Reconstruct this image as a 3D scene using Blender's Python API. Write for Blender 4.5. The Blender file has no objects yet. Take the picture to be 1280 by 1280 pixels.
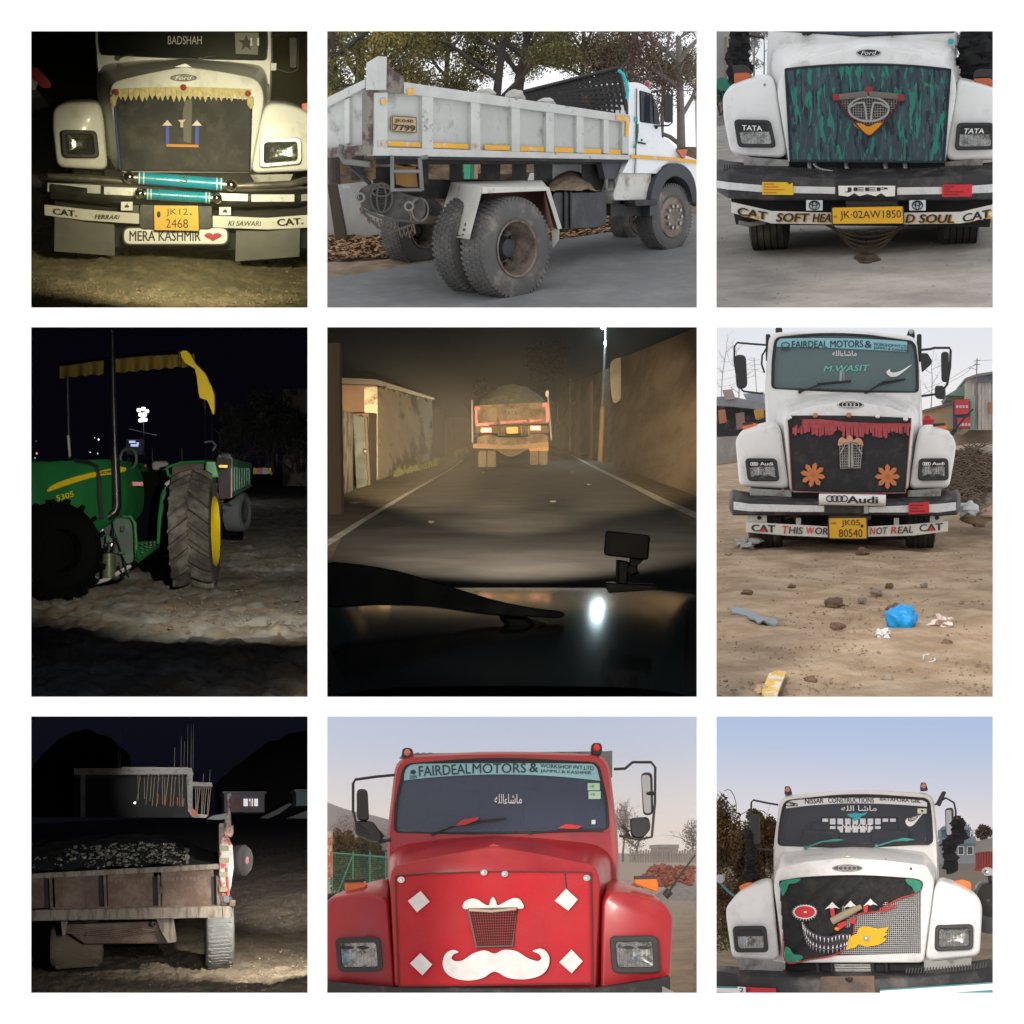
import bpy,bmesh,math,random
from mathutils import Vector,Matrix,noise
R=math.radians
random.seed(7)
SC=bpy.context.scene
COL=SC.collection
FOC=1758.0            # focal length in photograph pixels
WALL_Y=9.0            # metres from the camera to the white display wall

# ---------------------------------------------------------------- camera, world, sun, exposure
cam_d=bpy.data.cameras.new('camera');cam=bpy.data.objects.new('camera',cam_d);COL.objects.link(cam)
cam.location=(0,0,0);cam.rotation_euler=(R(90),0,0)
cam_d.sensor_width=36;cam_d.lens=36 * FOC / 1280;cam_d.clip_start=.1;cam_d.clip_end=2000
SC.camera=cam
SUN_EL,SUN_AZ=R(25),R(25)
W=bpy.data.worlds.new('World');SC.world=W;W.use_nodes=True
wt=W.node_tree;wt.nodes.clear()
sky_n=wt.nodes.new('ShaderNodeTexSky');sky_n.sky_type='NISHITA';sky_n.sun_disc=False
sky_n.sun_elevation=SUN_EL;sky_n.sun_rotation=math.pi + SUN_AZ
bg_n=wt.nodes.new('ShaderNodeBackground');bg_n.inputs[1].default_value=.15
wo_n=wt.nodes.new('ShaderNodeOutputWorld')
wt.links.new(sky_n.outputs[0],bg_n.inputs[0]);wt.links.new(bg_n.outputs[0],wo_n.inputs[0])
sun_d=bpy.data.lights.new('sun','SUN');sun_d.energy=2.3;sun_d.angle=R(12);sun_d.color=(1,.95,.88)
sun=bpy.data.objects.new('sun',sun_d);COL.objects.link(sun)
sun.rotation_euler=Vector((math.sin(SUN_AZ)*math.cos(SUN_EL),math.cos(SUN_AZ)*math.cos(SUN_EL),-math.sin(SUN_EL))).to_track_quat('-Z','Y').to_euler()
vs=SC.view_settings;vs.view_transform='Standard';vs.look='None';vs.exposure=0;vs.gamma=1;vs.use_curve_mapping=False
try:
 SC.cycles.use_denoising=True;SC.cycles.max_bounces=8;SC.cycles.transparent_max_bounces=16
except Exception:pass

# ---------------------------------------------------------------- materials
def S(r,g,b):
 f=lambda c:(c/12.92 if c <= .04045 else ((c+.055)/1.055)**2.4)
 return (f(r/255),f(g/255),f(b/255))
MATS={}
def M(name,col=(.5,.5,.5),rough=.6,metal=0.,var=.15,scale=3.,bump=0.,bscale=40.,col2=None,mix=(.5,.62),scale2=5.,stretch=None,
 coat=0.,alpha=1.,emit=None,estr=1.,spec=.5):
 if name in MATS:return MATS[name]
 m=bpy.data.materials.new(name);m.use_nodes=True;MATS[name]=m
 nt=m.node_tree;N=nt.nodes;L=nt.links;p=N['Principled BSDF']
 p.inputs['Roughness'].default_value=rough;p.inputs['Metallic'].default_value=metal
 p.inputs['Coat Weight'].default_value=coat;p.inputs['Coat Roughness'].default_value=.12
 p.inputs['Specular IOR Level'].default_value=spec
 p.inputs['Alpha'].default_value=alpha
 tc=N.new('ShaderNodeTexCoord');src=tc.outputs['Object']
 if stretch:
  mp=N.new('ShaderNodeMapping');mp.inputs['Scale'].default_value=stretch;L.new(src,mp.inputs[0]);src=mp.outputs[0]
 def nz(sc,det=5,ro=.6):
  n=N.new('ShaderNodeTexNoise');n.inputs['Scale'].default_value=sc;n.inputs['Detail'].default_value=det;n.inputs['Roughness'].default_value=ro
  L.new(src,n.inputs['Vector']);return n
 rgb=N.new('ShaderNodeRGB');rgb.outputs[0].default_value=(*col,1);out=rgb.outputs[0]
 if col2:
  n2=nz(scale2,7,.68);mr=N.new('ShaderNodeMapRange');mr.inputs[1].default_value=mix[0];mr.inputs[2].default_value=mix[1]
  L.new(n2.outputs[0],mr.inputs[0]);mx=N.new('ShaderNodeMixRGB');mx.inputs[2].default_value=(*col2,1)
  L.new(mr.outputs[0],mx.inputs[0]);L.new(out,mx.inputs[1]);out=mx.outputs[0]
 if var:
  n1=nz(scale);mr=N.new('ShaderNodeMapRange');mr.inputs[1].default_value=.3;mr.inputs[2].default_value=.7
  mr.inputs[3].default_value=1-var;mr.inputs[4].default_value=1+var;L.new(n1.outputs[0],mr.inputs[0])
  ml=N.new('ShaderNodeMixRGB');ml.blend_type='MULTIPLY';ml.inputs[0].default_value=1
  L.new(out,ml.inputs[1]);L.new(mr.outputs[0],ml.inputs[2]);out=ml.outputs[0]
  if rough > .15:
   rr_=N.new('ShaderNodeMapRange');rr_.inputs[1].default_value=.3;rr_.inputs[2].default_value=.7
   rr_.inputs[3].default_value=max(.05,rough-.12);rr_.inputs[4].default_value=min(1,rough+.12);L.new(n1.outputs[0],rr_.inputs[0]);L.new(rr_.outputs[0],p.inputs['Roughness'])
 L.new(out,p.inputs['Base Color'])
 if bump:
  nb=nz(bscale,6,.65);b=N.new('ShaderNodeBump');b.inputs['Strength'].default_value=min(1,bump);b.inputs['Distance'].default_value=.02*max(1,bump)
  L.new(nb.outputs[0],b.inputs['Height']);L.new(b.outputs[0],p.inputs['Normal'])
 if emit:
  p.inputs['Emission Color'].default_value=(*emit,1);p.inputs['Emission Strength'].default_value=estr
 return m
def glow(name,col,strength):
 if name in MATS:return MATS[name]
 m=bpy.data.materials.new(name);m.use_nodes=True;MATS[name]=m;nt=m.node_tree;nt.nodes.clear()
 e=nt.nodes.new('ShaderNodeEmission');e.inputs[0].default_value=(*col,1);e.inputs[1].default_value=strength
 o=nt.nodes.new('ShaderNodeOutputMaterial');nt.links.new(e.outputs[0],o.inputs[0]);return m
def sky_mat(name,lo,hi,z0,z1,strength=1.,cloud=0.):
 """a sky: colour lo at height z0 fading to hi at height z1 (object space, metres)"""
 m=bpy.data.materials.new(name);m.use_nodes=True;nt=m.node_tree;nt.nodes.clear();N=nt.nodes;L=nt.links
 tc=N.new('ShaderNodeTexCoord');sp=N.new('ShaderNodeSeparateXYZ');L.new(tc.outputs['Object'],sp.inputs[0])
 mr=N.new('ShaderNodeMapRange');mr.interpolation_type='SMOOTHSTEP';mr.inputs[1].default_value=z0;mr.inputs[2].default_value=z1;L.new(sp.outputs[2],mr.inputs[0])
 mx=N.new('ShaderNodeMixRGB');mx.inputs[1].default_value=(*lo,1);mx.inputs[2].default_value=(*hi,1);L.new(mr.outputs[0],mx.inputs[0]);out=mx.outputs[0]
 e=N.new('ShaderNodeEmission');e.inputs[1].default_value=strength;L.new(out,e.inputs[0])
 o=N.new('ShaderNodeOutputMaterial');L.new(e.outputs[0],o.inputs[0]);return m

# ---------------------------------------------------------------- the nine bays behind the wall
class Bay:
 """A bay of the display: its own frame of reference, x to the right, y away from the camera, z up.
    P(zx, zy, dy) gives the point at depth dist + dy*k on the sight line of a reading taken off an enlargement of the photograph."""
 def __init__(s,x0,y0,sc,rect,dist):
  s.x0,s.y0,s.sc,s.rect,s.dist=x0,y0,sc,rect,dist
  cx,cy=(rect[0]+rect[2])/2,(rect[1]+rect[3])/2
  s.f=s.ray(cx,cy).normalized();s.r=s.f.cross(Vector((0,0,1))).normalized();s.u=s.r.cross(s.f)
  s.k=dist*sc/FOC
  s.M=Matrix((s.r,s.f,s.u)).transposed().to_4x4()
 def ray(s,px,py):return Vector((px-640,FOC,640-py))
 def loc(s,d):return Vector((d.dot(s.r),d.dot(s.f),d.dot(s.u)))
 def P(s,zx,zy,dy=0.):
  l=s.loc(s.ray(s.x0+zx*s.sc,s.y0+zy*s.sc));return l*((s.dist+dy*s.k)/l.y)
 def ground(s,zh,zx,zy,dy):
  """ground plane with its horizon at row zh, touching the point (zx, zy, dy)"""
  c=s.loc(s.ray((s.rect[0]+s.rect[2])/2,s.y0+zh*s.sc));c.x=0;s.gd=c.normalized();s.gp=s.P(zx,zy,dy);s.gn=Vector((1,0,0)).cross(s.gd)
 def g(s,zx,zy):
  l=s.loc(s.ray(s.x0+zx*s.sc,s.y0+zy*s.sc));return l*(s.gp.dot(s.gn)/l.dot(s.gn))
 def gdy(s,zx,zy):return (s.g(zx,zy).y-s.dist)/s.k
B=None
ROOT=None;ORG=Vector((0,0,0))
def use(b):
 global B
 B=b
def tag(o,label=None,cat=None,group=None,kind=None):
 if label:o['label']=label
 if cat:o['category']=cat
 if group:o['group']=group
 if kind:o['kind']=kind
 return o
def thing(name,label,cat,at,group=None):
 """an Empty at the base of a thing; the parts built next become its children"""
 global ROOT,ORG
 ORG=at if isinstance(at,Vector) else B.P(*at)
 ROOT=bpy.data.objects.new(name,None);COL.objects.link(ROOT);ROOT.empty_display_size=.1
 ROOT.matrix_world=B.M @ Matrix.Translation(ORG)
 return tag(ROOT,label,cat,group)
class MB:
 def __init__(s):s.V=[];s.F=[]
 def v(s,zx,zy,dy):s.V.append(B.P(zx,zy,dy));return len(s.V)-1
 def w(s,p):s.V.append(Vector(p));return len(s.V)-1
 def face(s,*i):s.F.append(i)
 def poly(s,pts):s.F.append([s.v(*p) for p in pts]);return s
 def prism(s,pts,dy,th):
  """outline at depth dy, pushed straight back by th"""
  a=[B.P(x,y,dy) for x,y in pts];off=Vector((0,th*B.k,0));n=len(a);b=len(s.V)
  s.V += a + [p+off for p in a]
  s.F.append(list(range(b,b+n)));s.F.append(list(range(b+2*n-1,b+n-1,-1)))
  for i in range(n):j=(i+1) % n;s.F.append((b+i,b+n+i,b+n+j,b+j))
  return s
 def prism3(s,pts,off):
  """outline of (x, y, dy) points pushed by a local vector (metres)"""
  a=[B.P(*p) for p in pts];n=len(a);b=len(s.V)
  s.V += a + [p+off for p in a]
  s.F.append(list(range(b,b+n)));s.F.append(list(range(b+2*n-1,b+n-1,-1)))
  for i in range(n):j=(i+1) % n;s.F.append((b+i,b+n+i,b+n+j,b+j))
  return s
 def box(s,x0,y0,x1,y1,dy,th):return s.prism([(x0,y0),(x1,y0),(x1,y1),(x0,y1)],dy,th)
 def ring(s,outer,inner,dy,th):
  n=len(outer);off=Vector((0,th*B.k,0));b=len(s.V)
  o=[B.P(x,y,dy) for x,y in outer];i_=[B.P(x,y,dy) for x,y in inner]
  s.V += o + i_ + [p+off for p in o] + [p+off for p in i_]
  for i in range(n):
   j=(i+1) % n
   s.F += [(b+i,b+j,b+n+j,b+n+i),(b+2*n+i,b+2*n+j,b+j,b+i),(b+n+i,b+n+j,b+3*n+j,b+3*n+i),(b+2*n+j,b+2*n+i,b+3*n+i,b+3*n+j)]
  return s
 def loft(s,secs,cap0=True,cap1=True,closed=True):
  b=len(s.V);n=len(secs[0]);assert all(len(q) == n for q in secs)
  for sec in secs:s.V += [B.P(*p) for p in sec]
  for k in range(len(secs)-1):
   for i in range(n if closed else n-1):
    j=(i+1) % n;s.F.append((b+k*n+i,b+k*n+j,b+(k+1)*n+j,b+(k+1)*n+i))
  if cap0:s.F.append(list(range(b+n-1,b-1,-1)))
  if cap1:s.F.append(list(range(b+(len(secs)-1)*n,b+len(secs)*n)))
  return s
 def tubel(s,pts,r,n=8):
  """tube along local points, radius in metres (one number or one per point)"""
  rs=r if isinstance(r,(list,tuple)) else [r]*len(pts);b=len(s.V);prev=None
  for i,p in enumerate(pts):
   t=(pts[min(i+1,len(pts)-1)]-pts[max(i-1,0)])
   t=t.normalized() if t.length > 1e-9 else Vector((0,0,1))
   if prev is None:
    a=t.cross(Vector((0,1,0)));
    if a.length < .1:a=t.cross(Vector((1,0,0)))
   else:a=prev - t*prev.dot(t)
   a.normalize();prev=a;c=t.cross(a)
   for k in range(n):q=2*math.pi*k/n;s.V.append(p+(a*math.cos(q)+c*math.sin(q))*rs[i])
  for i in range(len(pts)-1):
   for k in range(n):j=(k+1) % n;s.F.append((b+i*n+k,b+i*n+j,b+(i+1)*n+j,b+(i+1)*n+k))
  s.F.append(list(range(b+n-1,b-1,-1)));s.F.append(list(range(b+(len(pts)-1)*n,b+len(pts)*n)))
  return s
 def tube(s,pts,r,n=8):
  rr=[q*B.k for q in r] if isinstance(r,(list,tuple)) else r*B.k
  return s.tubel([B.P(*p) for p in pts],rr,n)
 def balll(s,c,rx,ry,rz,nu=12,nv=8,jit=0.,seed=0):
  b=len(s.V)
  for i in range(nv+1):
   t=math.pi*i/nv
   for j in range(nu):
    q=2*math.pi*j/nu;d=Vector((math.sin(t)*math.cos(q),math.sin(t)*math.sin(q),math.cos(t)))
    f=1+jit*noise.noise(d*1.7+Vector((seed*3.1,seed*1.7,seed)))*2 if jit else 1
    s.V.append(c+Vector((d.x*rx*f,d.y*ry*f,d.z*rz*f)))
  for i in range(nv):
   for j in range(nu):k=(j+1) % nu;s.F.append((b+i*nu+j,b+(i+1)*nu+j,b+(i+1)*nu+k,b+i*nu+k))
  return s
 def ball(s,zx,zy,dy,rx,ry=None,rz=None,nu=12,nv=8,jit=0.,seed=0):
  ry=rx if ry is None else ry;rz=rx if rz is None else rz
  return s.balll(B.P(zx,zy,dy),rx*B.k,ry*B.k,rz*B.k,nu,nv,jit,seed)
 def lathe(s,c,ax,prof,n=40):
  """c local centre, ax local axis, prof = [(along, radius)] in metres, open profile revolved"""
  ax=ax.normalized();a=ax.cross(Vector((0,0,1)));
  if a.length < .1:a=ax.cross(Vector((1,0,0)))
  a.normalize();d=ax.cross(a);b=len(s.V);m=len(prof)
  for k in range(n):
   q=2*math.pi*k/n;e=a*math.cos(q)+d*math.sin(q)
   for t,r in prof:s.V.append(c+ax*t+e*r)
  for k in range(n):
   l=(k+1) % n
   for i in range(m-1):s.F.append((b+k*m+i,b+k*m+i+1,b+l*m+i+1,b+l*m+i))
  return s
 def cyl(s,c,ax,r,h,n=24):return s.lathe(c,ax,[(-h/2,0.0001),(-h/2,r),(h/2,r),(h/2,.0001)],n)
 def grid(s,fn,nu,nv):
  b=len(s.V)
  for j in range(nv+1):
   for i in range(nu+1):s.V.append(B.P(*fn(i/nu,j/nv)))
  for j in range(nv):
   for i in range(nu):q=b+j*(nu+1)+i;s.F.append((q,q+1,q+nu+2,q+nu+1))
  return s
 def ribbon(s,st,th):
  """beam through stations (x, top, bottom, dy), th deep"""
  b=len(s.V);off=Vector((0,th*B.k,0));n=len(st)
  for x,t,bo,dy in st:
   p,q=B.P(x,t,dy),B.P(x,bo,dy);s.V += [p,q,q+off,p+off]
  for i in range(n-1):
   for k in range(4):j=(k+1) % 4;s.F.append((b+i*4+k,b+i*4+j,b+i*4+4+j,b+i*4+4+k))
  s.F.append((b+3,b+2,b+1,b));e=b+(n-1)*4;s.F.append((e,e+1,e+2,e+3))
  return s
 def wire(s,lines,r,n=5):
  for a in lines:s.tube(a,r,n)
  return s
 def build(s,name,mat,parent='root',smooth=35,bevel=0.,seg=2,fix=True,label=None,kind=None,solid=0.,org=None):
  o_=org if org is not None else ORG
  if name in ('crown','foliage','limbs','stems','twigs','trunk'):        # nothing grows through the sides of a bay
   x0,y0,x1,y1=B.rect;ok=[]
   for p in s.V:w=B.M @ p;px,py=640+FOC*w.x/w.y,640-FOC*w.z/w.y;ok.append(x0-8 < px < x1+8 and y0-8 < py < y1+8)
   s.F=[f for f in s.F if all(ok[i] for i in f)];used=sorted({i for f in s.F for i in f});mp={i:n for n,i in enumerate(used)};s.V=[s.V[i] for i in used];s.F=[tuple(mp[i] for i in f) for f in s.F]
  me=bpy.data.meshes.new(name);me.from_pydata([p-o_ for p in s.V],[],s.F)
  if fix:
   bm=bmesh.new();bm.from_mesh(me);bmesh.ops.recalc_face_normals(bm,faces=bm.faces);bm.to_mesh(me);bm.free()
  me.materials.append(mat)
  if smooth:
   me.polygons.foreach_set('use_smooth',[True]*len(me.polygons));me.set_sharp_from_angle(angle=R(smooth))
  o=bpy.data.objects.new(name,me);COL.objects.link(o)
  o.parent=ROOT if parent == 'root' else parent
  if solid:
   md=o.modifiers.new('s','SOLIDIFY');md.thickness=solid*B.k;md.offset=0
  if bevel:
   md=o.modifiers.new('b','BEVEL');md.width=bevel*B.k;md.segments=seg;md.limit_method='ANGLE';md.angle_limit=R(40)
  if label:o['label']=label
  if kind:o['kind']=kind
  return o
def solo(mb,name,mat,label,cat,at,group=None,kind=None,**kw):
 """a thing that is one mesh"""
 org=at if isinstance(at,Vector) else B.P(*at)
 o=mb.build(name,mat,parent=None,org=org,**kw);o.matrix_world=B.M @ Matrix.Translation(org)
 return tag(o,label,cat,group,kind)
def struct(mb,name,mat,at=None,**kw):
 org=Vector((0,0,0)) if at is None else (at if isinstance(at,Vector) else B.P(*at))
 o=mb.build(name,mat,parent=None,org=org,**kw);o.matrix_world=B.M @ Matrix.Translation(org);o['kind']='structure'
 return o

# ---------------------------------------------------------------- outlines
def rp(pts,r,n=4):
 """polygon with rounded corners: len(pts)*(n+1) points"""
 out=[];m=len(pts);rs=r if isinstance(r,(list,tuple)) else [r]*m
 for i in range(m):
  p=Vector(pts[i]);a=Vector(pts[i-1])-p;b=Vector(pts[(i+1) % m])-p
  d=min(rs[i],a.length*.48,b.length*.48);s_,e=p+a.normalized()*d,p+b.normalized()*d
  for k in range(n+1):t=k/n;q=s_*(1-t)**2+p*2*t*(1-t)+e*t*t;out.append((q.x,q.y))
 return out
def rr(x0,y0,x1,y1,r,n=4):return rp([(x0,y0),(x1,y0),(x1,y1),(x0,y1)],r,n)
def spl(pts,n=5,closed=True):
 """Catmull-Rom through 2 or 3 component points"""
 P_=[Vector(p) for p in pts];m=len(P_);out=[]
 for i in range(m if closed else m-1):
  if closed:p0,p1,p2,p3=P_[i-1],P_[i],P_[(i+1) % m],P_[(i+2) % m]
  else:p0,p1,p2,p3=P_[max(i-1,0)],P_[i],P_[i+1],P_[min(i+2,m-1)]
  for k in range(n):
   t=k/n;out.append(tuple(.5*((2*p1)+(p2-p0)*t+(2*p0-5*p1+4*p2-p3)*t*t+(3*p1-p0-3*p2+p3)*t**3)))
 if not closed:out.append(tuple(P_[-1]))
 return out
def ell(cx,cy,rx,ry,n=24,a0=0.):return [(cx+rx*math.cos(a0+2*math.pi*i/n),cy+ry*math.sin(a0+2*math.pi*i/n)) for i in range(n)]
def inset(pts,d):
 cx=sum(p[0] for p in pts)/len(pts);cy=sum(p[1] for p in pts)/len(pts)
 out=[]
 for x,y in pts:
  l=math.hypot(x-cx,y-cy) or 1;out.append((x-(x-cx)/l*d,y-(y-cy)/l*d))
 return out
def z3(pts,dy):return [(x,y,dy) for x,y in pts]
def qd(q,u,v):
 """bilinear in a quad TL, TR, BR, BL of 2 or 3 component points"""
 return tuple((q[0][i]*(1-u)+q[1][i]*u)*(1-v)+(q[3][i]*(1-u)+q[2][i]*u)*v for i in range(len(q[0])))
TXT={}
def text(s,q,dy,mat,parent='root',bold=.02,name='lettering',th=1.2,shear=0.,label=None,curve=None):
 """flat lettering fitted to a quad TL, TR, BR, BL (or x0, y0, x1, y1)"""
 if len(q) == 4 and not isinstance(q[0],(tuple,list)):q=[(q[0],q[1]),(q[2],q[1]),(q[2],q[3]),(q[0],q[3])]
 key=(s,shear)
 if key not in TXT:
  c=bpy.data.curves.new('lettering','FONT');c.body=s;c.resolution_u=3;c.shear=shear
  o=bpy.data.objects.new('lettering',c);me=bpy.data.meshes.new_from_object(o)
  TXT[key]=([tuple(v.co) for v in me.vertices],[tuple(p.vertices) for p in me.polygons])
  bpy.data.objects.remove(o);bpy.data.curves.remove(c);bpy.data.meshes.remove(me)
 vs_,fs=TXT[key]
 x0=min(v[0] for v in vs_);x1=max(v[0] for v in vs_);y0=min(v[1] for v in vs_);y1=max(v[1] for v in vs_)
 mb=MB();h_=y1-y0;sh=[(0,0)] if bold < .015 else [(-bold,0),(bold,0),(0,bold*.5),(0,-bold*.5)]
 for n_,(sx,sy) in enumerate(sh):
  b0=len(mb.V)
  for v in vs_:
   u,w=(v[0]-x0+sx*.7)/(x1-x0),1-(v[1]-y0+sy*.7)/h_;p=qd(q,u,w)
   d=p[2] if len(p) == 3 else (dy(p[0],p[1]) if callable(dy) else dy)
   mb.v(p[0],p[1],d-n_*.12)
  mb.F += [tuple(b0+i for i in f) for f in fs]
 return mb.build(name,mat,parent,smooth=0,fix=False,label=label)
def cloth_part(q,dy,mat,name='grille_cover',amp=3.,nu=44,nv=34,top=0.,seed=1,parent='root',bottom=0.,tuck=0.):
 """hanging cloth on a quad with soft folds; top / bottom bow the edges"""
 def fn(u,v):
  x,y=qd(q,u,v)[:2];b_=4*u*(1-u);y += -top*b_*(1-v) + bottom*b_*v
  f=noise.noise(Vector((u*7+seed,v*2.2,seed)))*1. + .6*noise.noise(Vector((u*5+v*6,v*5-u*3,seed+4))) + .35*noise.noise(Vector((u*16,v*14,seed+9)))
  r_=abs(noise.noise(Vector((u*3.2+v*1.5,v*3-u,seed+20))));e=min(1,9*min(u,1-u,v,1-v))
  return (x,y,dy-amp*(f+1.2*(.35-r_))*(.25+.75*e)-amp)
 mb=MB().grid(fn,nu,nv);o=mb.build(name,mat,parent,smooth=80,fix=False,solid=1.2);o['cloth']=1;del o['cloth'];return o,fn
def patch(pts,dy,mat,name,parent='root',th=1.5,**kw):return MB().prism(pts,dy,th).build(name,mat,parent,smooth=30,**kw)
# ---------------------------------------------------------------- the display wall with its nine openings
COLS=[(39,384.5),(409,871),(895.5,1241)]
def rect(i,j):return (COLS[i][0],COLS[j][0],COLS[i][1],COLS[j][1])
BTL=Bay(38,38,348/1280,rect(0,0),18.)
BTM=Bay(408,38,464/1280,rect(1,0),14.)
BTR=Bay(894,38,348/1280,rect(2,0),13.)
BML=Bay(38,408,348/960,rect(0,1),21.)
BC=Bay(408,408,464/1280,rect(1,1),120.)
BMR=Bay(894,408,348/960,rect(2,1),20.)
BBL=Bay(38,894,348/1280,rect(0,2),19.)
BBM=Bay(408,894,464/1280,rect(1,2),11.)
BBR=Bay(894,894,348/1280,rect(2,2),12.5)
def make_wall():
 xs=[-900,39,384.5,409,871,895.5,1241,2180];th=.012
 mb=MB();ys=xs;idx={}
 def vv(i,j,back):
  k=(i,j,back)
  if k not in idx:
   d=Vector(((xs[i]-640)/FOC,1,(640-ys[j])/FOC));mb.V.append(d*(WALL_Y+(th if back else 0)));idx[k]=len(mb.V)-1
  return idx[k]
 hole=lambda i,j:i in (1,3,5) and j in (1,3,5)
 for i in range(7):
  for j in range(7):
   if hole(i,j):
    c=[(i,j),(i+1,j),(i+1,j+1),(i,j+1)]
    for a in range(4):
     p,q=c[a],c[(a+1) % 4];mb.F.append((vv(*p,0),vv(*q,0),vv(*q,1),vv(*p,1)))
   else:
    mb.F.append((vv(i,j,0),vv(i+1,j,0),vv(i+1,j+1,0),vv(i,j+1,0)))
    mb.F.append((vv(i,j+1,1),vv(i+1,j+1,1),vv(i+1,j,1),vv(i,j,1)))
 me=bpy.data.meshes.new('display_wall');me.from_pydata(mb.V,[],mb.F);me.materials.append(M('white_paint',(.93,.93,.93),.75,var=0))
 o=bpy.data.objects.new('display_wall',me);COL.objects.link(o);o['kind']='structure'
 g=bpy.data.meshes.new('bounce_ground');z=-4.2
 g.from_pydata([(-60,-70,z),(60,-70,z),(60,8.98,z),(-60,8.98,z)],[],[(0,1,2,3)])  # unseen pale ground, added to bounce light onto the wall
 g.materials.append(M('bounce_ground_pale',(.55,.54,.52),.8,var=.1,scale=.6,bump=.2,bscale=30))
 o=bpy.data.objects.new('bounce_ground',g);COL.objects.link(o);o['kind']='structure'
make_wall()
def bay_sky(b,far,mat,m=9):
 """closed sky round a bay: back, sides, top and below, open only towards the wall"""
 use(b);x0,y0,x1,y1=b.rect;mb=MB()
 for (px,py) in ((x0-m,y0-m),(x1+m,y0-m),(x1+m,y1+m),(x0-m,y1+m)):
  d=b.ray(px,py);n=b.loc(d*((WALL_Y+.03)/d.y));mb.V.append(n);l=b.loc(d);mb.V.append(l*(far/l.y))
 for i in range(4):j=(i+1) % 4;mb.F.append((2*i,2*j,2*j+1,2*i+1))
 mb.F.append((1,3,5,7))
 o=struct(mb,'sky',mat,smooth=0)
 return o
def terrain(b,name,mat,zys,far=None,amp=.02,fs=2.5,nx=150,m=30,hump=None,off=0.,xr=None,detail=1.):
 """ground sheet of a bay between the given rows (near to far), uneven by amp metres"""
 use(b);cxz=((b.rect[0]+b.rect[2])/2-b.x0)/b.sc;hw=((b.rect[2]-b.rect[0])/2/b.sc+m)*b.sc/FOC*1.03
 s0,s1=-hw,hw
 if xr:s0,s1=((v-cxz)*b.sc/FOC for v in xr)
 rows=[]
 for k in range(len(zys)-1):
  a,c=zys[k][0],zys[k+1][0];n=zys[k+1][1]
  rows += [a+(c-a)*i/n for i in range(n)]
 rows.append(zys[-1][0]);mb=MB()
 for zy in rows:
  c=b.g(cxz,zy)
  for i in range(nx+1):
   s_=s0+(s1-s0)*i/nx;p=Vector((s_*c.y,c.y,c.z))
   h=amp*(noise.noise(p*fs)+.5*detail*noise.noise(p*fs*2.7+Vector((5,3,1)))+.3*detail*noise.noise(p*fs*7))
   if hump:h += hump(cxz+s_*FOC/b.sc,zy,p)
   mb.V.append(p+b.gn*(h+off))
 for j in range(len(rows)-1):
  for i in range(nx):
   q=j*(nx+1)+i;f_=(q,q+1,q+nx+2,q+nx+1)
   ws_=[b.M @ mb.V[k] for k in f_]
   if min(w.y for w in ws_) > WALL_Y+.05 and max(640-FOC*w.z/w.y for w in ws_) < b.rect[3]+11:mb.F.append(f_)
 return struct(mb,name,mat,smooth=80,fix=False,at=b.gp)
def scatter(b,name,mat,n,region,size,label=None,kind='stuff',seed=1,flat=.6,up=0.):
 """loose stones or litter lying on a bay's ground, as one object"""
 use(b);rnd=random.Random(seed);mb=MB();o_=b.gp
 for _ in range(n):
  zx=rnd.uniform(region[0],region[2]);t=rnd.random();zy=region[1]+(region[3]-region[1])*t
  p=b.g(zx,zy);s_=size*rnd.uniform(.35,1)**2*2
  q=len(mb.V);a=rnd.uniform(0,6.28);e=[Vector((1,0,0)),b.gd,b.gn]
  for k in range(5):
   w=a+2*math.pi*k/5;rad=s_*rnd.uniform(.6,1.1);mb.V.append(p+e[0]*math.cos(w)*rad+e[1]*math.sin(w)*rad+e[2]*(up-s_*.1))
  for k in range(4):
   w=a+2*math.pi*k/4+.4;rad=s_*rnd.uniform(.3,.65);mb.V.append(p+e[0]*math.cos(w)*rad+e[1]*math.sin(w)*rad+e[2]*(up+s_*flat*rnd.uniform(.7,1.1)))
  for k in range(5):mb.F.append((q+k,q+(k+1) % 5,q+5+min(3,(k*4)//5)))
  for k in range(4):
   mb.F.append((q+5+k,q+5+(k+1) % 4,q+((k+1)*5)//4 % 5))
  mb.F.append((q+5,q+6,q+7,q+8))
 o=struct(mb,name,mat,smooth=0,at=o_);o['kind']=kind
 return o
def stone(b,zx,zy,r,mat,name,label,cat='stone',group=None,seed=0,sq=.65,sink=.3):
 use(b);p=b.g(zx,zy);mb=MB().balll(p+b.gn*(r*b.k*sq*(1-sink)),r*b.k,r*b.k*.9,r*b.k*sq,14,9,.35,seed)
 return solo(mb,name,mat,label,cat,p,group,smooth=60)
def leaves(mb,c,rad,n,size,rnd,flat=1.):
 """n leaf faces spread through an ellipsoid of local radius rad round local centre c"""
 for _ in range(n):
  d=Vector((rnd.gauss(0,1),rnd.gauss(0,1),rnd.gauss(0,1))).normalized()*(rnd.random()**.45)
  p=c+Vector((d.x*rad[0],d.y*rad[1],d.z*rad[2]));a=Vector((rnd.gauss(0,1),rnd.gauss(0,1),rnd.gauss(0,flat))).normalized()
  e=a.cross(Vector((rnd.random(),rnd.random(),rnd.random()+.1))).normalized();s_=size*rnd.uniform(.6,1.3);q=len(mb.V)
  mb.V += [p-a*s_,p+e*s_*.55,p+a*s_,p-e*s_*.55];mb.F.append((q,q+1,q+2,q+3))
 return mb
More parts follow.
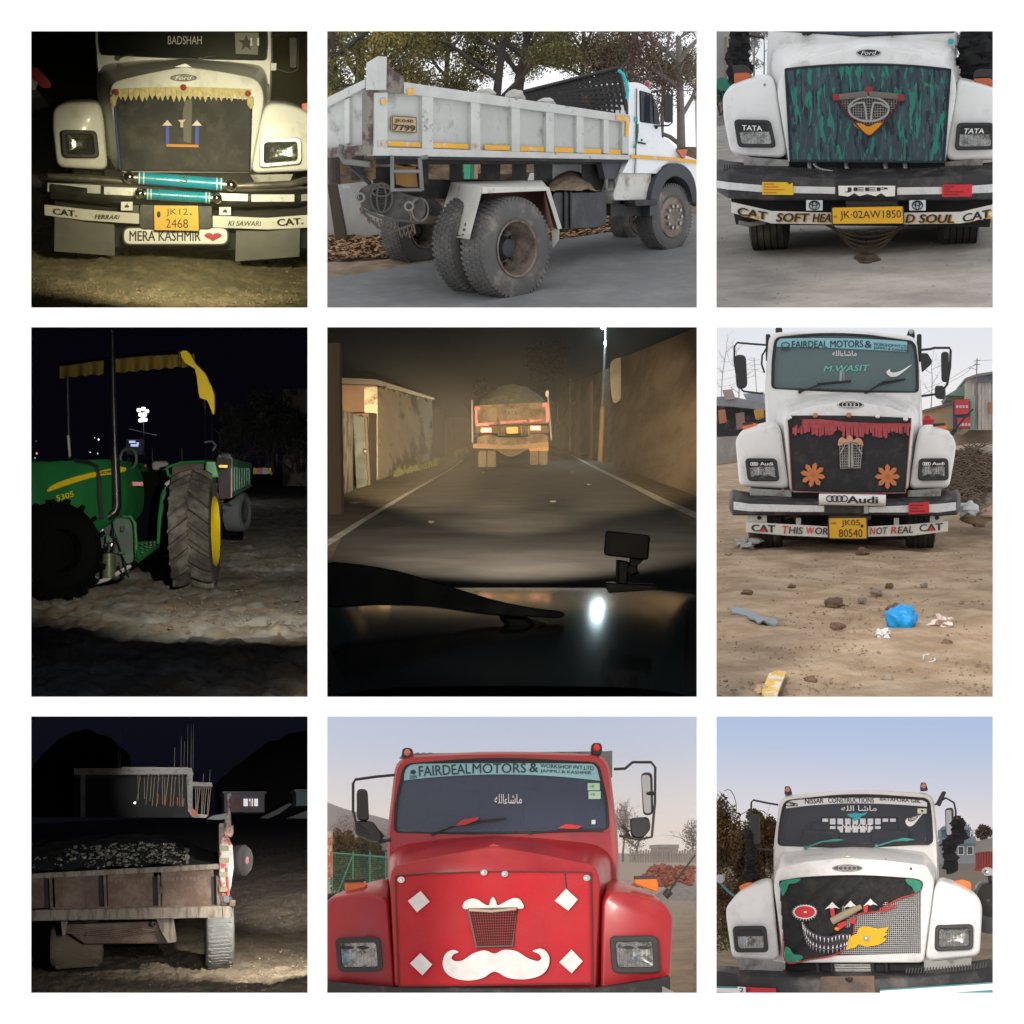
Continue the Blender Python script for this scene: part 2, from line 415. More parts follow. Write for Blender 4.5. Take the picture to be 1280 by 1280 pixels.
def branchy(mb,p,d,ln,r,lv,rnd,tips,spread=.7,droop=0.):
 n=4;pts=[p];dd=d.normalized()
 for i in range(n):
  dd=(dd+Vector((rnd.gauss(0,.13),rnd.gauss(0,.13),rnd.gauss(0,.1)-droop*.1))).normalized();pts.append(pts[-1]+dd*ln/n)
 mb.tubel(pts,[r*(1-.4*i/n) for i in range(n+1)],6 if lv > 1 else 4)
 if lv <= 1:tips.append(pts[-1]);tips.append(pts[2])
 if lv > 0:
  for k in range(rnd.choice((2,3,3))):
   i=rnd.choice((2,3,4));nd=(dd+Vector((rnd.gauss(0,spread),rnd.gauss(0,spread),rnd.gauss(.15,spread*.7)))).normalized()
   branchy(mb,pts[i],nd,ln*rnd.uniform(.55,.8),r*.5,lv-1,rnd,tips,spread,droop)
def tree(b,name,label,path,r0,leafmat,bark,seed,lv=3,blen=300,nleaf=30,lsize=8,spread=.7,limbs=((.45,-1),(.6,1),(.75,-1),(.9,1),(1.,0)),leafrad=45,group=None,droop=0.,cat='tree'):
 """trunk along a path of (x, y, dy), limbs with twigs and leaf faces round the twig ends"""
 use(b);rnd=random.Random(seed);k=b.k;thing(name,label,cat,path[0],group)
 pts=[b.P(*q) for q in spl(path,4,False)];n=len(pts);mb=MB().tubel(pts,[r0*k*(1-.6*i/(n-1)) for i in range(n)],10)
 tr=mb.build('trunk',bark)
 tips=[];bb=MB()
 for t,sd in limbs:
  i=min(n-1,int(t*(n-1)));d=Vector((sd*rnd.uniform(.4,1),rnd.uniform(-.5,.5),rnd.uniform(.4,1.)))
  branchy(bb,pts[i],d,blen*k*rnd.uniform(.7,1.1),r0*k*.42,lv,rnd,tips,spread,droop)
 bb.build('limbs',bark,kind='stuff')
 if nleaf:
  cm=MB()
  for t in tips:
   if rnd.random() < .85:leaves(cm,t,(leafrad*k,leafrad*k,leafrad*k*.8),nleaf,lsize*k,rnd)
  cm.build('crown',leafmat,smooth=0,fix=False,kind='stuff')
 return ROOT

# ---------------------------------------------------------------- shared materials
blk=M('black_rubber',(.012,.012,.013),.55,var=.2,scale=8)
rub=M('tyre_rubber',(.022,.021,.02),.8,var=.25,scale=4,col2=(.12,.1,.075),mix=(.5,.75),scale2=3,bump=.2)
blkm=M('black_paint',(.012,.012,.013),.35,var=.2,scale=5,col2=(.05,.045,.04),mix=(.55,.7))
chrome=M('chrome',(.7,.7,.7),.14,1.,var=.08)
steel=M('worn_steel',(.35,.34,.33),.4,.9,var=.2,scale=6,col2=(.12,.08,.06),mix=(.55,.7))
galv=M('wire_steel',(.62,.6,.57),.35,.8,var=.1)
lens=M('lamp_glass',(.10,.105,.10),.04,0,var=0,alpha=.22,spec=.7)
reflector=M('lamp_reflector',(.72,.72,.7),.2,1.,var=.3,scale=22,col2=(.2,.2,.19),mix=(.5,.62),scale2=14)
amber=M('amber_plastic',(.75,.16,.01),.25,var=.12,scale=9,coat=.5)
glass=M('sky_toned_glass',(.085,.105,.17),.06,var=0,alpha=.42,spec=.5)  # blue base colour stands in for reflected sky
inside=M('cab_lining',(.12,.13,.16),.7,var=.3,scale=4)
seatm=M('seat_vinyl',(.03,.035,.05),.5,var=.2)
whitep=M('white_lettering',(.8,.8,.78),.5,var=.05)
blackp=M('black_lettering',(.01,.01,.011),.5,var=.05)
yplate=M('yellow_plate',(.78,.42,.012),.45,var=.06,scale=9)
plast=M('dull_black_plastic',(.02,.02,.022),.5,var=.15,scale=10)
mirg=M('mirror_glass',(.5,.52,.55),.03,1.,var=0)

# ---------------------------------------------------------------- the front of a bonneted tipper truck
def headlight(q,bez=16,r=16,dy=0.,face_text=None,band=None,mat_b=None,ref=None):
 """rectangular lamp: black bezel, reflector bowl, clear lens with ribs; q = outer TL, TR, BR, BL"""
 o=rp(q,r,5);cx=sum(p[0] for p in q)/4;cy=sum(p[1] for p in q)/4
 w=q[1][0]-q[0][0];h=q[3][1]-q[0][1]
 qi=[(cx+(x-cx)*(1-2*bez/w),cy+(y-cy)*(1-2*bez/h)) for x,y in q];i_=rp(qi,r*.6,5)
 root=MB().ring(o,i_,dy-14,16).build('headlight',mat_b or plast,bevel=3)
 sec=[]
 for t,d in ((1,-4),(.8,3),(.45,8),(.12,9)):sec.append(z3([(cx+(x-cx)*t,cy+(y-cy)*t) for x,y in i_],dy+d))
 MB().loft(sec,cap0=False).build('reflector',ref or reflector,root,smooth=50)
 MB().ball(cx,cy,dy+3,8,5,8,10,6).build('bulb',M('bulb_glass',(.8,.8,.78),.1,var=0),root)
 MB().prism(i_,dy-7,3).build('lens',lens,root,bevel=1)
 ribs=MB();qx0,qx1=qi[0][0],qi[1][0]
 for k in range(1,9):
  x=qx0+(qx1-qx0)*k/9;ribs.tube([(x,qi[0][1]*(1-k/9)+qi[1][1]*k/9+h*.16,dy-8),(x,qi[3][1]*(1-k/9)+qi[2][1]*k/9-4,dy-8)],1.1,4)
 ribs.build('lens_rib',lens,root,kind='stuff')
 if band:
  bq=[qi[0],qi[1],qd(qi,1,band),qd(qi,0,band)]
  MB().prism(rp(bq,5,3),dy-11,3).build('lamp_visor',blk,root)
  if face_text:
   t,u0,u1,v0,v1=face_text
   text(t,[qd(qi,u0,v0),qd(qi,u1,v0),qd(qi,u1,v1),qd(qi,u0,v1)],dy-12.5,whitep,root,bold=.035)
 return root
def truck_front(t):
 """cab, windscreen, bonnet, wings from outlines read off the photograph; returns the parts"""
 pm=t['paint'];wy=t.get('wy',300);o={}
 cab,win=t['cab'],t['win'];n=6
 if cab:
  co=rp(cab,t.get('cab_r',45),n);wo=rp(win,t.get('win_r',28),n)
  rub_=[(x,y) for x,y in rp(inset(win,-10),t.get('win_r',28),n)]
  rear=t.get('rear',520)
  o['cab']=MB().loft([z3(co,wy+rear),z3(co,wy+24),z3(inset(co,9),wy),z3(rub_,wy+2),z3(rub_,wy+18)],cap0=not t.get('rear_win'),cap1=False).build('cab',pm,smooth=45)
  MB().ring(rub_,wo,wy-1,12).build('windscreen_seal',blk,o['cab'],bevel=2)
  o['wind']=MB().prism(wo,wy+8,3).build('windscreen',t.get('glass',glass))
  # what shows through the glass
  xs=[p[0] for p in win];ys=[p[1] for p in win];x0,x1,y0,y1=min(xs),max(xs),min(ys),max(ys);w=x1-x0;h=y1-y0
  cxm,cym=(x0+x1)/2,(y0+y1)/2;back_=[(cxm+(x-cxm)*.9,cym+(y-cym)*.94+8) for x,y in rub_]
  lin=MB().loft([z3(rub_,wy+18.5),z3(back_,wy+rear-30)],cap0=False,cap1=not t.get('rear_win')).build('cab_lining',t.get('lining',inside),o['cab'],smooth=20)
  if t.get('rear_win'):
   MB().ring(rp([(x0+w*.04,y0),(x1-w*.04,y0),(x1-w*.04,y1+40),(x0+w*.04,y1+40)],2,4),rp(t['rear_win'],14,4),wy+rear-34,8).build('rear_panel',t.get('lining',inside),o['cab'])
  for sx in (.27,.73):
   hs=.24 if t.get('rear_win') else 0;MB().prism(rr(x0+w*(sx-.13),y0+h*(.42+hs),x0+w*(sx+.13),y1+30,18),wy+330,60).build('seat_back',seatm,o['cab'],bevel=8)
   MB().prism(rr(x0+w*(sx-.06),y0+h*(.28+hs),x0+w*(sx+.06),y0+h*(.46+hs),14),wy+330,40).build('head_rest',seatm,o['cab'],bevel=8)
  MB().loft([z3([(x0+8,y1-h*.05),(x1-8,y1-h*.05),(x1-8,y1+12),(x0+8,y1+12)],wy+22),z3([(x0+10,y1-h*.08),(x1-10,y1-h*.08),(x1-10,y1+12),(x0+10,y1+12)],wy+130)]).build('dashboard',plast,o['cab'],bevel=6)
  sx=x0+w*t.get('steer',.24);st=[]
  for k in range(25):q=2*math.pi*k/24;st.append((sx+w*.1*math.cos(q),y1-h*.14-h*.15*math.sin(q)*.9,wy+170-60*math.sin(q)))
  sw=MB().tube(st,5.5,6).build('steering_wheel',plast,o['cab'])
  MB().wire([[(sx,y1-h*.1,wy+150),(sx-w*.095,y1-h*.17,wy+165)],[(sx,y1-h*.1,wy+150),(sx+w*.095,y1-h*.17,wy+165)],[(sx,y1-h*.12,wy+140),(sx,y1+10,wy+60)]],5).build('steering_column',plast,o['cab'])
 if t.get('bonnet'):
  f,b_=t['bonnet'],t['bonnet_back'];hy=t.get('hy',0)
  mid=[(a[0]*.88+c[0]*.12,a[1]*.88+c[1]*.12-3) for a,c in zip(f,b_)]
  m2=[(a[0]*.5+c[0]*.5,a[1]*.5+c[1]*.5-6) for a,c in zip(f,b_)]
  sp_=lambda p:rp(p,t.get('bon_r',22),3)
  o['bonnet']=MB().loft([z3(sp_(inset(f,7)),hy),z3(sp_(inset(f,2)),hy+3),z3(sp_(f),hy+10),z3(sp_(mid),hy+wy*.18),z3(sp_(m2),hy+wy*.5),z3(sp_(b_),wy+6)],cap1=False).build('bonnet',pm,smooth=50)
 for key in ('wing_l','wing_r'):
  if t.get(key):
   f=t[key];rads=t.get('wing_rad',34);wr=t.get(key+'_back')
   bk=wr or [(x,y-6) for x,y in f]
   fo=rp(f,rads,5);bo=rp(bk,rads,5);fy=t.get('fy',24)
   mid=[(a[0]*.6+c[0]*.4,a[1]*.6+c[1]*.4-5) for a,c in zip(fo,bo)]
   MB().loft([z3(inset(fo,16),fy-4),z3(inset(fo,6),fy+2),z3(fo,fy+18),z3(mid,fy+120),z3(bo,wy+30)]).build('wing',pm,smooth=55)
 return o
def wiper(p0,p1,mat,r=3.,blade=None,dy=290,flagm=None):
 a=MB().tube([(p0[0],p0[1],dy),(p0[0]+(p1[0]-p0[0])*.45,p0[1]+(p1[1]-p0[1])*.8,dy-6),(p1[0],p1[1],dy)],r,6).tube([(p0[0],p0[1],dy+12),(p0[0],p0[1],dy-8)],r*2.2,8).build('wiper',mat)
 if blade:MB().ribbon([(blade[0],blade[1]-r*1.3,blade[1]+r*1.3,dy-3),(blade[2],blade[3]-r*1.3,blade[3]+r*1.3,dy-3)],6).build('wiper_blade',blk,a)
 return a
def mirror(arm,q,dy,r=4.5,face=None,small=None,rad=18,mat=None):
 """wing mirror: tubular arm through points, housing outline q (rounded), optional lower mirror"""
 a=MB().tube([(x,y,dy+(p[0] if p else 0)) for x,y,*p in arm],r,8).build('mirror',plast)
 MB().loft([z3(rp(inset(q,5),rad,5),dy-14),z3(rp(q,rad,5),dy-6),z3(rp(q,rad,5),dy+8),z3(rp(inset(q,12),rad,5),dy+26)]).build('mirror_housing',mat or plast,a,smooth=50)
 if face:MB().prism(rp(face,rad*.7,5),dy-16,3).build('mirror_face',mirg,a)
 if small:
  MB().loft([z3(rp(inset(small,6),16,5),dy-12),z3(rp(small,16,5),dy-2),z3(rp(small,16,5),dy+14),z3(rp(inset(small,16),12,5),dy+34)]).build('lower_mirror',mat or plast,a,smooth=50)
 return a
def rings(cx,cy,w,h,dy,mat,parent,n=4,name='emblem_ring'):
 r=w/(2+(n-1)*1.45)
 for k in range(n):
  x=cx-w/2+r+k*r*1.45;st=[(x+r*math.cos(2*math.pi*i/16),cy+h/2*math.sin(2*math.pi*i/16),dy-(.6 if k % 2 else 0)) for i in range(17)]
  MB().tube(st,max(1.2,r*.16),5).build(name,mat,parent)
def oval_badge(cx,cy,rx,ry,dy,ring_badge=False,script=None):
 b_=MB().prism(ell(cx,cy,rx,ry,32),dy,6).build('badge',blkm,bevel=2)
 MB().tube([(cx+rx*.93*math.cos(2*math.pi*i/32),cy+ry*.88*math.sin(2*math.pi*i/32),dy-1) for i in range(33)],1.3,5).build('badge_rim',chrome,b_)
 if ring_badge:rings(cx,cy,rx*1.25,ry*1.15,dy-2.5,chrome,b_)
 if script:text(script,(cx-rx*.62,cy-ry*.5,cx+rx*.62,cy+ry*.5),dy-1.5,whitep,b_,shear=.3,bold=.01)
 return b_
def number_plate(q,dy,lines,mat=None,tm=None,frame=True,bold=.012):
 o=MB().prism(rp(q,6,3),dy,5).build('number_plate',mat or yplate,bevel=1.2)
 if frame:MB().ring(rp(inset(q,-4),7,3),rp(inset(q,1),5,3),dy-2,8).build('plate_frame',plast,o)
 for s_,u0,v0,u1,v1 in lines:text(s_,[qd(q,u0,v0),qd(q,u1,v0),qd(q,u1,v1),qd(q,u0,v1)],dy-1.5,tm or blackp,o,bold=bold)
 return o
def plate(q,dy,mat,name,r=2,th=4,parent='root',bevel=.8,**kw):return MB().prism(rp(q,r,2),dy,th).build(name,mat,parent,bevel=bevel,**kw)
def bx(x0,y0,x1,y1):return [(x0,y0),(x1,y0),(x1,y1),(x0,y1)]
def mesh_grid(q,nx,ny,r,dy,mat,name='wire_mesh',parent='root'):
 m=MB()
 for i in range(nx+1):u=i/nx;m.tube([(*qd(q,u,0),dy),(*qd(q,u,1),dy)],r,4)
 for j in range(ny+1):v=j/ny;m.tube([(*qd(q,0,v),dy-r),(*qd(q,1,v),dy-r)],r,4)
 return m.build(name,mat,parent,kind='stuff',smooth=0)
# ---------------------------------------------------------------- more truck fittings
def bumper(st,depth,mat,name='bumper',bevel=5,parent='root'):
 """pressed beam: stations (x, back edge of top, front edge of top, bottom, dy)"""
 secs=[[(x,t,dy),(x,t+(bo-t)*.12,dy-6),(x,bo-(bo-t)*.12,dy-6),(x,bo,dy),(x,bo,dy+depth),(x,tb,dy+depth)] for x,tb,t,bo,dy in st]
 return MB().loft(secs).build(name,mat,parent,smooth=40,bevel=bevel)
def along(st,i0,i1,x,off=0):
 pass
def pompom(path,r,mat,n=26,name='pompom_tail',seed=1,parent='root'):
 """string of shaggy woollen balls"""
 rnd=random.Random(seed);mb=MB();pts=spl(path,6,False)
 for i in range(n):
  p=pts[int(i/(n-1)*(len(pts)-1))];q=r*rnd.uniform(.75,1.15)
  mb.ball(p[0]+rnd.uniform(-.25,.25)*r,p[1],p[2]+rnd.uniform(-.2,.2)*r,q,q,q*.8,9,6,.5,seed+i)
 return mb.build(name,mat,parent,smooth=20)
def lettered_bar(st,th,mat,name='text_bar'):return MB().ribbon(st,th).build(name,mat,bevel=2)
def cat_text(q,dy,parent,m1,m2=None,s='CAT'):
 """bold three letter mark with a coloured triangle under the middle letter"""
 text(s,q,dy,m1,parent,bold=.06)
 if m2:
  a=qd(q,.32,1.02);b_=qd(q,.5,.45);c=qd(q,.7,1.0);MB().prism([a,b_,c],(dy(*b_[:2]) if callable(dy) else dy)-1.5,1).build('triangle_mark',m2,parent)
def tilt(x0,y0,x1,y1,h):
 """quad of height h along the line (x0, y0)-(x1, y1) of its top edge"""
 return [(x0,y0),(x1,y1),(x1,y1+h),(x0,y0+h)]
def swoosh(q,dy,mat,parent):
 pts=[(0,.55),(.06,.8),(.16,.97),(.3,1.),(.5,.84),(1,0),(.55,.5),(.32,.6),(.2,.56),(.14,.4),(.16,.22),(.05,.36)]
 return MB().prism(spl([qd(q,u,v) for u,v in pts],3),dy,1).build('tick_mark',mat,parent)
def t_logo(cx,cy,rx,ry,dy,mat,parent,r=5):
 g=MB().tube([(cx+rx*math.cos(2*math.pi*i/28),cy+ry*math.sin(2*math.pi*i/28),dy) for i in range(29)],r,6)
 g.tube([(cx-rx*.25,cy-ry*.55,dy),(cx-rx*.16,cy,dy),(cx-rx*.1,cy+ry*.95,dy)],r*.9,6).tube([(cx+rx*.25,cy-ry*.55,dy),(cx+rx*.16,cy,dy),(cx+rx*.1,cy+ry*.95,dy)],r*.9,6)
 g.tube([(cx-rx*.95,cy-ry*.15,dy),(cx-rx*.6,cy-ry*.5,dy),(cx-rx*.25,cy-ry*.55,dy)],r*.9,6).tube([(cx+rx*.95,cy-ry*.15,dy),(cx+rx*.6,cy-ry*.5,dy),(cx+rx*.25,cy-ry*.55,dy)],r*.9,6)
 return g.build('oval_logo',mat,parent)
def flower(cx,cy,r,dy,mat,parent,n=8,a0=.2):
 f=MB()
 pts=[]
 for k in range(n):
  a=a0+2*math.pi*k/n;d=math.pi/n
  pts += [(cx+r*.42*math.cos(a-d),cy+r*.42*math.sin(a-d)),(cx+r*.8*math.cos(a-d*.62),cy+r*.8*math.sin(a-d*.62)),(cx+r*math.cos(a),cy+r*math.sin(a)),(cx+r*.8*math.cos(a+d*.62),cy+r*.8*math.sin(a+d*.62))]
 o=MB().prism(pts,dy,1.5).build('flower_patch',mat,parent)
 MB().prism(ell(cx,cy,r*.2,r*.2,12),dy-1,1).build('flower_centre',M('dark_orange_felt',(.5,.16,.04),.8),o);return o
def fringe(y0f,y1f,x0,x1,n,dy,mat,name='fringe_strip',stuff=True,parent='root',seed=1,wf=.9,tip=False):
 rnd=random.Random(seed);mb=MB();out=[]
 for k in range(n):
  xa=x0+(x1-x0)*k/n;xb=xa+(x1-x0)/n*wf;y0=y0f((xa+xb)/2);y1=y1f((xa+xb)/2)+rnd.uniform(-7,7);sw=rnd.uniform(-3,3);d=dy+rnd.uniform(-3,1)
  m=mb if stuff else MB()
  if tip:m.prism([(xa,y0),(xb,y0),(xb+sw,y0+(y1-y0)*.6),((xa+xb)/2+sw,y1),(xa+sw,y0+(y1-y0)*.6)],d,2)
  else:m.prism([(xa,y0),(xb,y0),(xb+sw,y1),(xa+sw,y1+rnd.uniform(-3,3))],d,1.5)
  if not stuff:m.build(name,mat,parent,smooth=0)
 if stuff:return mb.build(name,mat,parent,kind='stuff',smooth=0)
def inpoly(x,y,P_):
 c=False;j=len(P_)-1
 for i in range(len(P_)):
  if (P_[i][1] > y) != (P_[j][1] > y) and x < (P_[j][0]-P_[i][0])*(y-P_[i][1])/(P_[j][1]-P_[i][1])+P_[i][0]:c=not c
  j=i
 return c
def tyre_front(x0,x1,y0,y1,dy,depth=90,mat=None):
 """front tyre seen head on: rounded tread with grooves"""
 r=(y1-y0)/2*1.0;kk=(B.dist+dy*B.k)/B.dist*B.k
 p0,p1=B.P(x0,y1,dy),B.P(x1,y1,dy);w=(p1-p0).length;rad=kk*depth;c=(p0+p1)/2+Vector((0,rad*.9,rad*.95));h=w/2
 prof=[(-h*.8,rad*.55),(-h,rad*.8),(-h*.92,rad*.95)]
 for i in range(5):
  a=-h*.85+i*h*.34;prof += [(a,rad),(a+h*.27,rad),(a+h*.285,rad*.965),(a+h*.325,rad*.965)]
 prof += [(h*.85,rad),(h*.92,rad*.95),(h,rad*.8),(h*.8,rad*.55)]
 return MB().lathe(c,Vector((1,0,0)),prof,48).build('front_tyre',mat or rub,smooth=25)
def heart(cx,cy,w,h):return [(cx+w*.5*(math.sin(t)**3),cy-h*.5*(.8*math.cos(t)-.3*math.cos(2*t)-.12*math.cos(3*t)-.06*math.cos(4*t))) for t in [2*math.pi*i/30 for i in range(30)]]
def bush(label,x,y,rx,ry,dy,mat,n,size,seed,base=None,stemm=None,name='bush',cat='bush',group=None,lv=3):
 """stems and twigs rising from a base with leaf faces round them; outline centre (x, y), half sizes rx, ry"""
 rnd=random.Random(seed);kk=B.k*(1+dy*B.k/B.dist);by=base if base else y+ry
 thing(name,label,cat,B.P(x,by,dy),group);bb=MB();tips=[]
 for k in range(6):branchy(bb,B.P(x+rnd.uniform(-.4,.4)*rx,by,dy),Vector((rnd.gauss(0,.35),rnd.gauss(0,.4),1)),(by-y)*.5*kk,3.2*kk,lv-1,rnd,tips,.55)
 bb.build('stems',stemm or M('twig_bark',(.06,.045,.035),.9),kind='stuff');lm=MB()
 for k in range(9):
  c=B.P(x+rnd.uniform(-.6,.6)*rx,y+rnd.uniform(-.6,.6)*ry,dy+rnd.uniform(-.5,.5)*rx);leaves(lm,c,(rx*.5*kk,rx*.5*kk,ry*.5*kk),n//9,size*kk,rnd)
 lm.build('foliage',mat,smooth=0,fix=False,kind='stuff')
# ================================================================ white truck at night (top left)
def spot(name,zx,zy,dy,tx,ty,tdy,power,angle,col,blend=.6,rad=.08):
 d=bpy.data.lights.new(name,'SPOT');d.energy=power;d.spot_size=R(angle);d.spot_blend=blend;d.color=col;d.shadow_soft_size=rad
 o=bpy.data.objects.new(name,d);COL.objects.link(o);p,t=B.P(zx,zy,dy),B.P(tx,ty,tdy)
 q=(t-p).to_track_quat('-Z','Y');o.matrix_world=B.M @ (Matrix.Translation(p) @ q.to_matrix().to_4x4());return o
def lamp(name,at,power,col,rad=.05):
 d=bpy.data.lights.new(name,'POINT');d.energy=power;d.color=col;d.shadow_soft_size=rad
 o=bpy.data.objects.new(name,d);COL.objects.link(o);o.matrix_world=B.M @ Matrix.Translation(at);return o
def bay_night_truck():
 b=BTL;use(b);b.ground(120,640,1080,60)
 bay_sky(b,120,M('night_sky_black',(.004,.004,.005),1,var=0,spec=0))
 dirt=M('night_dirt',(.25,.21,.13),.95,var=.35,scale=3,col2=(.17,.15,.1),mix=(.42,.6),scale2=5,bump=1.,bscale=30)
 terrain(b,'dirt_ground',dirt,[(1400,0),(1000,120),(500,30),(150,16)],amp=.03,fs=5,nx=200,hump=lambda x,y,p:.12*math.exp(-((x-620)/330)**2-((y-1110)/60)**2),detail=1.6)
 scatter(b,'loose_stones',M('lot_stone',(.26,.2,.14),.95,var=.3),2600,(10,1275,1270,1010),.016,seed=12)
 thing('truck','white truck at night with a black grille cover and gold leaf fringe','truck',(690,1080,160))
 pm=M('white_paint_worn')
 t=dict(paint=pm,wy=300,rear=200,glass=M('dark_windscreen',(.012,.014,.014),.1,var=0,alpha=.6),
  cab=[(332,420),(298,130),(300,-40),(700,-44),(1112,-40),(1114,130),(1100,420),(700,420)],cab_r=5,
  win=[(324,112),(316,60),(314,-34),(700,-38),(1084,-34),(1088,60),(1082,138),(700,126)],win_r=[24,20,5,5,5,20,24,200],
  bonnet=[(420,652),(366,320),(370,238),(520,200),(708,166),(890,190),(1046,222),(1078,300),(1010,656)],
  bonnet_back=[(346,652),(300,220),(328,156),(480,138),(700,130),(900,140),(1072,160),(1098,240),(1060,656)],bon_r=[4,40,50,80,10,80,50,40,4],
  wing_l=[(122,630),(100,440),(104,360),(150,332),(230,326),(318,326),(336,400),(356,642)],wing_l_back=[(132,630),(116,440),(120,352),(160,322),(230,316),(312,316),(336,400),(356,642)],
  wing_r=[(1014,658),(1056,420),(1082,336),(1150,332),(1230,350),(1300,390),(1304,520),(1300,646)],wing_r_back=[(1014,658),(1056,420),(1082,324),(1150,320),(1224,338),(1290,380),(1292,520),(1290,646)],wing_rad=40)
 o=truck_front(t);wind=o['wind']
 MB().ring(rp(inset(t['win'],-16),20,4),rp(inset(t['win'],-6),20,4),297,8).build('windscreen_trim',pm,bevel=2)
 text('BADSHAH',(632,26,788,64),302,M('dull_white_lettering',(.5,.5,.46),.6),wind,bold=.0);text('11',(1012,34,1050,70),302,whitep,wind,bold=.03)
 st=plate([(940,10),(1050,10),(1046,112),(944,108)],304,M('grey_sticker',(.2,.2,.18),.6),'windscreen_sticker',parent=wind);MB().prism([(992+38*(1 if k % 2 else .42)*math.sin(k*math.pi/5+math.pi/5),58-40*(1 if k % 2 else .42)*math.cos(k*math.pi/5+math.pi/5)) for k in range(10)],302,1).build('star_mark',blackp,st)
 MB().box(704,-30,716,90,320,6).build('hanging_ribbon',M('dull_gold',(.3,.24,.08),.6))
 wiper((400,128),(470,112),blk,5,dy=292);wiper((780,134),(850,118),blk,5,dy=292)
 oval_badge(704,218,62,17,-3,script='Ford');MB().loft([[(660,168,10),(712,152,10),(740,168,10)],[(670,160,40),(712,148,40),(734,160,40)]]).build('bonnet_crest',pm)
 vin=M('black_tarpaulin',(.014,.014,.02),.75,var=.25,scale=3,bump=.2,bscale=50,col2=(.05,.048,.045),mix=(.5,.7))
 c,fn=cloth_part([(380,306),(1022,320),(1012,652),(412,646)],-2,vin,'grille_cover',4,top=12,seed=11)
 MB().prism([(712,320),(744,322),(738,520),(704,510),(700,380)],-17,2).build('seam_strip',M('grey_green_strip',(.09,.09,.075),.7,var=.2),c);MB().tube([(388,330,-12),(400,500,-12),(412,640,-12)],5,6).build('blue_cord',M('blue_piping',(.03,.06,.25),.7),c)
 gold=M('gold_leaf_felt',(.5,.42,.2),.7,var=.3,scale=20)
 MB().ribbon([(376,272,292,-12),(700,258,278,-14),(1016,272,294,-12)],3).build('fringe_band',gold,c)
 fringe(lambda x:270-10*math.sin((x-376)/640*3.14),lambda x:324,378,1014,26,-16,gold,'fringe_leaf',stuff=False,parent=c,seed=2,tip=True)
 for x,y in ((392,284),(704,262),(1000,290)):MB().ball(x,y,-20,13,8,13).build('red_rosette',M('dull_red_felt',(.3,.035,.04),.85),c)
 for x,y in ((384,320),(1014,330)):MB().ball(x,y,-18,15,8,22,jit=.3).build('gold_tassel',gold,c)
 bl=M('royal_blue_felt',(.03,.06,.42),.7);pk=M('pale_pink_felt',(.6,.5,.5),.8);ga=M('ochre_felt',(.5,.22,.04),.8)
 for x in (630,766):MB().prism(bx(x-8,440,x+8,524),-20,2).build('blue_bar',bl,c);patch([(x-24,438),(x,412),(x+22,438)],-22,pk,'pink_arrowhead',c)
 MB().prism([(622,522),(774,526),(772,537),(626,535)],-20,2).build('ochre_bar',ga,c);patch([(678,412),(714,410),(702,424),(702,446),(690,446),(690,424)],-22,M('cream_felt',(.5,.4,.3),.8),'small_tee',c)
 headlight([(140,456),(304,460),(318,588),(150,586)],20,26,2);h=headlight([(1056,498),(1246,492),(1248,614),(1052,632)],20,26,2,mat_b=M('chrome_bezel',(.42,.42,.4),.3,.6))
 # bumper: upper tube, dark beam with reflectors, blue cylinders, lettered bars
 pipe=M('worn_pipe',(.22,.2,.18),.4,.7,var=.25,scale=8)
 MB().tube([(50,676,40),(90,672,-30),(300,684,-60),(620,706,-70),(960,716,-66),(1200,706,-40),(1300,680,20)],15,12).build('upper_rail',pipe);MB().tube([(60,704,40),(330,712,-50),(660,728,-64),(1000,736,-56),(1300,722,10)],7,8).build('lower_rail',pipe)
 bp=bumper([(52,690,706,760,40),(90,690,704,772,-30),(340,706,722,796,-60),(660,722,740,808,-70),(1000,728,744,812,-60),(1230,722,738,806,-30),(1310,716,730,790,40)],60,blkm)
 sil=M('silver_reflective')
 for st in ([(78,700,742,-28),(322,712,750,-66)],[(338,718,754,-68),(492,724,762,-74)],[(848,746,782,-74),(1000,752,786,-68)],[(1016,754,788,-68),(1214,754,788,-42)],[(1246,754,786,-34),(1310,750,780,20)]):MB().ribbon(st,5).build('reflector_strip',sil,bp,bevel=1)
 turq=M('turquoise_paint',(.0,.28,.42),.35,var=.1,scale=6,coat=.3)
 for a,c_,r_ in (((494,678),(884,708),26),((534,752),(828,770),23)):
  p0,p1=b.P(*a,-120),b.P(*c_,-120);ax=p1-p0;L=ax.length;rk=r_*b.k
  rl=MB().lathe((p0+p1)/2,ax,[(-L/2,.001),(-L/2,rk),(L/2,rk),(L/2,.001)],28).build('blue_cylinder',turq)
  for u in (.02,.07,.93,.98):MB().lathe(p0+ax*u,ax,[(-.006,rk*.9),(-.006,rk*1.04),(.006,rk*1.04),(.006,rk*.9)],28).build('white_ring',whitep,rl)
  for s_,u in ((-1,-.1),(1,1.1)):
   p=p0+ax*u;MB().balll(p,rk*1.02,rk*1.02,rk*1.02,18,12).build('ball_end',chrome,rl);MB().cyl(p0+ax*(u*.5 if s_ < 0 else .5+u*.5),ax,rk*.7,L*.12,16).build('ball_stem',steel,rl)
  for k in range(5):q=p0+ax*(.2+.15*k)+Vector((0,-rk*.985,rk*.1*(k % 2)));MB().balll(q,.008,.002,.008,8,5).build('paint_chip',whitep if k % 2 else blackp,rl)
 text('S',(700,672,722,700),-147,blackp,rl,bold=.02)
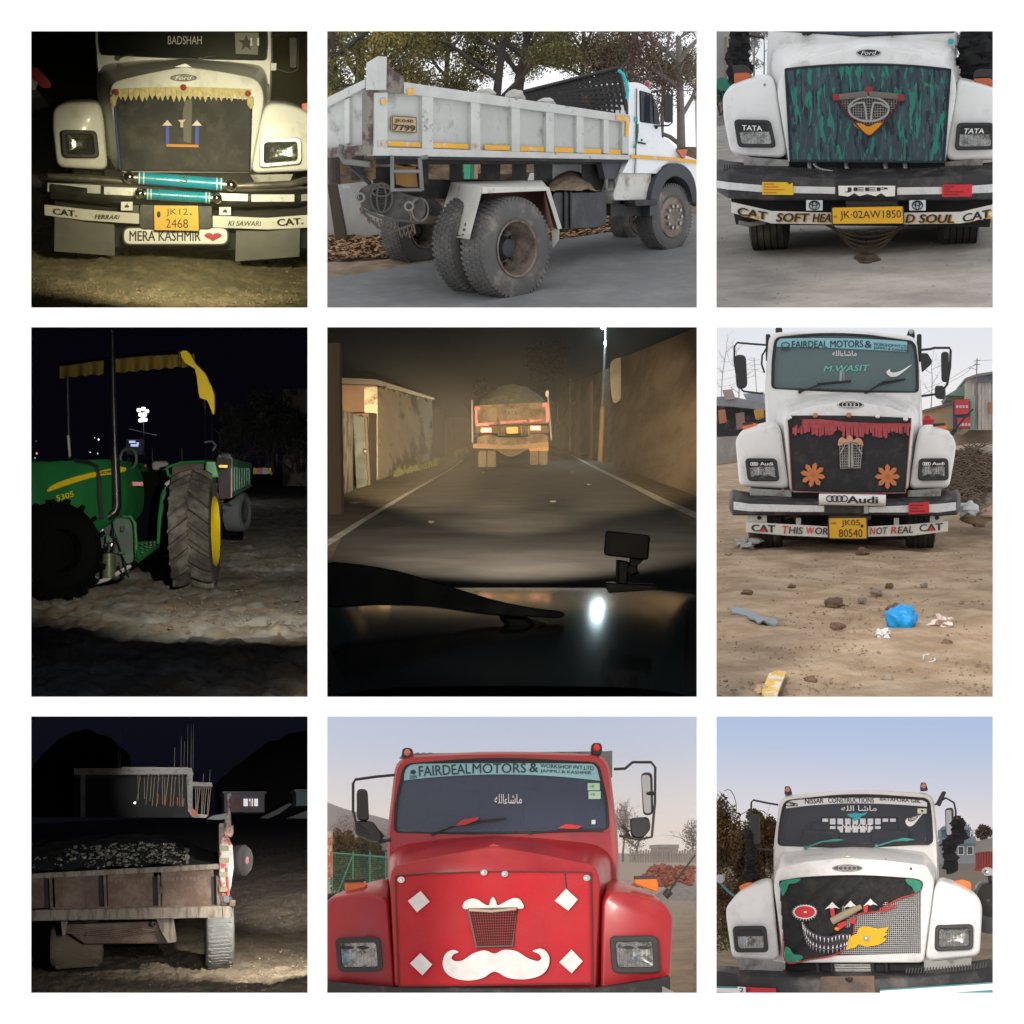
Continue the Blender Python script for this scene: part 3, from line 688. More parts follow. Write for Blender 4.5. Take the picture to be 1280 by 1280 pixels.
 lb=lettered_bar([(64,800,850,-10),(250,822,874,-50),(500,842,890,-70)],8,M('white_bar_paint'));r2=lettered_bar([(838,852,906,-70),(1090,862,916,-50),(1300,846,906,-10)],8,M('white_bar_paint'));dl=lambda x,y:-16-(x-64)*.16;dr=lambda x,y:-78+max(0,x-900)*.16
 text('CAT.',[(104,818),(214,830),(214,856),(104,846)],lambda x,y:-13-(x-64)*.24,blackp,lb,bold=.05);text('FERRARI',[(296,846),(412,850),(408,868),(296,866)],lambda x,y:-64-(x-300)*.06,blackp,lb,bold=.02,shear=.2)
 text('KI SAWARI',[(912,874),(1060,878),(1062,900),(908,898)],dr,blackp,r2,bold=.02,shear=.2);text('CAT.',[(1134,868),(1252,862),(1254,890),(1138,900)],lambda x,y:-56+(x-1090)*.19,blackp,r2,bold=.05)
 for q in (bx(416,788,470,828),bx(868,812,922,850)):p=plate(q,-80,whitep,'emblem_sticker');x,y=(q[0][0]+q[2][0])/2,(q[0][1]+q[2][1])/2;MB().prism(heart(x,y,22,-20),-82,1).build('fruit_mark',blackp,p);MB().prism([(x,y-10),(x+7,y-17),(x+5,y-10)],-82,1).build('fruit_leaf',blackp,p)
 MB().prism(rr(500,794,838,916,24),-66,20).build('plate_bracket',blkm,bevel=4);MB().box(440,800,500,840,-50,20).build('bracket',blkm)
 number_plate([(568,804),(772,806),(775,922),(570,918)],-92,[('JK12',.27,.12,.76,.45),('2468',.26,.54,.76,.9),('·',.8,.3,.85,.38)]);MB().ball(590,846,-94,8,3,14).build('plate_seal',plast)
 nb=MB().prism(rr(424,902,912,988,36),-60,6).build('name_board',whitep,bevel=2);MB().ring(rr(424,902,912,988,36),rr(431,909,905,981,31),-62.5,4).build('board_border',M('dark_border',(.06,.05,.08),.6),nb);text('MERA KASHMIR',(456,922,782,968),-62,blackp,nb,bold=.03);MB().prism(heart(840,948,80,46),-62,1.5).build('heart_mark',M('crimson',(.45,.01,.04),.5),nb)
 fl=M('grey_flap',(.12,.12,.11),.5,var=.2,scale=4,alpha=.9)
 for q in ([(112,856),(250,876),(386,892),(388,1036),(110,1016)],[(946,916),(1100,920),(1240,908),(1236,1040),(942,1062)]):MB().prism(q,-20,5).build('mudflap',fl)
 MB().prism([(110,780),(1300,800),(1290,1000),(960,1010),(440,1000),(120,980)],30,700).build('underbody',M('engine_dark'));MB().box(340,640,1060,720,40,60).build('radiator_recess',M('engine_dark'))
 plate([(1010,664),(1208,660),(1190,704),(1040,712)],10,M('grey_plate'),'side_plate')
 mirror([(1108,30),(1200,10,-10),(1232,24,-10),(1228,180,-10),(1190,196),(1112,170)],[(1190,30),(1226,30),(1222,176),(1192,176)],292,4,rad=10);plate([(1106,150),(1132,150),(1130,184),(1106,184)],288,whitep,'hinge_block')
 MB().box(1086,246,1098,320,200,10).build('bonnet_catch',plast);oo=MB().prism(rp([(1246,336),(1296,326),(1296,384),(1252,380)],8,3),60,30).build('indicator',M('red_amber_plastic',(.5,.09,.02),.3,coat=.4),bevel=4)
 tyre_front(190,420,990,1078,60,240);tyre_front(960,1190,990,1078,60,240)
 # neighbour cut by the left edge
 thing('parked_vehicle','red cabbed vehicle with a pale stripe cut by the left frame edge','vehicle',(20,900,500));MB().loft([z3(rp([(-40,150),(30,170),(92,236),(96,262),(60,266),(-40,190)],10,3),420),z3(rp([(-40,150),(30,170),(92,236),(96,262),(60,266),(-40,190)],10,3),700)]).build('roof_edge',M('bright_red_paint',(.5,.03,.03),.4));MB().loft([z3([(-40,196),(34,240),(24,272),(-40,280)],410),z3([(-40,196),(34,240),(24,272),(-40,280)],600)]).build('pale_panel',M('cream_panel',(.55,.52,.42),.6));MB().prism([(-40,280),(26,270),(120,380),(60,900),(-40,960)],520,300).build('dark_side',M('dark_paint',(.02,.022,.026),.4,coat=.3))
 # hand torch light from the front right, plus added fill spots
 spot('torch',1210,120,-2000,1010,500,0,1000,36,(1,.93,.62),1.,.05)
 spot('fill_truck',1000,60,-1600,860,560,60,260,52,(1,.91,.56),1.,.1)  # added spot filling in the truck front
 spot('fill_dirt',700,460,-1500,720,1180,-100,560,80,(1,.9,.55),1.,.08)  # added spot brightening the dirt below the truck
 # thin dusty air in the torch light
 mb=MB()
 for y in (14.6,40.):
  for px,py in ((b.rect[0]-5,b.rect[1]-5),(b.rect[2]+5,b.rect[1]-5),(b.rect[2]+5,b.rect[3]+5),(b.rect[0]-5,b.rect[3]+5)):l=b.loc(b.ray(px,py));mb.V.append(l*(y/l.y))
 mb.F=[(0,1,2,3),(7,6,5,4)]+[(i,(i+1) % 4,4+(i+1) % 4,4+i) for i in range(4)]
 hm_=bpy.data.materials.new('dusty_air');hm_.use_nodes=True;nt=hm_.node_tree;nt.nodes.clear();pv=nt.nodes.new('ShaderNodeVolumePrincipled');pv.inputs['Color'].default_value=(.9,.86,.6,1);pv.inputs['Density'].default_value=.012
 oo=nt.nodes.new('ShaderNodeOutputMaterial');nt.links.new(pv.outputs[0],oo.inputs['Volume']);h=struct(mb,'haze',hm_,smooth=0);h['kind']='stuff'
# ================================================================ white truck with camouflage cover (top right)
def camo():
 m=M('camouflage_canvas',(.035,.055,.07),.85,var=.2,scale=6,bump=.2,bscale=90)
 nt=m.node_tree;N=nt.nodes;L=nt.links;p=N['Principled BSDF'];tc=N.new('ShaderNodeTexCoord')
 prev=None
 def layer(scl,sc,lo,col,under,det=2.5,off=0.):
  mp=N.new('ShaderNodeMapping');mp.inputs['Scale'].default_value=scl;mp.inputs['Location'].default_value=(off,off*.7,off*.3);L.new(tc.outputs['Object'],mp.inputs[0])
  n=N.new('ShaderNodeTexNoise');n.inputs['Scale'].default_value=sc;n.inputs['Detail'].default_value=det;n.inputs['Distortion'].default_value=.6;L.new(mp.outputs[0],n.inputs['Vector'])
  r=N.new('ShaderNodeMapRange');r.inputs[1].default_value=lo;r.inputs[2].default_value=lo+.02;L.new(n.outputs[0],r.inputs[0])
  x=N.new('ShaderNodeMixRGB');L.new(r.outputs[0],x.inputs[0]);x.inputs[2].default_value=(*col,1)
  if under:L.new(under,x.inputs[1])
  else:x.inputs[1].default_value=(.04,.062,.078,1)
  return x.outputs[0]
 o=layer((1,.1,.2),26,.55,(.018,.028,.04),None);o=layer((1,.1,.2),30,.53,(.05,.09,.105),o,off=7.);o=layer((1.1,.1,.24),24,.565,(.025,.21,.15),o,off=3.)
 L.new(o,p.inputs['Base Color']);return m
def bay_camo_truck():
 b=BTR;use(b);b.ground(70,640,1015,60)
 bay_sky(b,120,sky_mat('overcast_sky',S(226,228,230),S(206,212,220),2,20,1.15))
 conc=M('worn_concrete',(.285,.262,.238),.85,var=.16,scale=1.3,col2=(.19,.172,.158),mix=(.42,.64),scale2=1.6,bump=.25,bscale=40)
 terrain(b,'concrete_yard',conc,[(1400,0),(900,60),(400,40),(110,24)],amp=.004,fs=3,nx=120)
 scatter(b,'grit',M('lot_stone',(.26,.2,.14),.95,var=.3),420,(10,1275,1270,900),.006,seed=6)
 oil=M('oil_stain',(.05,.035,.028),.5,var=.4,scale=12,col2=(.12,.085,.06),mix=(.45,.6),scale2=14);mb=MB();cp=b.g(698,1048);mb.V.append(cp+b.gn*.012)
 for k in range(28):
  a=2*math.pi*k/28;r_=1+.3*noise.noise(Vector((math.cos(a)*1.5,math.sin(a)*1.5,2)));mb.V.append(b.g(698+58*r_*math.cos(a),1048+22*r_*math.sin(a))+b.gn*.009)
 mb.F=[(0,1+k,1+(k+1) % 28) for k in range(28)];struct(mb,'oil_stain',oil,at=cp,smooth=0)
 thing('truck','white truck with a green camouflage cover tied over its grille','truck',(690,1015,120))
 pm=M('white_paint_worn')
 t=dict(paint=pm,wy=300,rear=200,
  cab=[(236,420),(238,120),(246,-62),(680,-66),(1108,-62),(1112,120),(1114,420),(680,420)],cab_r=5,
  win=[(274,2),(272,-10),(280,-46),(680,-50),(1078,-46),(1092,-10),(1092,10),(680,20)],win_r=8,
  bonnet=[(338,604),(284,280),(318,172),(480,116),(705,66),(940,112),(1090,160),(1112,270),(1056,604)],
  bonnet_back=[(300,604),(252,160),(264,64),(450,36),(705,30),(930,36),(1088,56),(1110,130),(1096,604)],bon_r=[4,40,60,80,10,80,60,40,4],
  wing_l=[(74,574),(38,400),(34,300),(70,256),(160,220),(262,206),(284,280),(332,588)],wing_l_back=[(84,574),(52,400),(50,290),(86,244),(170,210),(256,196),(284,280),(332,588)],
  wing_r=[(1058,600),(1104,290),(1118,224),(1190,240),(1270,262),(1312,290),(1312,440),(1312,594)],wing_r_back=[(1058,600),(1104,290),(1118,212),(1190,228),(1262,250),(1300,280),(1300,440),(1300,594)],wing_rad=46)
 o=truck_front(t)
 wiper((412,8),(470,4),blk,7,dy=292);MB().prism([(404,4),(470,4),(440,18),(424,26)],288,8).build('wiper_hub',blk);MB().prism([(792,8),(866,10),(830,16),(812,28)],288,8).build('wiper_hub',blk)
 oval_badge(706,103,58,18,-3,script='Ford')
 MB().prism(ell(1084,50,15,14,20),270,4).build('round_sticker',M('teal_sticker',(.05,.4,.42),.5))
 MB().ball(228,250,20,6,4,6).build('wing_bolt',steel)
 c,fn=cloth_part([(322,178),(1082,180),(1052,606),(346,602)],-2,camo(),'grille_cover',3.5,top=24,seed=8)
 hem=M('dark_green_hem',(.02,.03,.035),.85)
 MB().tube([(*fn(i/24,0)[:2],-9) for i in range(25)]+[(*fn(1,i/10)[:2],-9) for i in range(11)]+[(*fn(1-i/24,1)[:2],-9) for i in range(25)]+[(*fn(0,1-i/10)[:2],-9) for i in range(11)],4,6).build('hem',hem,c)
 tri=spl([(572,316),(620,300),(706,306),(790,300),(842,314),(834,350),(790,408),(740,462),(708,484),(674,462),(628,408),(584,350)],3)
 w_=patch(tri,-13,M('window_dark'),'mesh_window',c);mg=MB()
 for k in range(1,22):
  x=572+k*12.5;ys=[y for y in range(300,486,2) if inpoly(x,y,tri)]
  if ys:mg.tube([(x,ys[0],-15),(x,min(ys[-1],432),-15)],1.4,4)
 for k in range(1,11):
  y=312+k*12;xs_=[x for x in range(566,850,2) if inpoly(x,y,tri)]
  if xs_:mg.tube([(xs_[0],y,-16),(xs_[-1],y,-16)],1.4,4)
 mg.build('wire_mesh',galv,w_,kind='stuff',smooth=0)
 t_logo(706,362,92,56,-21,M('pewter',(.4,.38,.36),.35,.7),w_,6.5)
 patch(spl([(636,428),(672,428),(704,442),(740,426),(772,428),(744,462),(708,486),(672,464)],3),-19,M('orange_yellow_felt',(.68,.27,.012),.8,var=.1),'orange_beak',w_)
 MB().tube([(*p,-18) for p in tri+[tri[0]]],4,6).build('window_hem',M('dark_red_hem',(.1,.02,.02),.8),w_)
 MB().loft([z3([(566,292),(700,278),(704,306),(572,322)],-30),z3([(566,292),(700,278),(704,306),(572,322)],-16)]).loft([z3([(704,278),(844,290),(838,320),(706,306)],-30),z3([(704,278),(844,290),(838,320),(706,306)],-16)]).build('brow_roll',M('grey_brown_canvas',(.17,.145,.125),.85,var=.2,bump=.3),w_,bevel=6,seg=3)
 for x,y in ((558,308),(852,310),(706,274)):MB().prism(rr(x-18,y-16,x+18,y+14,6),-28,10).build('red_tab',M('dull_red_felt',(.3,.035,.04),.85),w_,bevel=2)
 for q in ([(84,408),(254,412),(282,540),(104,538)],[(1112,424),(1282,424),(1290,548),(1100,552)]):
  h=headlight(q,18,24,2,band=.4);qi=inset(q,22);text('TATA',[qd(qi,.14,.14),qd(qi,.8,.14),qd(qi,.78,.36),qd(qi,.1,.36)],-12,whitep,h,bold=.03)
 for sx,q,cp in ((0,[(86,196),(150,194),(172,206),(150,224),(96,246),(88,240)],[(78,160),(140,158),(168,190),(168,200),(84,204)]),(1,[(1186,222),(1260,218),(1276,226),(1276,258),(1200,238)],[(1190,190),(1206,178),(1276,178),(1276,218),(1190,218)])):
  oo=MB().prism(rp(q,10,3),90,40).build('indicator',M('red_amber_plastic',(.5,.09,.02),.3,coat=.4),bevel=5);MB().prism(rp(cp,10,3),96,40).build('indicator_cap',plast,oo,bevel=5)
 # bumper
 bp=bumper([(-10,610,650,700,120),(10,590,640,742,20),(60,598,652,772,-50),(240,618,668,782,-84),(560,628,684,782,-96),(840,628,684,782,-96),(1130,616,668,782,-84),(1312,600,640,774,-30)],120,M('bumper_black'))
 tr=MB()
 for k in range(40):
  x=40+k*12;y=614+ (x/520)*24;tr.prism([(x,y),(x+7,y),(x+5,y+26),(x-2,y+26)],-10,5)
 for k in range(30):x=900+k*13;y=636-(x-900)/380*20;tr.prism([(x,y),(x+7,y),(x+9,y+26),(x+2,y+26)],-10,5)
 tr.build('bumper_tread',plast,kind='stuff',smooth=0)
 sil=M('silver_reflective');MB().ribbon([(8,690,724,6),(60,698,732,-64),(240,714,746,-96),(552,720,752,-108)],6).build('bumper_stripe',sil,bp,bevel=1);MB().ribbon([(836,722,756,-108),(1130,718,752,-96),(1312,704,744,-44)],6).build('bumper_stripe',sil,bp,bevel=1)
 ys=plate([(215,697),(330,698),(340,708),(356,700),(360,757),(216,755)],-110,M('yellow_sticker',(.78,.5,.01),.5),'bumper_sticker',parent=bp);rs=plate([(1045,710),(1182,708),(1180,764),(1042,766)],-110,M('red_sticker'),'bumper_sticker',parent=bp)
 for k in range(4):MB().box(222,704+k*13,222+(50,70,96,60)[k],708+k*13,-111.5,1).build('print_line',M('orange_print',(.65,.1,.01),.6),ys);MB().box(1052,716+k*12,1052+(44,30,90,70)[k],720+k*12,-111.5,1).build('print_line',M('dark_red_print',(.16,.005,.01),.6),rs)
 jp=MB().box(558,688,836,768,-116,30).build('name_plate',blkm,bevel=4);wpl=MB().prism([(566,714),(828,714),(826,762),(786,764),(762,748),(738,762),(700,752),(664,762),(640,748),(612,764),(568,758)],-119,2).build('white_shape',whitep,jp);text('JEEP',(598,722,792,744),-121,blackp,wpl,bold=.045)
 # lettered bar
 bar=M('white_bar_paint');lb=lettered_bar([(74,788,838,-40),(258,830,888,-70),(540,838,892,-84)],8,bar);r2=lettered_bar([(866,838,892,-84),(1130,834,888,-70),(1312,792,850,-36)],8,bar)
 og=M('ochre_lettering',(.62,.3,.02),.5);dl=lambda x,y:-46-(x-74)*.14 if x < 560 else -90;dr=lambda x,y:-88+max(0,x-1000)*.16
 for s_,q,f,par in (('CAT',[(104,812),(238,836),(242,872),(104,848)],dl,lb),('SOFT',[(284,840),(432,842),(432,880),(280,878)],dl,lb),('HEA',[(450,843),(536,843),(530,880),(448,880)],lambda x,y:-90,lb),('D',[(880,846),(918,846),(916,882),(876,884)],lambda x,y:-92,r2),('SOUL',[(940,846),(1100,846),(1096,884),(936,884)],dr,r2),('CAT',[(1138,846),(1266,822),(1270,858),(1140,882)],dr,r2)):
  text(s_,[(x+5,y+4) for x,y in q],f,og,par,bold=.055,shear=.12);text(s_,q,lambda x,y,f=f:f(x,y)-3,blackp,par,bold=.05,shear=.12)
 for x in (138,1206):MB().prism([(x+40,862 if x < 500 else 866),(x+56,848),(x+72,866)],-90,2).build('triangle_mark',og,lb if x < 500 else r2)
 for x in (456,930):
  p=plate(bx(x-38,780,x+38,828),-92,M('pale_label',(.6,.66,.7),.5),'emblem_sticker');MB().tube([(x+24*math.cos(a*.3),804+20*math.sin(a*.3),-95) for a in range(22)],2.2,5).tube([(x+9*math.cos(a*.3),804+20*math.sin(a*.3),-95.5) for a in range(22)],2,5).tube([(x+18*math.cos(a*.3),796+8*math.sin(a*.3),-96) for a in range(22)],2,5).build('sticker_mark',blackp,p)
 number_plate([(537,814),(863,808),(866,888),(540,890)],-104,[('JK·02AW1850',.11,.22,.97,.8),('IND',.02,.5,.07,.62)]);
 MB().box(600,768,840,816,-60,30).build('plate_bracket',blkm,bevel=3)
 MB().prism([(70,760),(1280,770),(1262,905),(95,892)],20,900).build('underbody',M('engine_dark'));MB().tube([(110,880,10),(160,892,4),(230,880,10)],12,8).build('tow_hook',steel)
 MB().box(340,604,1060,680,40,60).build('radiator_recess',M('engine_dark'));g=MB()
 for x in (430,600,780,870):g.tube([(x,600,30),(x+8,660,10)],11,8)
 g.tube([(455,612,20),(480,640,0),(540,652,-10)],9,8).build('pipes',steel,kind='stuff')
 for q in ([(128,580),(340,596),(340,628),(132,622)],[(1056,604),(1232,590),(1230,622),(1056,634)]):plate(q,24,M('grey_plate'),'side_plate')
 # chains hung in loops below the plate
 ch=M('rusty_chain',(.14,.095,.065),.6,.6,var=.3,scale=20)
 for k in range(5):
  d=30+k*24;x0,x1=506+k*9,884-k*8;pts=[]
  for i in range(34):u=i/33;pts.append((x0+(x1-x0)*u,896+d*4*u*(1-u)*.98,-70+k*3))
  l=MB()
  for i in range(33):
   p,q=pts[i],pts[i+1];mx,my=(p[0]+q[0])/2,(p[1]+q[1])/2;dx,dy_=(q[0]-p[0])*.62,(q[1]-p[1])*.62;n_=4.2 if i % 2 else 1.2;L_=math.hypot(dx,dy_) or 1;ox,oy=-dy_/L_*n_,dx/L_*n_
   l.tube([(mx-dx+ox*.4,my-dy_+oy*.4,p[2]-(0 if i % 2 else 4)),(mx+ox,my+oy,p[2]),(mx+dx+ox*.4,my+dy_+oy*.4,p[2]),(mx+dx-ox*.4,my+dy_-oy*.4,p[2]),(mx-ox,my-oy,p[2]),(mx-dx-ox*.4,my-dy_-oy*.4,p[2]),(mx-dx+ox*.4,my-dy_+oy*.4,p[2])],1.6,4)
  l.build('chain',ch,smooth=0)
 bw=M('black_wool');pompom([(112,-40,290),(118,60,285),(104,140,280),(124,190,280),(106,236,280)],42,bw,34,seed=7);pompom([(1236,-40,290),(1230,50,285),(1206,120,280),(1216,200,280)],66,bw,34,seed=8)
 mirror([(100,20,0),(160,24,0),(226,34)],[(66,-50),(136,-50),(142,36),(76,44)],296,6,rad=20);mirror([(1128,66),(1190,66,0),(1240,60,0)],[(1222,-50),(1292,-50),(1290,60),(1230,66)],296,6,rad=20)
 tyre_front(150,330,930,1010,60,240);tyre_front(1040,1220,930,1010,60,240)
 # ---------------- surroundings
 thing('house_wall','grey plastered house wall with a pipe at the left frame edge','wall',(40,380,1800));wl=M('grey_plaster',(.3,.29,.285),.9,var=.15,scale=1.5,col2=(.2,.19,.185),mix=(.48,.62),scale2=1.4)
 MB().prism([(-50,-40),(44,-40),(44,380),(-50,420)],1500,900).build('wall',wl);MB().tube([(48,30,1480),(50,380,1480)],7,8).build('downpipe',M('brown_pipe',(.2,.14,.12),.6));MB().tube([(-20,290,1200),(110,60,1700)],6,6).build('stay_rod',M('brown_pipe'))
 bush('pale green shrub between the wall and the left wing',40,280,60,50,900,M('dusty_leaf',(.06,.12,.08),.85,var=.4,scale=3),1200,9,71,base=390)
 MB()
 solo(MB().prism(spl([(-10,236),(20,216),(56,222),(72,260),(50,276),(10,268)],3),700,60),'green_cloth',M('green_cloth',(.03,.2,.13),.85,var=.3),'green cloth hung on the left edge behind the indicator','cloth',(30,276,700),bevel=4)
 ft=M('haze_pale_twigs',(.24,.22,.21),.95,var=.3)  # distant haze put into the pale twig colour
 for i,(path,r,nl,lb) in enumerate([([(180,330,3000),(178,120,3000),(186,-20,3000)],9,14,'pale leafless tree between the left mirror and the cab'),([(222,320,3600),(226,100,3600),(222,-20,3600)],6,14,'slender pale tree beside the cab edge on the left'),([(1160,300,2600),(1158,120,2600),(1168,-20,2600)],9,18,'pale tree between the cab and the right mirror'),([(1262,260,3200),(1254,100,3200),(1262,-20,3200)],7,18,'pale tree behind the right mirror tail')]):
  tree(b,'tree',lb,path,r,ft,ft,80+i,3,110,nl,7,spread=.6,leafrad=40)
 solo(MB().prism([(-40,300),(240,210),(240,236),(-40,350)],2400,60),'pale_fence',M('pale_fence',(.3,.29,.28),.9,var=.1),'pale low fence crossing behind the left mirror tail','fence',(110,300,2400))
 solo(MB().prism([(1112,170),(1312,140),(1312,250),(1112,240)],3000,100),'pale_fence',M('pale_fence'),'pale low wall behind the right mirror tail','wall',(1200,245,3000))
# ================================================================ white truck on the dirt lot (middle right)
def bay_lot_truck():
 b=BMR;use(b);b.ground(300,440,772,0)
 bay_sky(b,260,sky_mat('pale_winter_sky',S(236,234,234),S(222,226,234),15,38,1.04))
 soil=M('lot_soil',(.38,.262,.162),.95,var=.28,scale=1.1,col2=(.45,.34,.235),mix=(.42,.6),scale2=2.2,bump=1.,bscale=34)
 def hump(zx,zy,p):
  h=0.
  if zx > 700 and zy < 640:h += .9*max(0,min(1,(zx-800)/60))*math.exp(-((zy-520)/75)**2)
  return h
 terrain(b,'dirt_lot',soil,[(1380,0),(1000,110),(780,90),(560,70),(420,40),(345,20)],amp=.035,fs=1.6,nx=230,hump=hump)
 scatter(b,'loose_stones',M('lot_stone',(.26,.2,.14),.95,var=.3),520,(10,1270,950,640),.012,seed=4)
 scatter(b,'soil_crumbs',M('soil_crumb',(.2,.14,.09),.95,var=.3),2400,(10,1275,950,780),.007,seed=9)
 thing('truck','white truck with a black cover, red fringe and two orange flowers on its grille','truck',(440,772,40))
 mint=M('white_paint_worn')
 t=dict(paint=mint,wy=230,rear=330,lining=M('green_grey_lining',(.16,.23,.24),.7,var=.2),
  glass=M('mint_windscreen',(.2,.29,.3),.06,var=0,alpha=.4),  # reflection tone put into the pale glass colour
  cab=[(178,400),(170,220),(186,22),(440,10),(694,34),(712,225),(716,400),(440,400)],cab_r=[4,40,36,200,36,40,4,4],
  win=[(202,212),(204,120),(214,40),(440,26),(682,54),(692,140),(694,225),(440,218)],win_r=[18,25,25,160,25,25,18,160],
  bonnet=[(260,574),(236,335),(246,300),(330,276),(465,256),(600,278),(676,306),(684,340),(664,566)],
  bonnet_back=[(226,574),(206,300),(232,258),(330,234),(460,226),(590,236),(690,262),(704,302),(696,566)],bon_r=18,
  wing_l=[(84,552),(72,420),(70,388),(92,362),(160,342),(212,336),(228,362),(256,562)],wing_l_back=[(90,552),(84,410),(86,374),(108,350),(160,332),(208,326),(228,362),(256,562)],
  wing_r=[(668,562),(692,400),(706,350),(756,350),(808,366),(832,402),(824,460),(806,558)],wing_r_back=[(668,562),(692,400),(706,340),(756,338),(800,352),(820,390),(814,460),(798,558)],wing_rad=24,fy=18)
 o=truck_front(t);cab,wind=o['cab'],o['wind']
 strip=M('pale_blue_film');dk=M('dark_blue_lettering');teal=M('mint_film',(.12,.5,.45),.5,var=.05)
 st=[(x,41+.00012*(x-430)**2+(x-440)*.018,76+.00006*(x-430)**2+(x-440)*.04,232) for x in range(212,680,18)]
 v=MB().ribbon(st,3).build('sun_strip',strip,wind)
 text('FAIRDEAL MOTORS',[(265,50),(510,48),(510,72),(265,74)],229.5,dk,v,bold=.02);text('&',(516,50,540,74),229.5,dk,v,bold=.02)
 text('WORKSHOP PVT.LTD',[(546,55),(664,66),(664,76),(546,66)],229.5,dk,v);text('JAMMU & KASHMIR',[(546,68),(668,80),(668,91),(546,80)],229.5,dk,v)
 MB().tube([(242+14*math.cos(a/3),64+8*math.sin(a/3),229) for a in range(20)],1.6,5).build('strip_emblem',dk,v);text('2009',(228,76,258,84),229.5,dk,v)
 text('\uFEEA\uFEE0\uFEDF\uFE8D\uFE80\uFE8E\uFEB7\uFE8E\uFEE3',(404,83,488,103),232,whitep,wind,bold=.012)
 text('M.WASIT',[(376,136),(532,132),(530,153),(374,155)],232,teal,wind,bold=.02,shear=.15)
 swoosh([(588,140),(680,130),(682,168),(592,176)],232,whitep,wind)
 MB().tube([(434,152,246),(432,190,246)],6,6).tube([(442,152,246),(444,188,246)],3,6).build('hanging_charm',whitep)
 wiper((292,226),(468,190),blk,3,(350,200,468,188),222);wiper((520,230),(655,182),blk,3,(560,202,655,182),222)
 oval_badge(467,270,46,13,-2,True)
 # grille cover with fringe and flowers
 vin=M('black_canvas',(.02,.02,.022),.8,var=.3,scale=4,bump=.25,bscale=70,col2=(.05,.045,.045),mix=(.5,.7))
 c,fn=cloth_part([(250,308),(676,316),(656,574),(264,568)],-2,vin,'grille_cover',2.4,top=4,seed=5,bottom=4)
 rd=M('faded_red_felt',(.42,.075,.085),.85,var=.25,scale=15)
 MB().tube([(*fn(0,i/12)[:2],-9) for i in range(13)]+[(*fn(i/20,1)[:2],-9) for i in range(21)]+[(*fn(1,1-i/12)[:2],-9) for i in range(13)],1.8,5).build('piping',M('pale_red_piping',(.4,.16,.14),.8),c)
 MB().ribbon([(264,320,350,-9),(360,320,346,-10),(460,330,350,-10),(560,334,352,-10),(672,334,360,-9)],2).build('red_band',rd,c)
 fringe(lambda x:338,lambda x:362+12*abs(math.sin(x*.03))+(8 if 440 < x < 600 else 0),266,670,44,-13,rd,seed=3,parent=c)
 fringe(lambda x:318,lambda x:340+8*math.sin(x*.05),250,300,8,-16,vin,'black_fringe_strip',seed=5,parent=c);fringe(lambda x:346,lambda x:374,590,674,12,-11,vin,'black_fringe_strip',seed=6,parent=c)
 for x,y,m_ in ((256,316,chrome),(345,307,M('copper_stud',(.5,.22,.12),.4,.4)),(461,306,M('copper_stud')),(560,310,chrome),(656,320,chrome)):MB().ball(x,y,-12,9,6,9).build('cover_stud',m_,c)
 og=M('orange_felt',(.58,.2,.075),.85,var=.12,scale=20)
 flower(337,512,44,-12,og,c);flower(594,518,44,-12,og,c,a0=.0)
 q=[(429,400),(507,398),(500,488),(432,490)]
 patch(q,-11,M('window_dark',(.03,.03,.03),.7),'mesh_backing',c);mesh_grid(q,9,10,1.1,-13,galv,parent=c)
 patch(spl([(424,412),(426,390),(440,382),(452,390),(456,380),(466,376),(474,384),(476,392),(492,384),(506,392),(510,412),(488,402),(466,398),(444,404)],3),-14,M('peach_felt',(.6,.3,.18),.85),'crown_patch',c)
 lg=MB().tube([(446,408,-15),(466,400,-15),(488,408,-15)],4,6).tube([(462,404,-15),(462,486,-15)],5,6).tube([(472,404,-15),(472,486,-15)],5,6).tube([(430,440,-15),(444,416,-15)],4,6).tube([(506,440,-15),(490,416,-15)],4,6);lg.build('steel_emblem',steel,c)
 for q,tq in (([(102,454),(212,455),(222,534),(112,534)],0),([(702,455),(804,454),(806,531),(698,532)],1)):
  h=headlight(q,12,16,2,band=.3);q2=inset(q,14)
  text('Audi',[qd(q,.46,.17),qd(q,.86,.17),qd(q,.86,.31),qd(q,.46,.31)],-11.5,whitep,h,bold=.03);rings(qd(q,.27,.27)[0],qd(q,.27,.25)[1],26,10,-11,whitep,h)
 # bumper, sticker, roller
 bb_=bumper([(48,574,600,632,40),(60,560,588,652,-10),(120,572,600,652,-46),(280,584,604,652,-56),(440,586,606,652,-60),(600,586,606,652,-56),(770,574,604,654,-46),(834,562,588,650,-10),(846,576,600,632,40)],90,M('bumper_black'))
 sil=M('silver_reflective',(.62,.63,.64),.35,.2,var=.12,scale=12,bump=.2,bscale=120)
 MB().ribbon([(52,606,626,20),(64,604,632,-20),(120,612,638,-56),(280,616,640,-66),(376,618,640,-68)],5).build('bumper_stripe',sil,bb_,bevel=1);MB().ribbon([(528,622,642,-70),(600,620,642,-66),(770,612,642,-56),(830,606,634,-20),(842,606,628,20)],5).build('bumper_stripe',sil,bb_,bevel=1)
 p0,p1=b.P(358,596,-84),b.P(588,600,-84);ax=(p1-p0);rl=MB().lathe((p0+p1)/2,ax,[(-ax.length/2,.001),(-ax.length/2,19*b.k),(ax.length/2,19*b.k),(ax.length/2,.001)],28).build('roller_bar',whitepaint)
 text('Audi',[(456,585),(560,587),(560,611),(456,609)],-104.5,blackp,rl,bold=.045);rings(420,594,72,20,-104.5,blackp,rl)
 MB().tube([(365,592,-50),(365,640,-50)],7,8).tube([(520,620,-70),(520,645,-70)],9,8).build('tow_pin',steel)
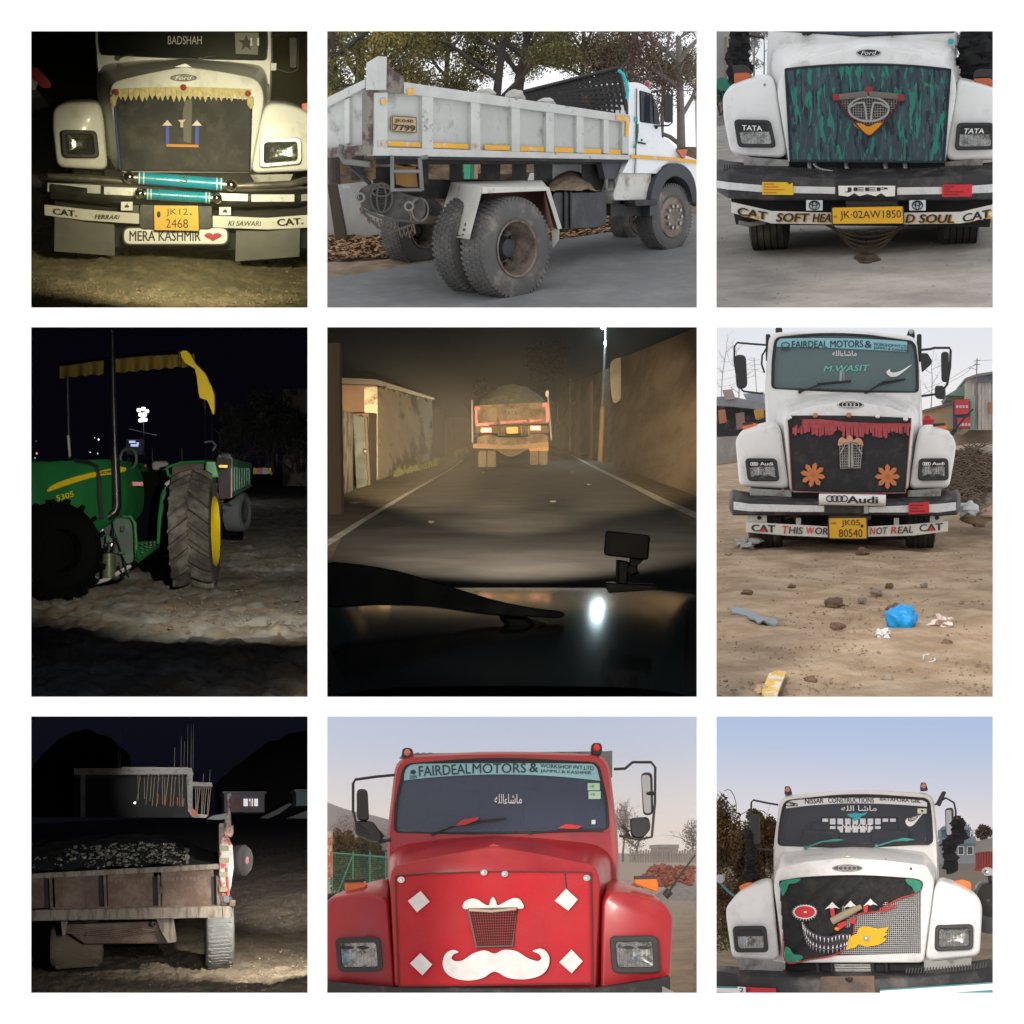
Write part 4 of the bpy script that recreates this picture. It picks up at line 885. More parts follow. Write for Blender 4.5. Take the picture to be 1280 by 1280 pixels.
 s_=plate([(667,609),(738,606),(738,645),(667,648)],-78,M('red_sticker'),'bumper_sticker',parent=bb_)
 for k,ln in enumerate(('TATA LOAD','DANGER 24','KEEP OFF')):pass
 for k in range(3):MB().box(672,615+k*10,672+(46,30,52)[k],618.5+k*10,-79.2,1).build('print_line',M('dark_red_print',(.16,.005,.01),.6),s_)
 # lettered bar
 bar=M('white_bar_paint',(.66,.65,.6),.55,var=.08,col2=(.35,.28,.2),mix=(.6,.75),scale2=8)
 lb=lettered_bar([(106,674,710,-20),(250,682,722,-46),(392,690,728,-56)],6,bar);r2=lettered_bar([(522,690,726,-56),(680,682,722,-46),(803,671,707,-20)],6,bar)
 og_=M('red_orange_lettering',(.62,.03,.015),.5);gk=M('dark_grey_lettering',(.03,.03,.035),.5)
 cat_text([(126,683),(206,686),(206,710),(126,706)],lambda x,y:-23-(x-106)*.18,lb,gk,og_);cat_text([(704,684),(784,678),(784,702),(704,708)],lambda x,y:-23-(803-x)*.18,r2,gk,og_)
 for s__,q,m_,par in (('T',[(232,688),(252,689),(252,715),(232,714)],og_,lb),('HIS',[(254,690),(302,693),(302,716),(254,714)],gk,lb),('W',[(314,692),(342,693),(342,716),(314,715)],og_,lb),('OR',[(345,693),(388,695),(388,718),(345,716)],gk,lb),
      ('N',[(534,694),(552,693),(552,717),(534,718)],og_,r2),('OT',[(556,694),(594,692),(594,715),(556,717)],gk,r2),('R',[(606,691),(626,690),(626,714),(606,715)],og_,r2),('EAL',[(630,691),(682,688),(682,711),(630,714)],gk,r2)):
  text(s__,q,lambda x,y:(-25-(x-106)*.18 if x < 250 else -51-(x-250)*.07) if x < 450 else (-60+(x-522)*.063 if x < 680 else -50+(x-680)*.21),m_,par,bold=.03,shear=.12)
 for x,y in ((112,650),(278,660),(616,660),(740,652)):plate(bx(x,y,x+(66 if x < 200 else 18 if x < 650 else 46),y+34),-14,bar,'bar_bracket',bevel=1)
 for x in (152,765):MB().ball(x,660,-18,7,4,7).build('bracket_bolt',blk)
 plate([(388,628),(540,630),(536,668),(392,664)],-40,blkm,'plate_bracket')
 number_plate([(391,661),(522,659),(524,732),(393,731)],-64,[('JK05',.33,.1,.82,.45),('80540',.26,.55,.88,.93),('IND',.06,.2,.2,.3)])
 MB().ball(506,688,-66,5,2,5).build('plate_seal',plast)
 for q in ([(118,558),(262,566),(264,588),(120,586)],[(664,566),(780,558),(778,586),(664,588)]):plate(q,10,M('grey_plate'),'side_plate')
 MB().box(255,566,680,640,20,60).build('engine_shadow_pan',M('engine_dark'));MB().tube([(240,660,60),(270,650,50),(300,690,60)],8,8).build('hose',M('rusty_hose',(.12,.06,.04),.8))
 tyre_front(112,226,712,774,40,115);tyre_front(660,762,712,766,40,115)
 ax_=MB().tube([(200,716,90),(440,724,80),(680,714,90)],18,10).ball(440,726,300,50).build('front_axle',M('engine_dark'))
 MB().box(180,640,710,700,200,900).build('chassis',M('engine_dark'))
 # mirrors, roof fittings, indicators, width rod
 mirror([(176,64),(120,60,-8),(76,56,-10),(66,70,-10),(66,120,-10),(80,205,-10),(98,224,-8),(164,232)],[(64,98),(106,97),(112,212),(74,218)],240,3.6,rad=20)
 MB().tube([(180,70,240),(162,100,236),(160,130,236),(170,160,240)],3.4,6).build('mirror_cable',plast)
 mirror([(700,82),(742,78,-6),(756,74,-8),(808,74,-10),(812,84,-10),(810,140,-10),(800,200,-8),(776,232,-6),(712,240)],[(778,88),(806,86),(806,193),(780,192)],240,4.2,small=[(756,202),(794,206),(796,252),(758,250)],rad=14)
 MB().loft([z3(rp([(706,92),(732,92),(748,118),(744,132),(712,160)],6,3),236),z3(rp([(706,92),(732,92),(748,118),(744,132),(712,160)],6,3),252)]).build('corner_mirror',plast,bevel=2)
 MB().prism(rr(208,4,230,26,4),330,40).build('roof_post',plast,bevel=2);oo=MB().prism(rp([(658,36),(668,10),(686,10),(690,40)],7,3),300,30).build('roof_lamp',blkm,bevel=2);MB().ball(676,18,297,8,6,9).build('lamp_lens',M('grey_stud'),oo)
 for x in (182,704):MB().prism(rr(x-8,26,x+8,120,6),290,30).build('cab_post',plast,bevel=2)
 for q in ([(94,336),(126,331),(146,336),(144,350),(110,360),(96,362)],[(752,338),(790,336),(800,342),(799,364),(760,352)]):
  oo=MB().prism(rp(q,7,3),100,26).build('indicator',amber,bevel=3);MB().prism(rp([(q[0][0],q[0][1]-3),(q[1][0],q[1][1]-3),(q[1][0]+6,q[1][1]+5),(q[0][0],q[0][1]+6)],2),97,30).build('indicator_cap',plast,oo)
 MB().tube([(812,376,120),(830,354,116)],8,8).tube([(826,358,116),(858,318,112),(890,284,108)],[3.5,3,2.2],6).build('width_rod',blk)
 # ---------------- litter on the ground
 p=b.g(645,1040);bl=MB().balll(p+b.gn*.085,.13,.12,.115,40,28,.0)
 for i,v_ in enumerate(bl.V):
  d=v_-p-b.gn*.085;f=1+.26*noise.noise(d*14)+.16*abs(noise.noise(d*28+Vector((3,1,2))));bl.V[i]=p+b.gn*.085+d*f
 solo(bl,'plastic_bag',M('blue_polythene',(.0,.27,.68),.32,var=.12,scale=9,bump=.4,bscale=30),'crumpled bright blue plastic bag lying on the dirt','bag',p,smooth=30)
 def scrap(pts,name,mat,label,cat,th=2.,curl=.02):
  n_=len(pts);p=b.g(sum(q[0] for q in pts)/n_,sum(q[1] for q in pts)/n_);mb=MB();tp=[b.g(*q)+b.gn*(.015+curl*abs(noise.noise(Vector((i*1.7,q[0]*.1,1))))) for i,q in enumerate(pts)]
  mb.V=tp+[v_+b.gn*.006*th for v_ in tp];mb.F=[list(range(n_))[::-1],list(range(n_,2*n_))]+[(i,(i+1) % n_,n_+(i+1) % n_,n_+i) for i in range(n_)]
  return solo(mb,name,mat,label,cat,p,smooth=0),p
 scrap([(52,982),(80,978),(108,992),(140,998),(160,1010),(186,1016),(212,1022),(217,1034),(206,1044),(182,1038),(166,1030),(150,1036),(136,1022),(118,1018),(110,1010),(92,1008),(76,1000),(58,998)],'plastic_scrap',M('grey_plastic',(.25,.3,.33),.5,var=.15),'broken grey plastic strip lying on the dirt at the left','scrap',3,.03)
 def crumple(x,y,w,h,name,mat,label,cat,seed,amp=.5):
  p=b.g(x,y);kk=b.k*(p.y/b.dist);mb=MB().balll(p+b.gn*h*kk*.5,w*kk*.5,h*kk*.7,h*kk*.5,16,10,amp,seed);return solo(mb,name,mat,label,cat,p,smooth=15)
 wp=M('white_paper',(.68,.66,.66),.8,var=.12);pk=M('pink_paper',(.68,.52,.5),.8,var=.2,col2=(.75,.7,.68),scale2=20)
 crumple(577,1076,40,30,'paper_scrap',wp,'small white paper scrap below the blue bag','paper',3,.8);crumple(783,1036,56,34,'paper_scrap',pk,'crumpled pink and white paper right of the blue bag','paper',5,.9)
 o_,p=scrap([(160,1275),(186,1220),(208,1208),(236,1206),(245,1216),(226,1262),(214,1290),(170,1296)],'packet',M('yellow_packet',(.72,.45,.05),.45,var=.1,col2=(.75,.68,.6),mix=(.52,.56),scale2=9),'torn yellow packet on the dirt at the bottom left','packet',3,.05)
 crumple(166,1262,36,26,'paper_scrap',M('tan_paper',(.4,.28,.18),.8),'tan paper wad beside the yellow packet','paper',8,.7)
 crumple(110,765,60,30,'plastic_sheet',M('clear_plastic',(.5,.5,.48),.3,var=.15),'clear crumpled plastic beside the left front tyre','plastic',11,.9)
 st_=[b.g(735+26*math.cos(a*.3)*(.8+.2*math.sin(a)),1150+14*math.sin(a*.3))+b.gn*.012 for a in range(17)]
 solo(MB().tubel(st_,.006,5),'string_loop',wp,'thin pale string loop on the dirt at the lower right','string',b.g(735,1150))
 gst=M('grey_stone',(.3,.25,.2),.95,var=.2,bump=.4);bst=M('brown_stone',(.17,.11,.075),.95,var=.2,bump=.4)
 for i,(x,y,r,m_,lb) in enumerate([(556,928,14,gst,'pale grey stone in the middle of the lot'),(506,951,11,gst,'small pale stone left of the larger pale stone'),(618,982,16,bst,'brown stone touching the blue bag'),(265,903,10,bst,'dark stone left of the lot centre'),(600,903,11,bst,'brown stone uphill of the pale grey stone'),(508,788,20,bst,'dark clod of earth below the number plate'),(420,1043,13,bst,'flat brown stone below the lot centre'),(595,1224,10,gst,'pale pebble near the bottom edge of the lot'),(112,928,14,bst,'dark clod at the left of the lot'),(46,790,12,gst,'grey stone near the left frame edge'),(330,1226,10,bst,'brown pebble right of the yellow packet'),(800,1100,10,bst,'brown pebble below the pink paper'),(720,900,10,gst,'pale pebble right of the lot centre'),(410,970,22,bst,'low flat brown slab of earth')]):
  stone(b,x,y,r,m_,'stone',lb,seed=i+2)
 # ---------------- right: brush heap, sacks, road, buildings
 tw=M('dry_brush',(.16,.12,.085),.95,var=.35,scale=6);rnd=random.Random(8);bm_=MB();kk=b.k*1.5
 for _ in range(900):
  x=rnd.uniform(806,985);f=min(1,(x-800)/60);y=rnd.uniform(425+12*(1-f),612-60*(x > 880));dy=500+(612-y)*5+rnd.uniform(-80,80);p=b.P(x,y,dy);a=rnd.uniform(-.7,.7);L=rnd.uniform(14,62)*kk
  d=Vector((math.cos(a)*rnd.choice((-1,1))*.8,rnd.uniform(-.4,.4),math.sin(a)+rnd.uniform(-.6,.3))).normalized();bm_.tubel([p,p+d*L*.5+Vector((0,0,.03)),p+d*L],[.012,.012,.005],4)
 solo(bm_,'brush_heap',tw,'tangled heap of dry brushwood on the bank right of the truck','brushwood',(880,610,500),kind='stuff',smooth=0,fix=False)
 solo(MB().grid(lambda u,v:(800+190*u,640-v*(225*min(1,.35+u*1.6))+10*noise.noise(Vector((u*7,v*6,2))),560+v*1000+60*noise.noise(Vector((u*5,v*5,7)))),30,26),'earth_bank',M('bank_soil',(.13,.09,.06),.95,var=.35,scale=2,col2=(.24,.2,.16),mix=(.45,.6),scale2=4,bump=1,bscale=16),'brown earth bank under the brushwood right of the truck','bank',(890,640,560),fix=False,smooth=60)
 for i,(x,y,rx,ry,m_,lb,n_) in enumerate([(874,632,34,26,M('white_sack',(.6,.63,.65),.6,var=.12),'white plastic sack at the foot of the brush heap','sack'),(904,664,44,26,M('jute_sack',(.2,.14,.09),.9,var=.2),'brown sack in front of the white sack','sack'),(955,644,38,22,M('pink_cloth',(.5,.34,.28),.9),'pinkish cloth bundle at the right frame edge','bundle'),(945,426,26,14,M('pale_rock',(.42,.38,.33),.9,var=.2),'pale rock on top of the bank at the right edge','rock')]):
  mb=MB().ball(x,y,380 if i < 3 else 900,rx*1.05,rx*.8,ry,18,12,.35,i+30);solo(mb,n_,m_,lb,n_,(x,y+ry,380 if i < 3 else 900),smooth=50)
 terrain(b,'road',M('pale_tarmac',(.22,.215,.205),.9,var=.12,scale=.8,bump=.2),[(416,0),(356,12)],amp=0,nx=30,xr=(790,990),off=1.0)
 # buildings across the road
 D=3300;pw=M('plank_white',(.52,.49,.45),.85,var=.2,scale=6,col2=(.38,.33,.28),mix=(.45,.6),stretch=(8,8,.6))
 thing('plank_building','tall pale plank building at the right edge with a dark upper storey','building',(910,355,D))
 for k in range(9):x=884+k*11.5;MB().prism([(x,196-(k)*1.5),(x+10.5,195-k*1.5),(x+10.5,356),(x,356)],D+rnd.uniform(0,20),40).build('plank',pw,smooth=0)
 MB().prism([(866,176),(884,172),(884,352),(866,348)],D+10,700).build('side_wall',M('cream_wall',(.5,.46,.4),.9,var=.12));MB().prism([(902,164),(1000,152),(1000,190),(902,194)],D-20,60).build('upper_wall',M('slate_wall',(.16,.17,.19),.8,var=.15));MB().prism([(862,178),(900,164),(1000,148),(1000,156),(900,172),(864,184)],D-60,700).build('roof_edge',M('dark_roof',(.2,.19,.19),.7));MB().box(945,168,962,182,D-24,6).build('window',M('far_window'));MB().box(942,262,958,300,D-6,6).build('shutter',M('rust_shutter',(.4,.16,.08),.7))
 MB().box(880,240,900,356,D-30,20).build('green_door',M('pale_green_door',(.24,.36,.28),.7,var=.15))
 thing('hall','low tan building with a pale green roof across the road','building',(790,350,D+300));MB().prism([(716,290),(824,262),(824,352),(716,352)],D+200,500).build('wall',M('tan_wall',(.42,.31,.19),.9,var=.12,col2=(.35,.3,.24),scale2=3));MB().prism([(796,238),(868,196),(872,240)],D+150,500).build('gable',M('green_roof',(.22,.36,.3),.75,var=.1));MB().prism([(714,288),(826,258),(826,264),(714,296)],D+180,520).build('eaves',M('dark_roof'));MB().prism([(796,240),(872,240),(872,262),(824,262),(796,250)],D+205,400).build('upper_wall',M('grey_mud_wall',(.3,.27,.24),.9))
 thing('shop_gate','dark blue shop gate with red printed panels across the road','gate',(850,352,D-100));MB().box(820,256,880,352,D-60,20).build('gate_leaf',M('navy_gate',(.05,.07,.12),.6,var=.15))
 rp_=M('red_panel',(.5,.05,.06),.55,var=.1)
 for q,tx in (([(826,254),(876,250),(876,302),(826,304)],'SHOP'),([(834,316),(880,312),(880,348),(834,350)],None)):
  s_=MB().prism(q,D-75,10).build('red_panel',rp_)
  for k in range(4):MB().box(q[0][0]+5+k*11,q[0][1]+18,q[0][0]+13+k*11,q[0][1]+27,D-77,2).build('print_block',M('faded_print',(.66,.5,.5),.6),s_)
 thing('water_tank','red plastic water tank behind the right wing of the truck','tank',(733,346,900));rp2=M('red_plastic',(.55,.03,.035),.4,var=.08)
 MB().loft([z3(rr(708,318,757,350,6),880),z3(rr(708,318,757,350,6),980)]).build('body',rp2,bevel=4);MB().lathe(b.P(732,316,930),Vector((0,0,1)),[(-.05,.001),(-.05,.06),(.03,.06),(.05,.04),(.05,.001)],20).build('cap',rp2)
 for x in (720,732,745):MB().box(x-2,322,x+2,348,876,6).build('rib',rp2)
 thing('utility_pole','wooden utility pole with crossarms before the plank building','pole',(898,355,D-300));pm=M('pole_wood',(.17,.14,.12),.9);MB().tube([(896,356,D-300),(903,110,D-300)],[3.4,2.6],8).build('pole',pm)
 for y in (118,132):MB().tube([(892,y+2,D-300),(914,y-2,D-300)],1.8,6).build('crossarm',pm)
 MB().tube([(903,150,D-310),(880,142,D-310)],1.5,5).build('bracket_arm',pm);MB().ball(877,144,D-310,5,5,3).build('street_lamp',M('grey_stud'))
 wl=MB()
 for a in ([(903,118),(960,116),(1000,110)],[(903,128),(860,150),(800,186),(720,215)],[(903,122),(850,170),(720,232)]):wl.tube([(x,y,D-300) for x,y in spl(a,5,False)],.7,4)
 solo(wl,'overhead_wires',blk,'thin overhead wires strung from the pole by the plank building','wires',(860,150,D-300),smooth=0)
 # left side: wall, tarpaulin shed, trees, poles
 solo(MB().prism([(-40,384),(102,376),(104,462),(-40,482)],2500,120),'concrete_wall',M('rough_concrete',(.27,.255,.235),.9,var=.2,scale=2,bump=.4,col2=(.36,.34,.31),scale2=3),'low grey concrete wall left of the truck','wall',(40,474,2500))
 thing('shed','dark shed hung with tarpaulins behind the low wall at the left','shed',(60,382,2900));dkx=M('dark_tarp',(.035,.035,.042),.85,var=.5,scale=3,col2=(.14,.1,.09),mix=(.5,.62),scale2=3)
 MB().prism([(-40,262),(60,268),(176,284),(176,384),(-40,390)],2900,400).build('wall',dkx,bevel=4);MB().prism([(-40,246),(50,240),(182,268),(182,290),(60,276),(-40,270)],2840,500).build('roof',M('grey_sheet',(.24,.25,.27),.8,var=.2));MB().prism([(96,232),(166,226),(170,288),(120,282)],3300,200).build('tin_panel',M('tin_sheet',(.3,.33,.37),.6,var=.15))
 for q,m_ in (([(10,290),(34,286),(40,330),(14,336)],M('rust_shutter')),([(70,300),(100,296),(104,350),(74,356)],M('faded_cloth',(.24,.16,.15),.9)),([(24,220),(58,216),(70,250),(34,254)],M('pinkish_sheet',(.36,.28,.26),.9))):MB().prism(q,2826,12).build('hung_cloth',m_)
 solo(MB().prism(rp([(132,288),(166,284),(170,312),(140,322)],6,3),500,40),'yellow_lamp',M('dull_amber',(.5,.27,.05),.5,var=.2),'dull yellow vehicle lamp behind the left indicator','lamp',(150,320,500),bevel=3)
 ft=M('haze_grey_twigs',(.3,.28,.27),.95)  # grey of the far haze is in the twig colour itself
 for i,(path,r,lb) in enumerate([([(80,330,4500),(82,200,4500),(76,120,4500)],5,'bare hazy tree behind the left mirror'),([(20,300,4800),(24,180,4800),(40,70,4800)],4,'bare hazy tree at the left frame edge'),([(742,330,5000),(748,200,5000),(746,140,5000)],4,'bare hazy tree between the right mirror and the cab')]):
  tree(b,'bare_tree',lb,path,r,ft,ft,60+i,3,75,0,spread=.55)
 thing('utility_pole','thin grey utility pole behind the left mirror','pole',(145,290,4000));MB().tube([(148,290,4000),(134,108,4000)],2.2,6).build('pole',ft)
 for y in (118,134,150):MB().tube([(120,y,4000),(154,y-3,4000)],1.2,5).build('crossarm',ft)
 w2=MB()
 for a in ([(136,120),(60,150),(-30,160)],[(136,134),(60,176),(-30,190)],[(136,150),(60,200),(-30,212)],[(136,150),(170,160)]):w2.tube([(x,y,4000) for x,y in spl(a,5,False)],.8,4)
 solo(w2,'overhead_wires',ft,'thin overhead wires strung across the sky at the left','wires',(60,160,4000),smooth=0)
# ================================================================ red truck (bottom middle)
def bay_red_truck():
 b=BBM;use(b);b.ground(455,600,1290,0)
 bay_sky(b,420,sky_mat('dawn_haze_sky',S(232,219,210),S(168,191,222),4.,40,1.1))
 terrain(b,'dry_field',M('dry_soil',(.2,.145,.085),.95,var=.3,scale=1.2,col2=(.26,.2,.11),mix=(.42,.6),scale2=2.5,bump=.6,bscale=18),[(985,0),(700,60),(560,60),(500,50),(476,20)],amp=.03,fs=2)
 hazy=M('hill_scrub',(.10,.105,.12),1.,var=.2,scale=.3)
 # hill behind, on the left
 mb=MB().grid(lambda u,v:(-40+700*u,480-v*(195-150*max(0,u-.3)+18*math.sin(u*9)),9000*.9+v*1500),40,8)
 truck=thing('truck','red truck with a white moustache sewn on its red grille cover','truck',(578,1290,60))
 red=M('red_paint',(.34,.013,.02),.4,var=.16,scale=2.5,coat=.2,col2=(.3,.05,.05),mix=(.6,.8),scale2=2.)
 t=dict(paint=red,wy=300,rear=500,
  cab=[(214,640),(208,420),(240,142),(580,122),(972,136),(1006,420),(1010,640),(600,640)],cab_r=[5,60,60,300,60,60,5,5],
  win=[(240,402),(246,300),(276,170),(580,152),(930,165),(962,300),(968,392),(590,404)],win_r=[22,30,30,200,30,30,22,200],
  bonnet=[(236,935),(218,560),(230,520),(400,482),(578,452),(760,482),(926,518),(944,560),(930,935)],
  bonnet_back=[(216,935),(214,480),(262,446),(420,424),(580,414),(750,424),(930,444),(985,480),(1000,935)],bon_r=[4,30,40,60,8,60,40,30,4],
  wing_l=[(-6,985),(-8,650),(16,628),(130,606),(216,628),(242,985)],wing_l_back=[(60,985),(40,615),(70,602),(150,575),(216,560),(242,985)],
  wing_r=[(944,985),(948,640),(972,604),(1040,610),(1160,640),(1196,690),(1186,905),(1170,924),(1100,930)],wing_r_back=[(950,985),(948,590),(972,556),(1040,580),(1120,615),(1160,680),(1160,900),(1150,924),(1100,930)],
  wing_rad=[4,26,30,60,30,30,20,10,10])
 t['wing_rad']=26
 o=truck_front(t);cab,wind=o['cab'],o['wind']
 # visor strip and lettering on the glass
 strip=M('pale_blue_film',(.25,.5,.58),.4,var=.08);dk=M('dark_blue_lettering',(.012,.03,.05),.5,var=0)
 top=lambda x:166+.0000165*(x-600)**2*.9;bot=lambda x:204+.00021*(x-600)**2*.9
 st=[(x,top(x)+(10 if x < 290 else 0),bot(x),303) for x in range(268,945,26)]
 v=MB().ribbon(st,3).build('sun_strip',strip,wind)
 text('FAIRDEAL',[(318,176),(496,167),(498,201),(320,211)],301,dk,v,bold=.018)
 text('MOTORS',[(504,167),(688,166),(688,198),(504,201)],301,dk,v,bold=.018)
 text('&',(700,166,730,196),301,dk,v,bold=.03)
 text('WORKSHOP PVT.LTD',[(738,167),(922,176),(922,190),(738,180)],301,dk,v,bold=.02)
 text('JAMMU & KASHMIR',[(738,186),(914,194),(914,208),(738,199)],301,dk,v,bold=.02)
 text('2009',(286,207,312,219),301,dk,v);MB().prism(ell(299,196,11,9,5),301,1).build('strip_emblem',dk,v)
 text('\uFEEA\uFEE0\uFEDF\uFE8D\uFE80\uFE8E\uFEB7\uFE8E\uFEE3',(580,272,674,307),304,whitep,wind,bold=.012)
 for q in (bx(901,234,943,259),bx(904,262,946,289)):
  p=plate(q,304,M('pale_green_sticker',(.42,.66,.5),.5,var=.1),'windscreen_sticker',parent=wind);text('18',(q[0][0]+8,q[0][1]+6,q[0][0]+22,q[0][1]+16),302.5,M('green_print',(.1,.35,.2)),p)
 plate(bx(914,361,928,376),304,M('pale_label',(.6,.66,.7),.5),'windscreen_sticker',parent=wind)
 redflag=M('red_flag',(.55,.03,.04),.6)
 w=wiper((368,410),(618,358),blk,3.4,(470,378,622,356),296);MB().prism([(442,382),(470,360),(528,350),(520,362),(478,378)],286,3).build('wiper_flag',redflag,w)
 w=wiper((700,405),(950,398),blk,3.4,(798,392,955,399),296);MB().prism([(795,390),(826,375),(882,382),(866,392)],286,3).build('wiper_flag',redflag,w)
 # badge ridge and bonnet spine
 MB().loft([[(556,452,18),(578,444,18),(602,452,18)],[(566,450,60),(578,438,60),(592,450,60)]]).build('bonnet_crest',red,o['bonnet'])
 # grille cover
 cl=M('red_canvas',(.42,.014,.022),.8,var=.1,scale=4,bump=.25,bscale=120)
 q=[(238,556),(912,545),(918,926),(250,936)]
 c,fn=cloth_part(q,-2,cl,'grille_cover',6.5,top=10,seed=2)
 hem=M('dark_red_hem',(.1,.02,.02),.8)
 MB().tube([(*fn(i/20,0)[:2],-8) for i in range(21)]+[(*fn(1,i/10)[:2],-8) for i in range(11)]+[(*fn(1-i/20,1)[:2],-8) for i in range(21)]+[(*fn(0,1-i/10)[:2],-8) for i in range(11)],3,6).build('hem',hem,c)
 wh=M('white_felt',(.68,.66,.64),.85,var=.1,scale=14,bump=.2,bscale=90)
 for d in ([(325,606),(356,643),(312,680),(281,640)],[(826,598),(867,636),(834,674),(787,640)],[(324,820),(365,860),(331,897),(288,856)],[(845,808),(884,848),(846,890),(803,852)]):
  patch(d,-21,wh,'white_diamond',c)
 mo=[(580,822),(545,811),(505,822),(470,845),(445,848),(431,838),(440,824),(456,817),(436,809),(412,822),(401,850),(408,882),(438,906),(490,915),(540,906),(580,884),(625,905),(680,911),(735,899),(763,872),(769,838),(757,814),(736,805),(711,813),(732,823),(741,838),(728,848),(695,838),(655,814),(612,809)]
 patch(spl(mo,4),-21,wh,'white_moustache',c)
 cr=[(474,668),(474,646),(492,634),(518,634),(542,650),(560,656),(566,637),(575,627),(584,640),(592,656),(622,640),(650,630),(671,640),(678,666),(620,666),(576,676),(530,668)]
 patch(spl(cr,3),-21,wh,'white_crown',c)
 # see-through panel
 qq=[(489,670),(657,665),(641,795),(518,799)]
 patch(qq,-17,M('dark_mesh_backing',(.03,.006,.006),.8),'mesh_backing',c)
 mesh_grid(qq,18,14,1.,-19,M('red_wire',(.3,.05,.045),.5),parent=c)
 f=MB().tube([(*p,-20) for p in qq+[qq[0]]],4.5,6).build('mesh_frame',M('grey_frame',(.12,.09,.08),.6),c)
 MB().tube([(492,672,-24),(570,676,-25),(655,668,-24)],4.5,6).build('mesh_bar',M('tan_rod',(.4,.3,.22),.5),c)
 MB().tube([(822,540,-12),(826,590,-16),(832,655,-16)],2,5).build('cord',blk,c)
 for x,y in ((258,568),(543,543),(615,548),(897,562)):MB().ball(x,y,-12,14,9,12,14,8).build('cover_stud',chrome,c)
 # lamps
 headlight([(28,768),(186,766),(196,884),(40,886)],17,22,4,mat_b=plast)
 headlight([(976,762),(1142,760),(1150,888),(986,890)],20,22,4)
 for x0,y0 in ((50,800),(1018,800)):
  for d in (0,52):MB().prism(spl([(x0+d,y0),(x0+d+24,y0-5),(x0+d+46,y0+2),(x0+d+24,y0+8)],3),-6,2).build('lamp_brow',blk)
 for q,m_ in (([(62,572),(128,570),(142,590),(100,606),(64,612)],1),([(1064,560),(1134,558),(1146,580),(1142,612),(1062,582)],0)):
  oo=MB().prism(rp(q,10,3),130,40).build('indicator',amber,bevel=5);MB().prism(rp([(x,y-5) for x,y in q[:2]]+[(q[1][0],q[1][1]+6),(q[0][0],q[0][1]+6)],3),126,46).build('indicator_cap',plast,oo)
 # mirrors
 mirror([(236,206),(170,212,-10),(100,222,-20),(92,236,-20),(92,330,-20),(104,380,-20),(180,430,0),(222,432)],[(104,254),(142,254),(148,366),(104,362)],300,5,small=[(96,364),(160,364),(192,410),(192,440),(150,436),(98,412)])
 mirror([(992,186),(1030,184,-10),(1056,162,-20),(1120,162,-20),(1134,180,-20),(1133,300,-20),(1122,420,-20),(1080,428,0),(1010,416)],[(1084,198),(1124,196),(1128,344),(1092,346)],300,5,face=[(1086,206),(1116,206),(1120,338),(1096,338)],small=[(1046,354),(1112,350),(1120,392),(1088,428),(1050,420)])
 MB().ball(1118,270,290,20,14,8).build('mirror_pivot',plast)
 for pts in ([(178,400),(196,416),(180,440),(222,428)],[(1020,380),(1040,400),(1024,428),(1046,410)]):MB().tube([(x,y,300) for x,y in pts],6,6).build('mirror_tassel',blk)
 # roof lamps and load body behind the cab
 rl=M('red_lamp_lens',(.6,.02,.02),.2,var=0,emit=(.8,.02,.02),estr=.25);rl2=M('pink_lamp_lens',(.55,.2,.16),.25,var=.1)
 for x,y,m_ in ((279,130,rl2),(932,113,rl)):
  oo=MB().prism(rr(x-19,y-18,x+19,y+26,17),320,40).build('roof_lamp',blkm,bevel=4);MB().ball(x,y-1,318,12,10,13).build('lamp_lens',m_,oo)
 MB().loft([z3([(250,150),(262,132),(960,124),(986,122),(986,215),(974,215)],620),z3([(250,150),(262,132),(960,124),(986,122),(986,215),(974,215)],1100)]).build('load_body',M('blue_grey_body',(.2,.24,.25),.6,col2=(.1,.1,.1)),bevel=3)
 for x in (308,330,352):MB().box(x,129,x+12,140,614,8).build('body_rib',M('blue_grey_body'))
 # lower edge: black bumper and frame
 MB().ribbon([(-20,915,990,-10),(240,938,990,-16),(930,940,990,-16),(1186,900,990,-10)],80).build('bumper',blkm,bevel=4)
 MB().box(250,936,930,985,2,40).build('valance',red,bevel=3)
 MB().ribbon([(1158,934,966,-14),(1204,958,985,-10)],10).build('bumper_end',steel)
 # aerial-like width rod on the wing
 MB().tube([(1168,625,200),(1186,606,196)],13,8).tube([(1182,608,196),(1228,540,190),(1272,482,185)],[4,3.4,2.4],6).build('width_rod',blk)
 MB().tube([(2,632,150),(22,628,150),(40,634,160)],15,8).build('rod_socket',blk)
 # ---------------- surroundings
 leaf1=M('autumn_bush_leaf',(.10,.10,.028),.8,var=.5,scale=2.5,col2=(.19,.1,.02),mix=(.4,.6),scale2=1.4)
 rnd=random.Random(3)
 for i,(x,y,rx,ry,dy,lb) in enumerate([(60,510,52,110,2200,'green and rusty bush behind the green mesh fence, leftmost'),(122,490,66,110,2500,'rounded yellow green bush behind the green mesh fence'),(186,510,40,90,2300,'bush in autumn leaf beside the red truck cab')]):
  bush(lb,x,y,rx,ry,dy,leaf1,6000,6,50+i,base=640)
 gf=M('green_mesh_wire',(.05,.28,.2),.5);thing('mesh_fence','green wire mesh fence on posts left of the red truck','fence',(110,620,1800))
 def fy(x):return 1700+x*1.5
 for x in (20,92,150,205):MB().tube([(x,470,fy(x)),(x,640,fy(x))],3,6).build('post',gf)
 MB().tube([(16,474,fy(16)),(215,490,fy(215))],3,6).build('rail',gf);MB().tube([(92,480,fy(92)),(40,610,fy(40))],3,6).build('brace',gf)
 m=MB()
 for k in range(42):x=18+k*4.7;m.tube([(x,474+(x-16)*.08,fy(x)),(x,640,fy(x))],.5,3)
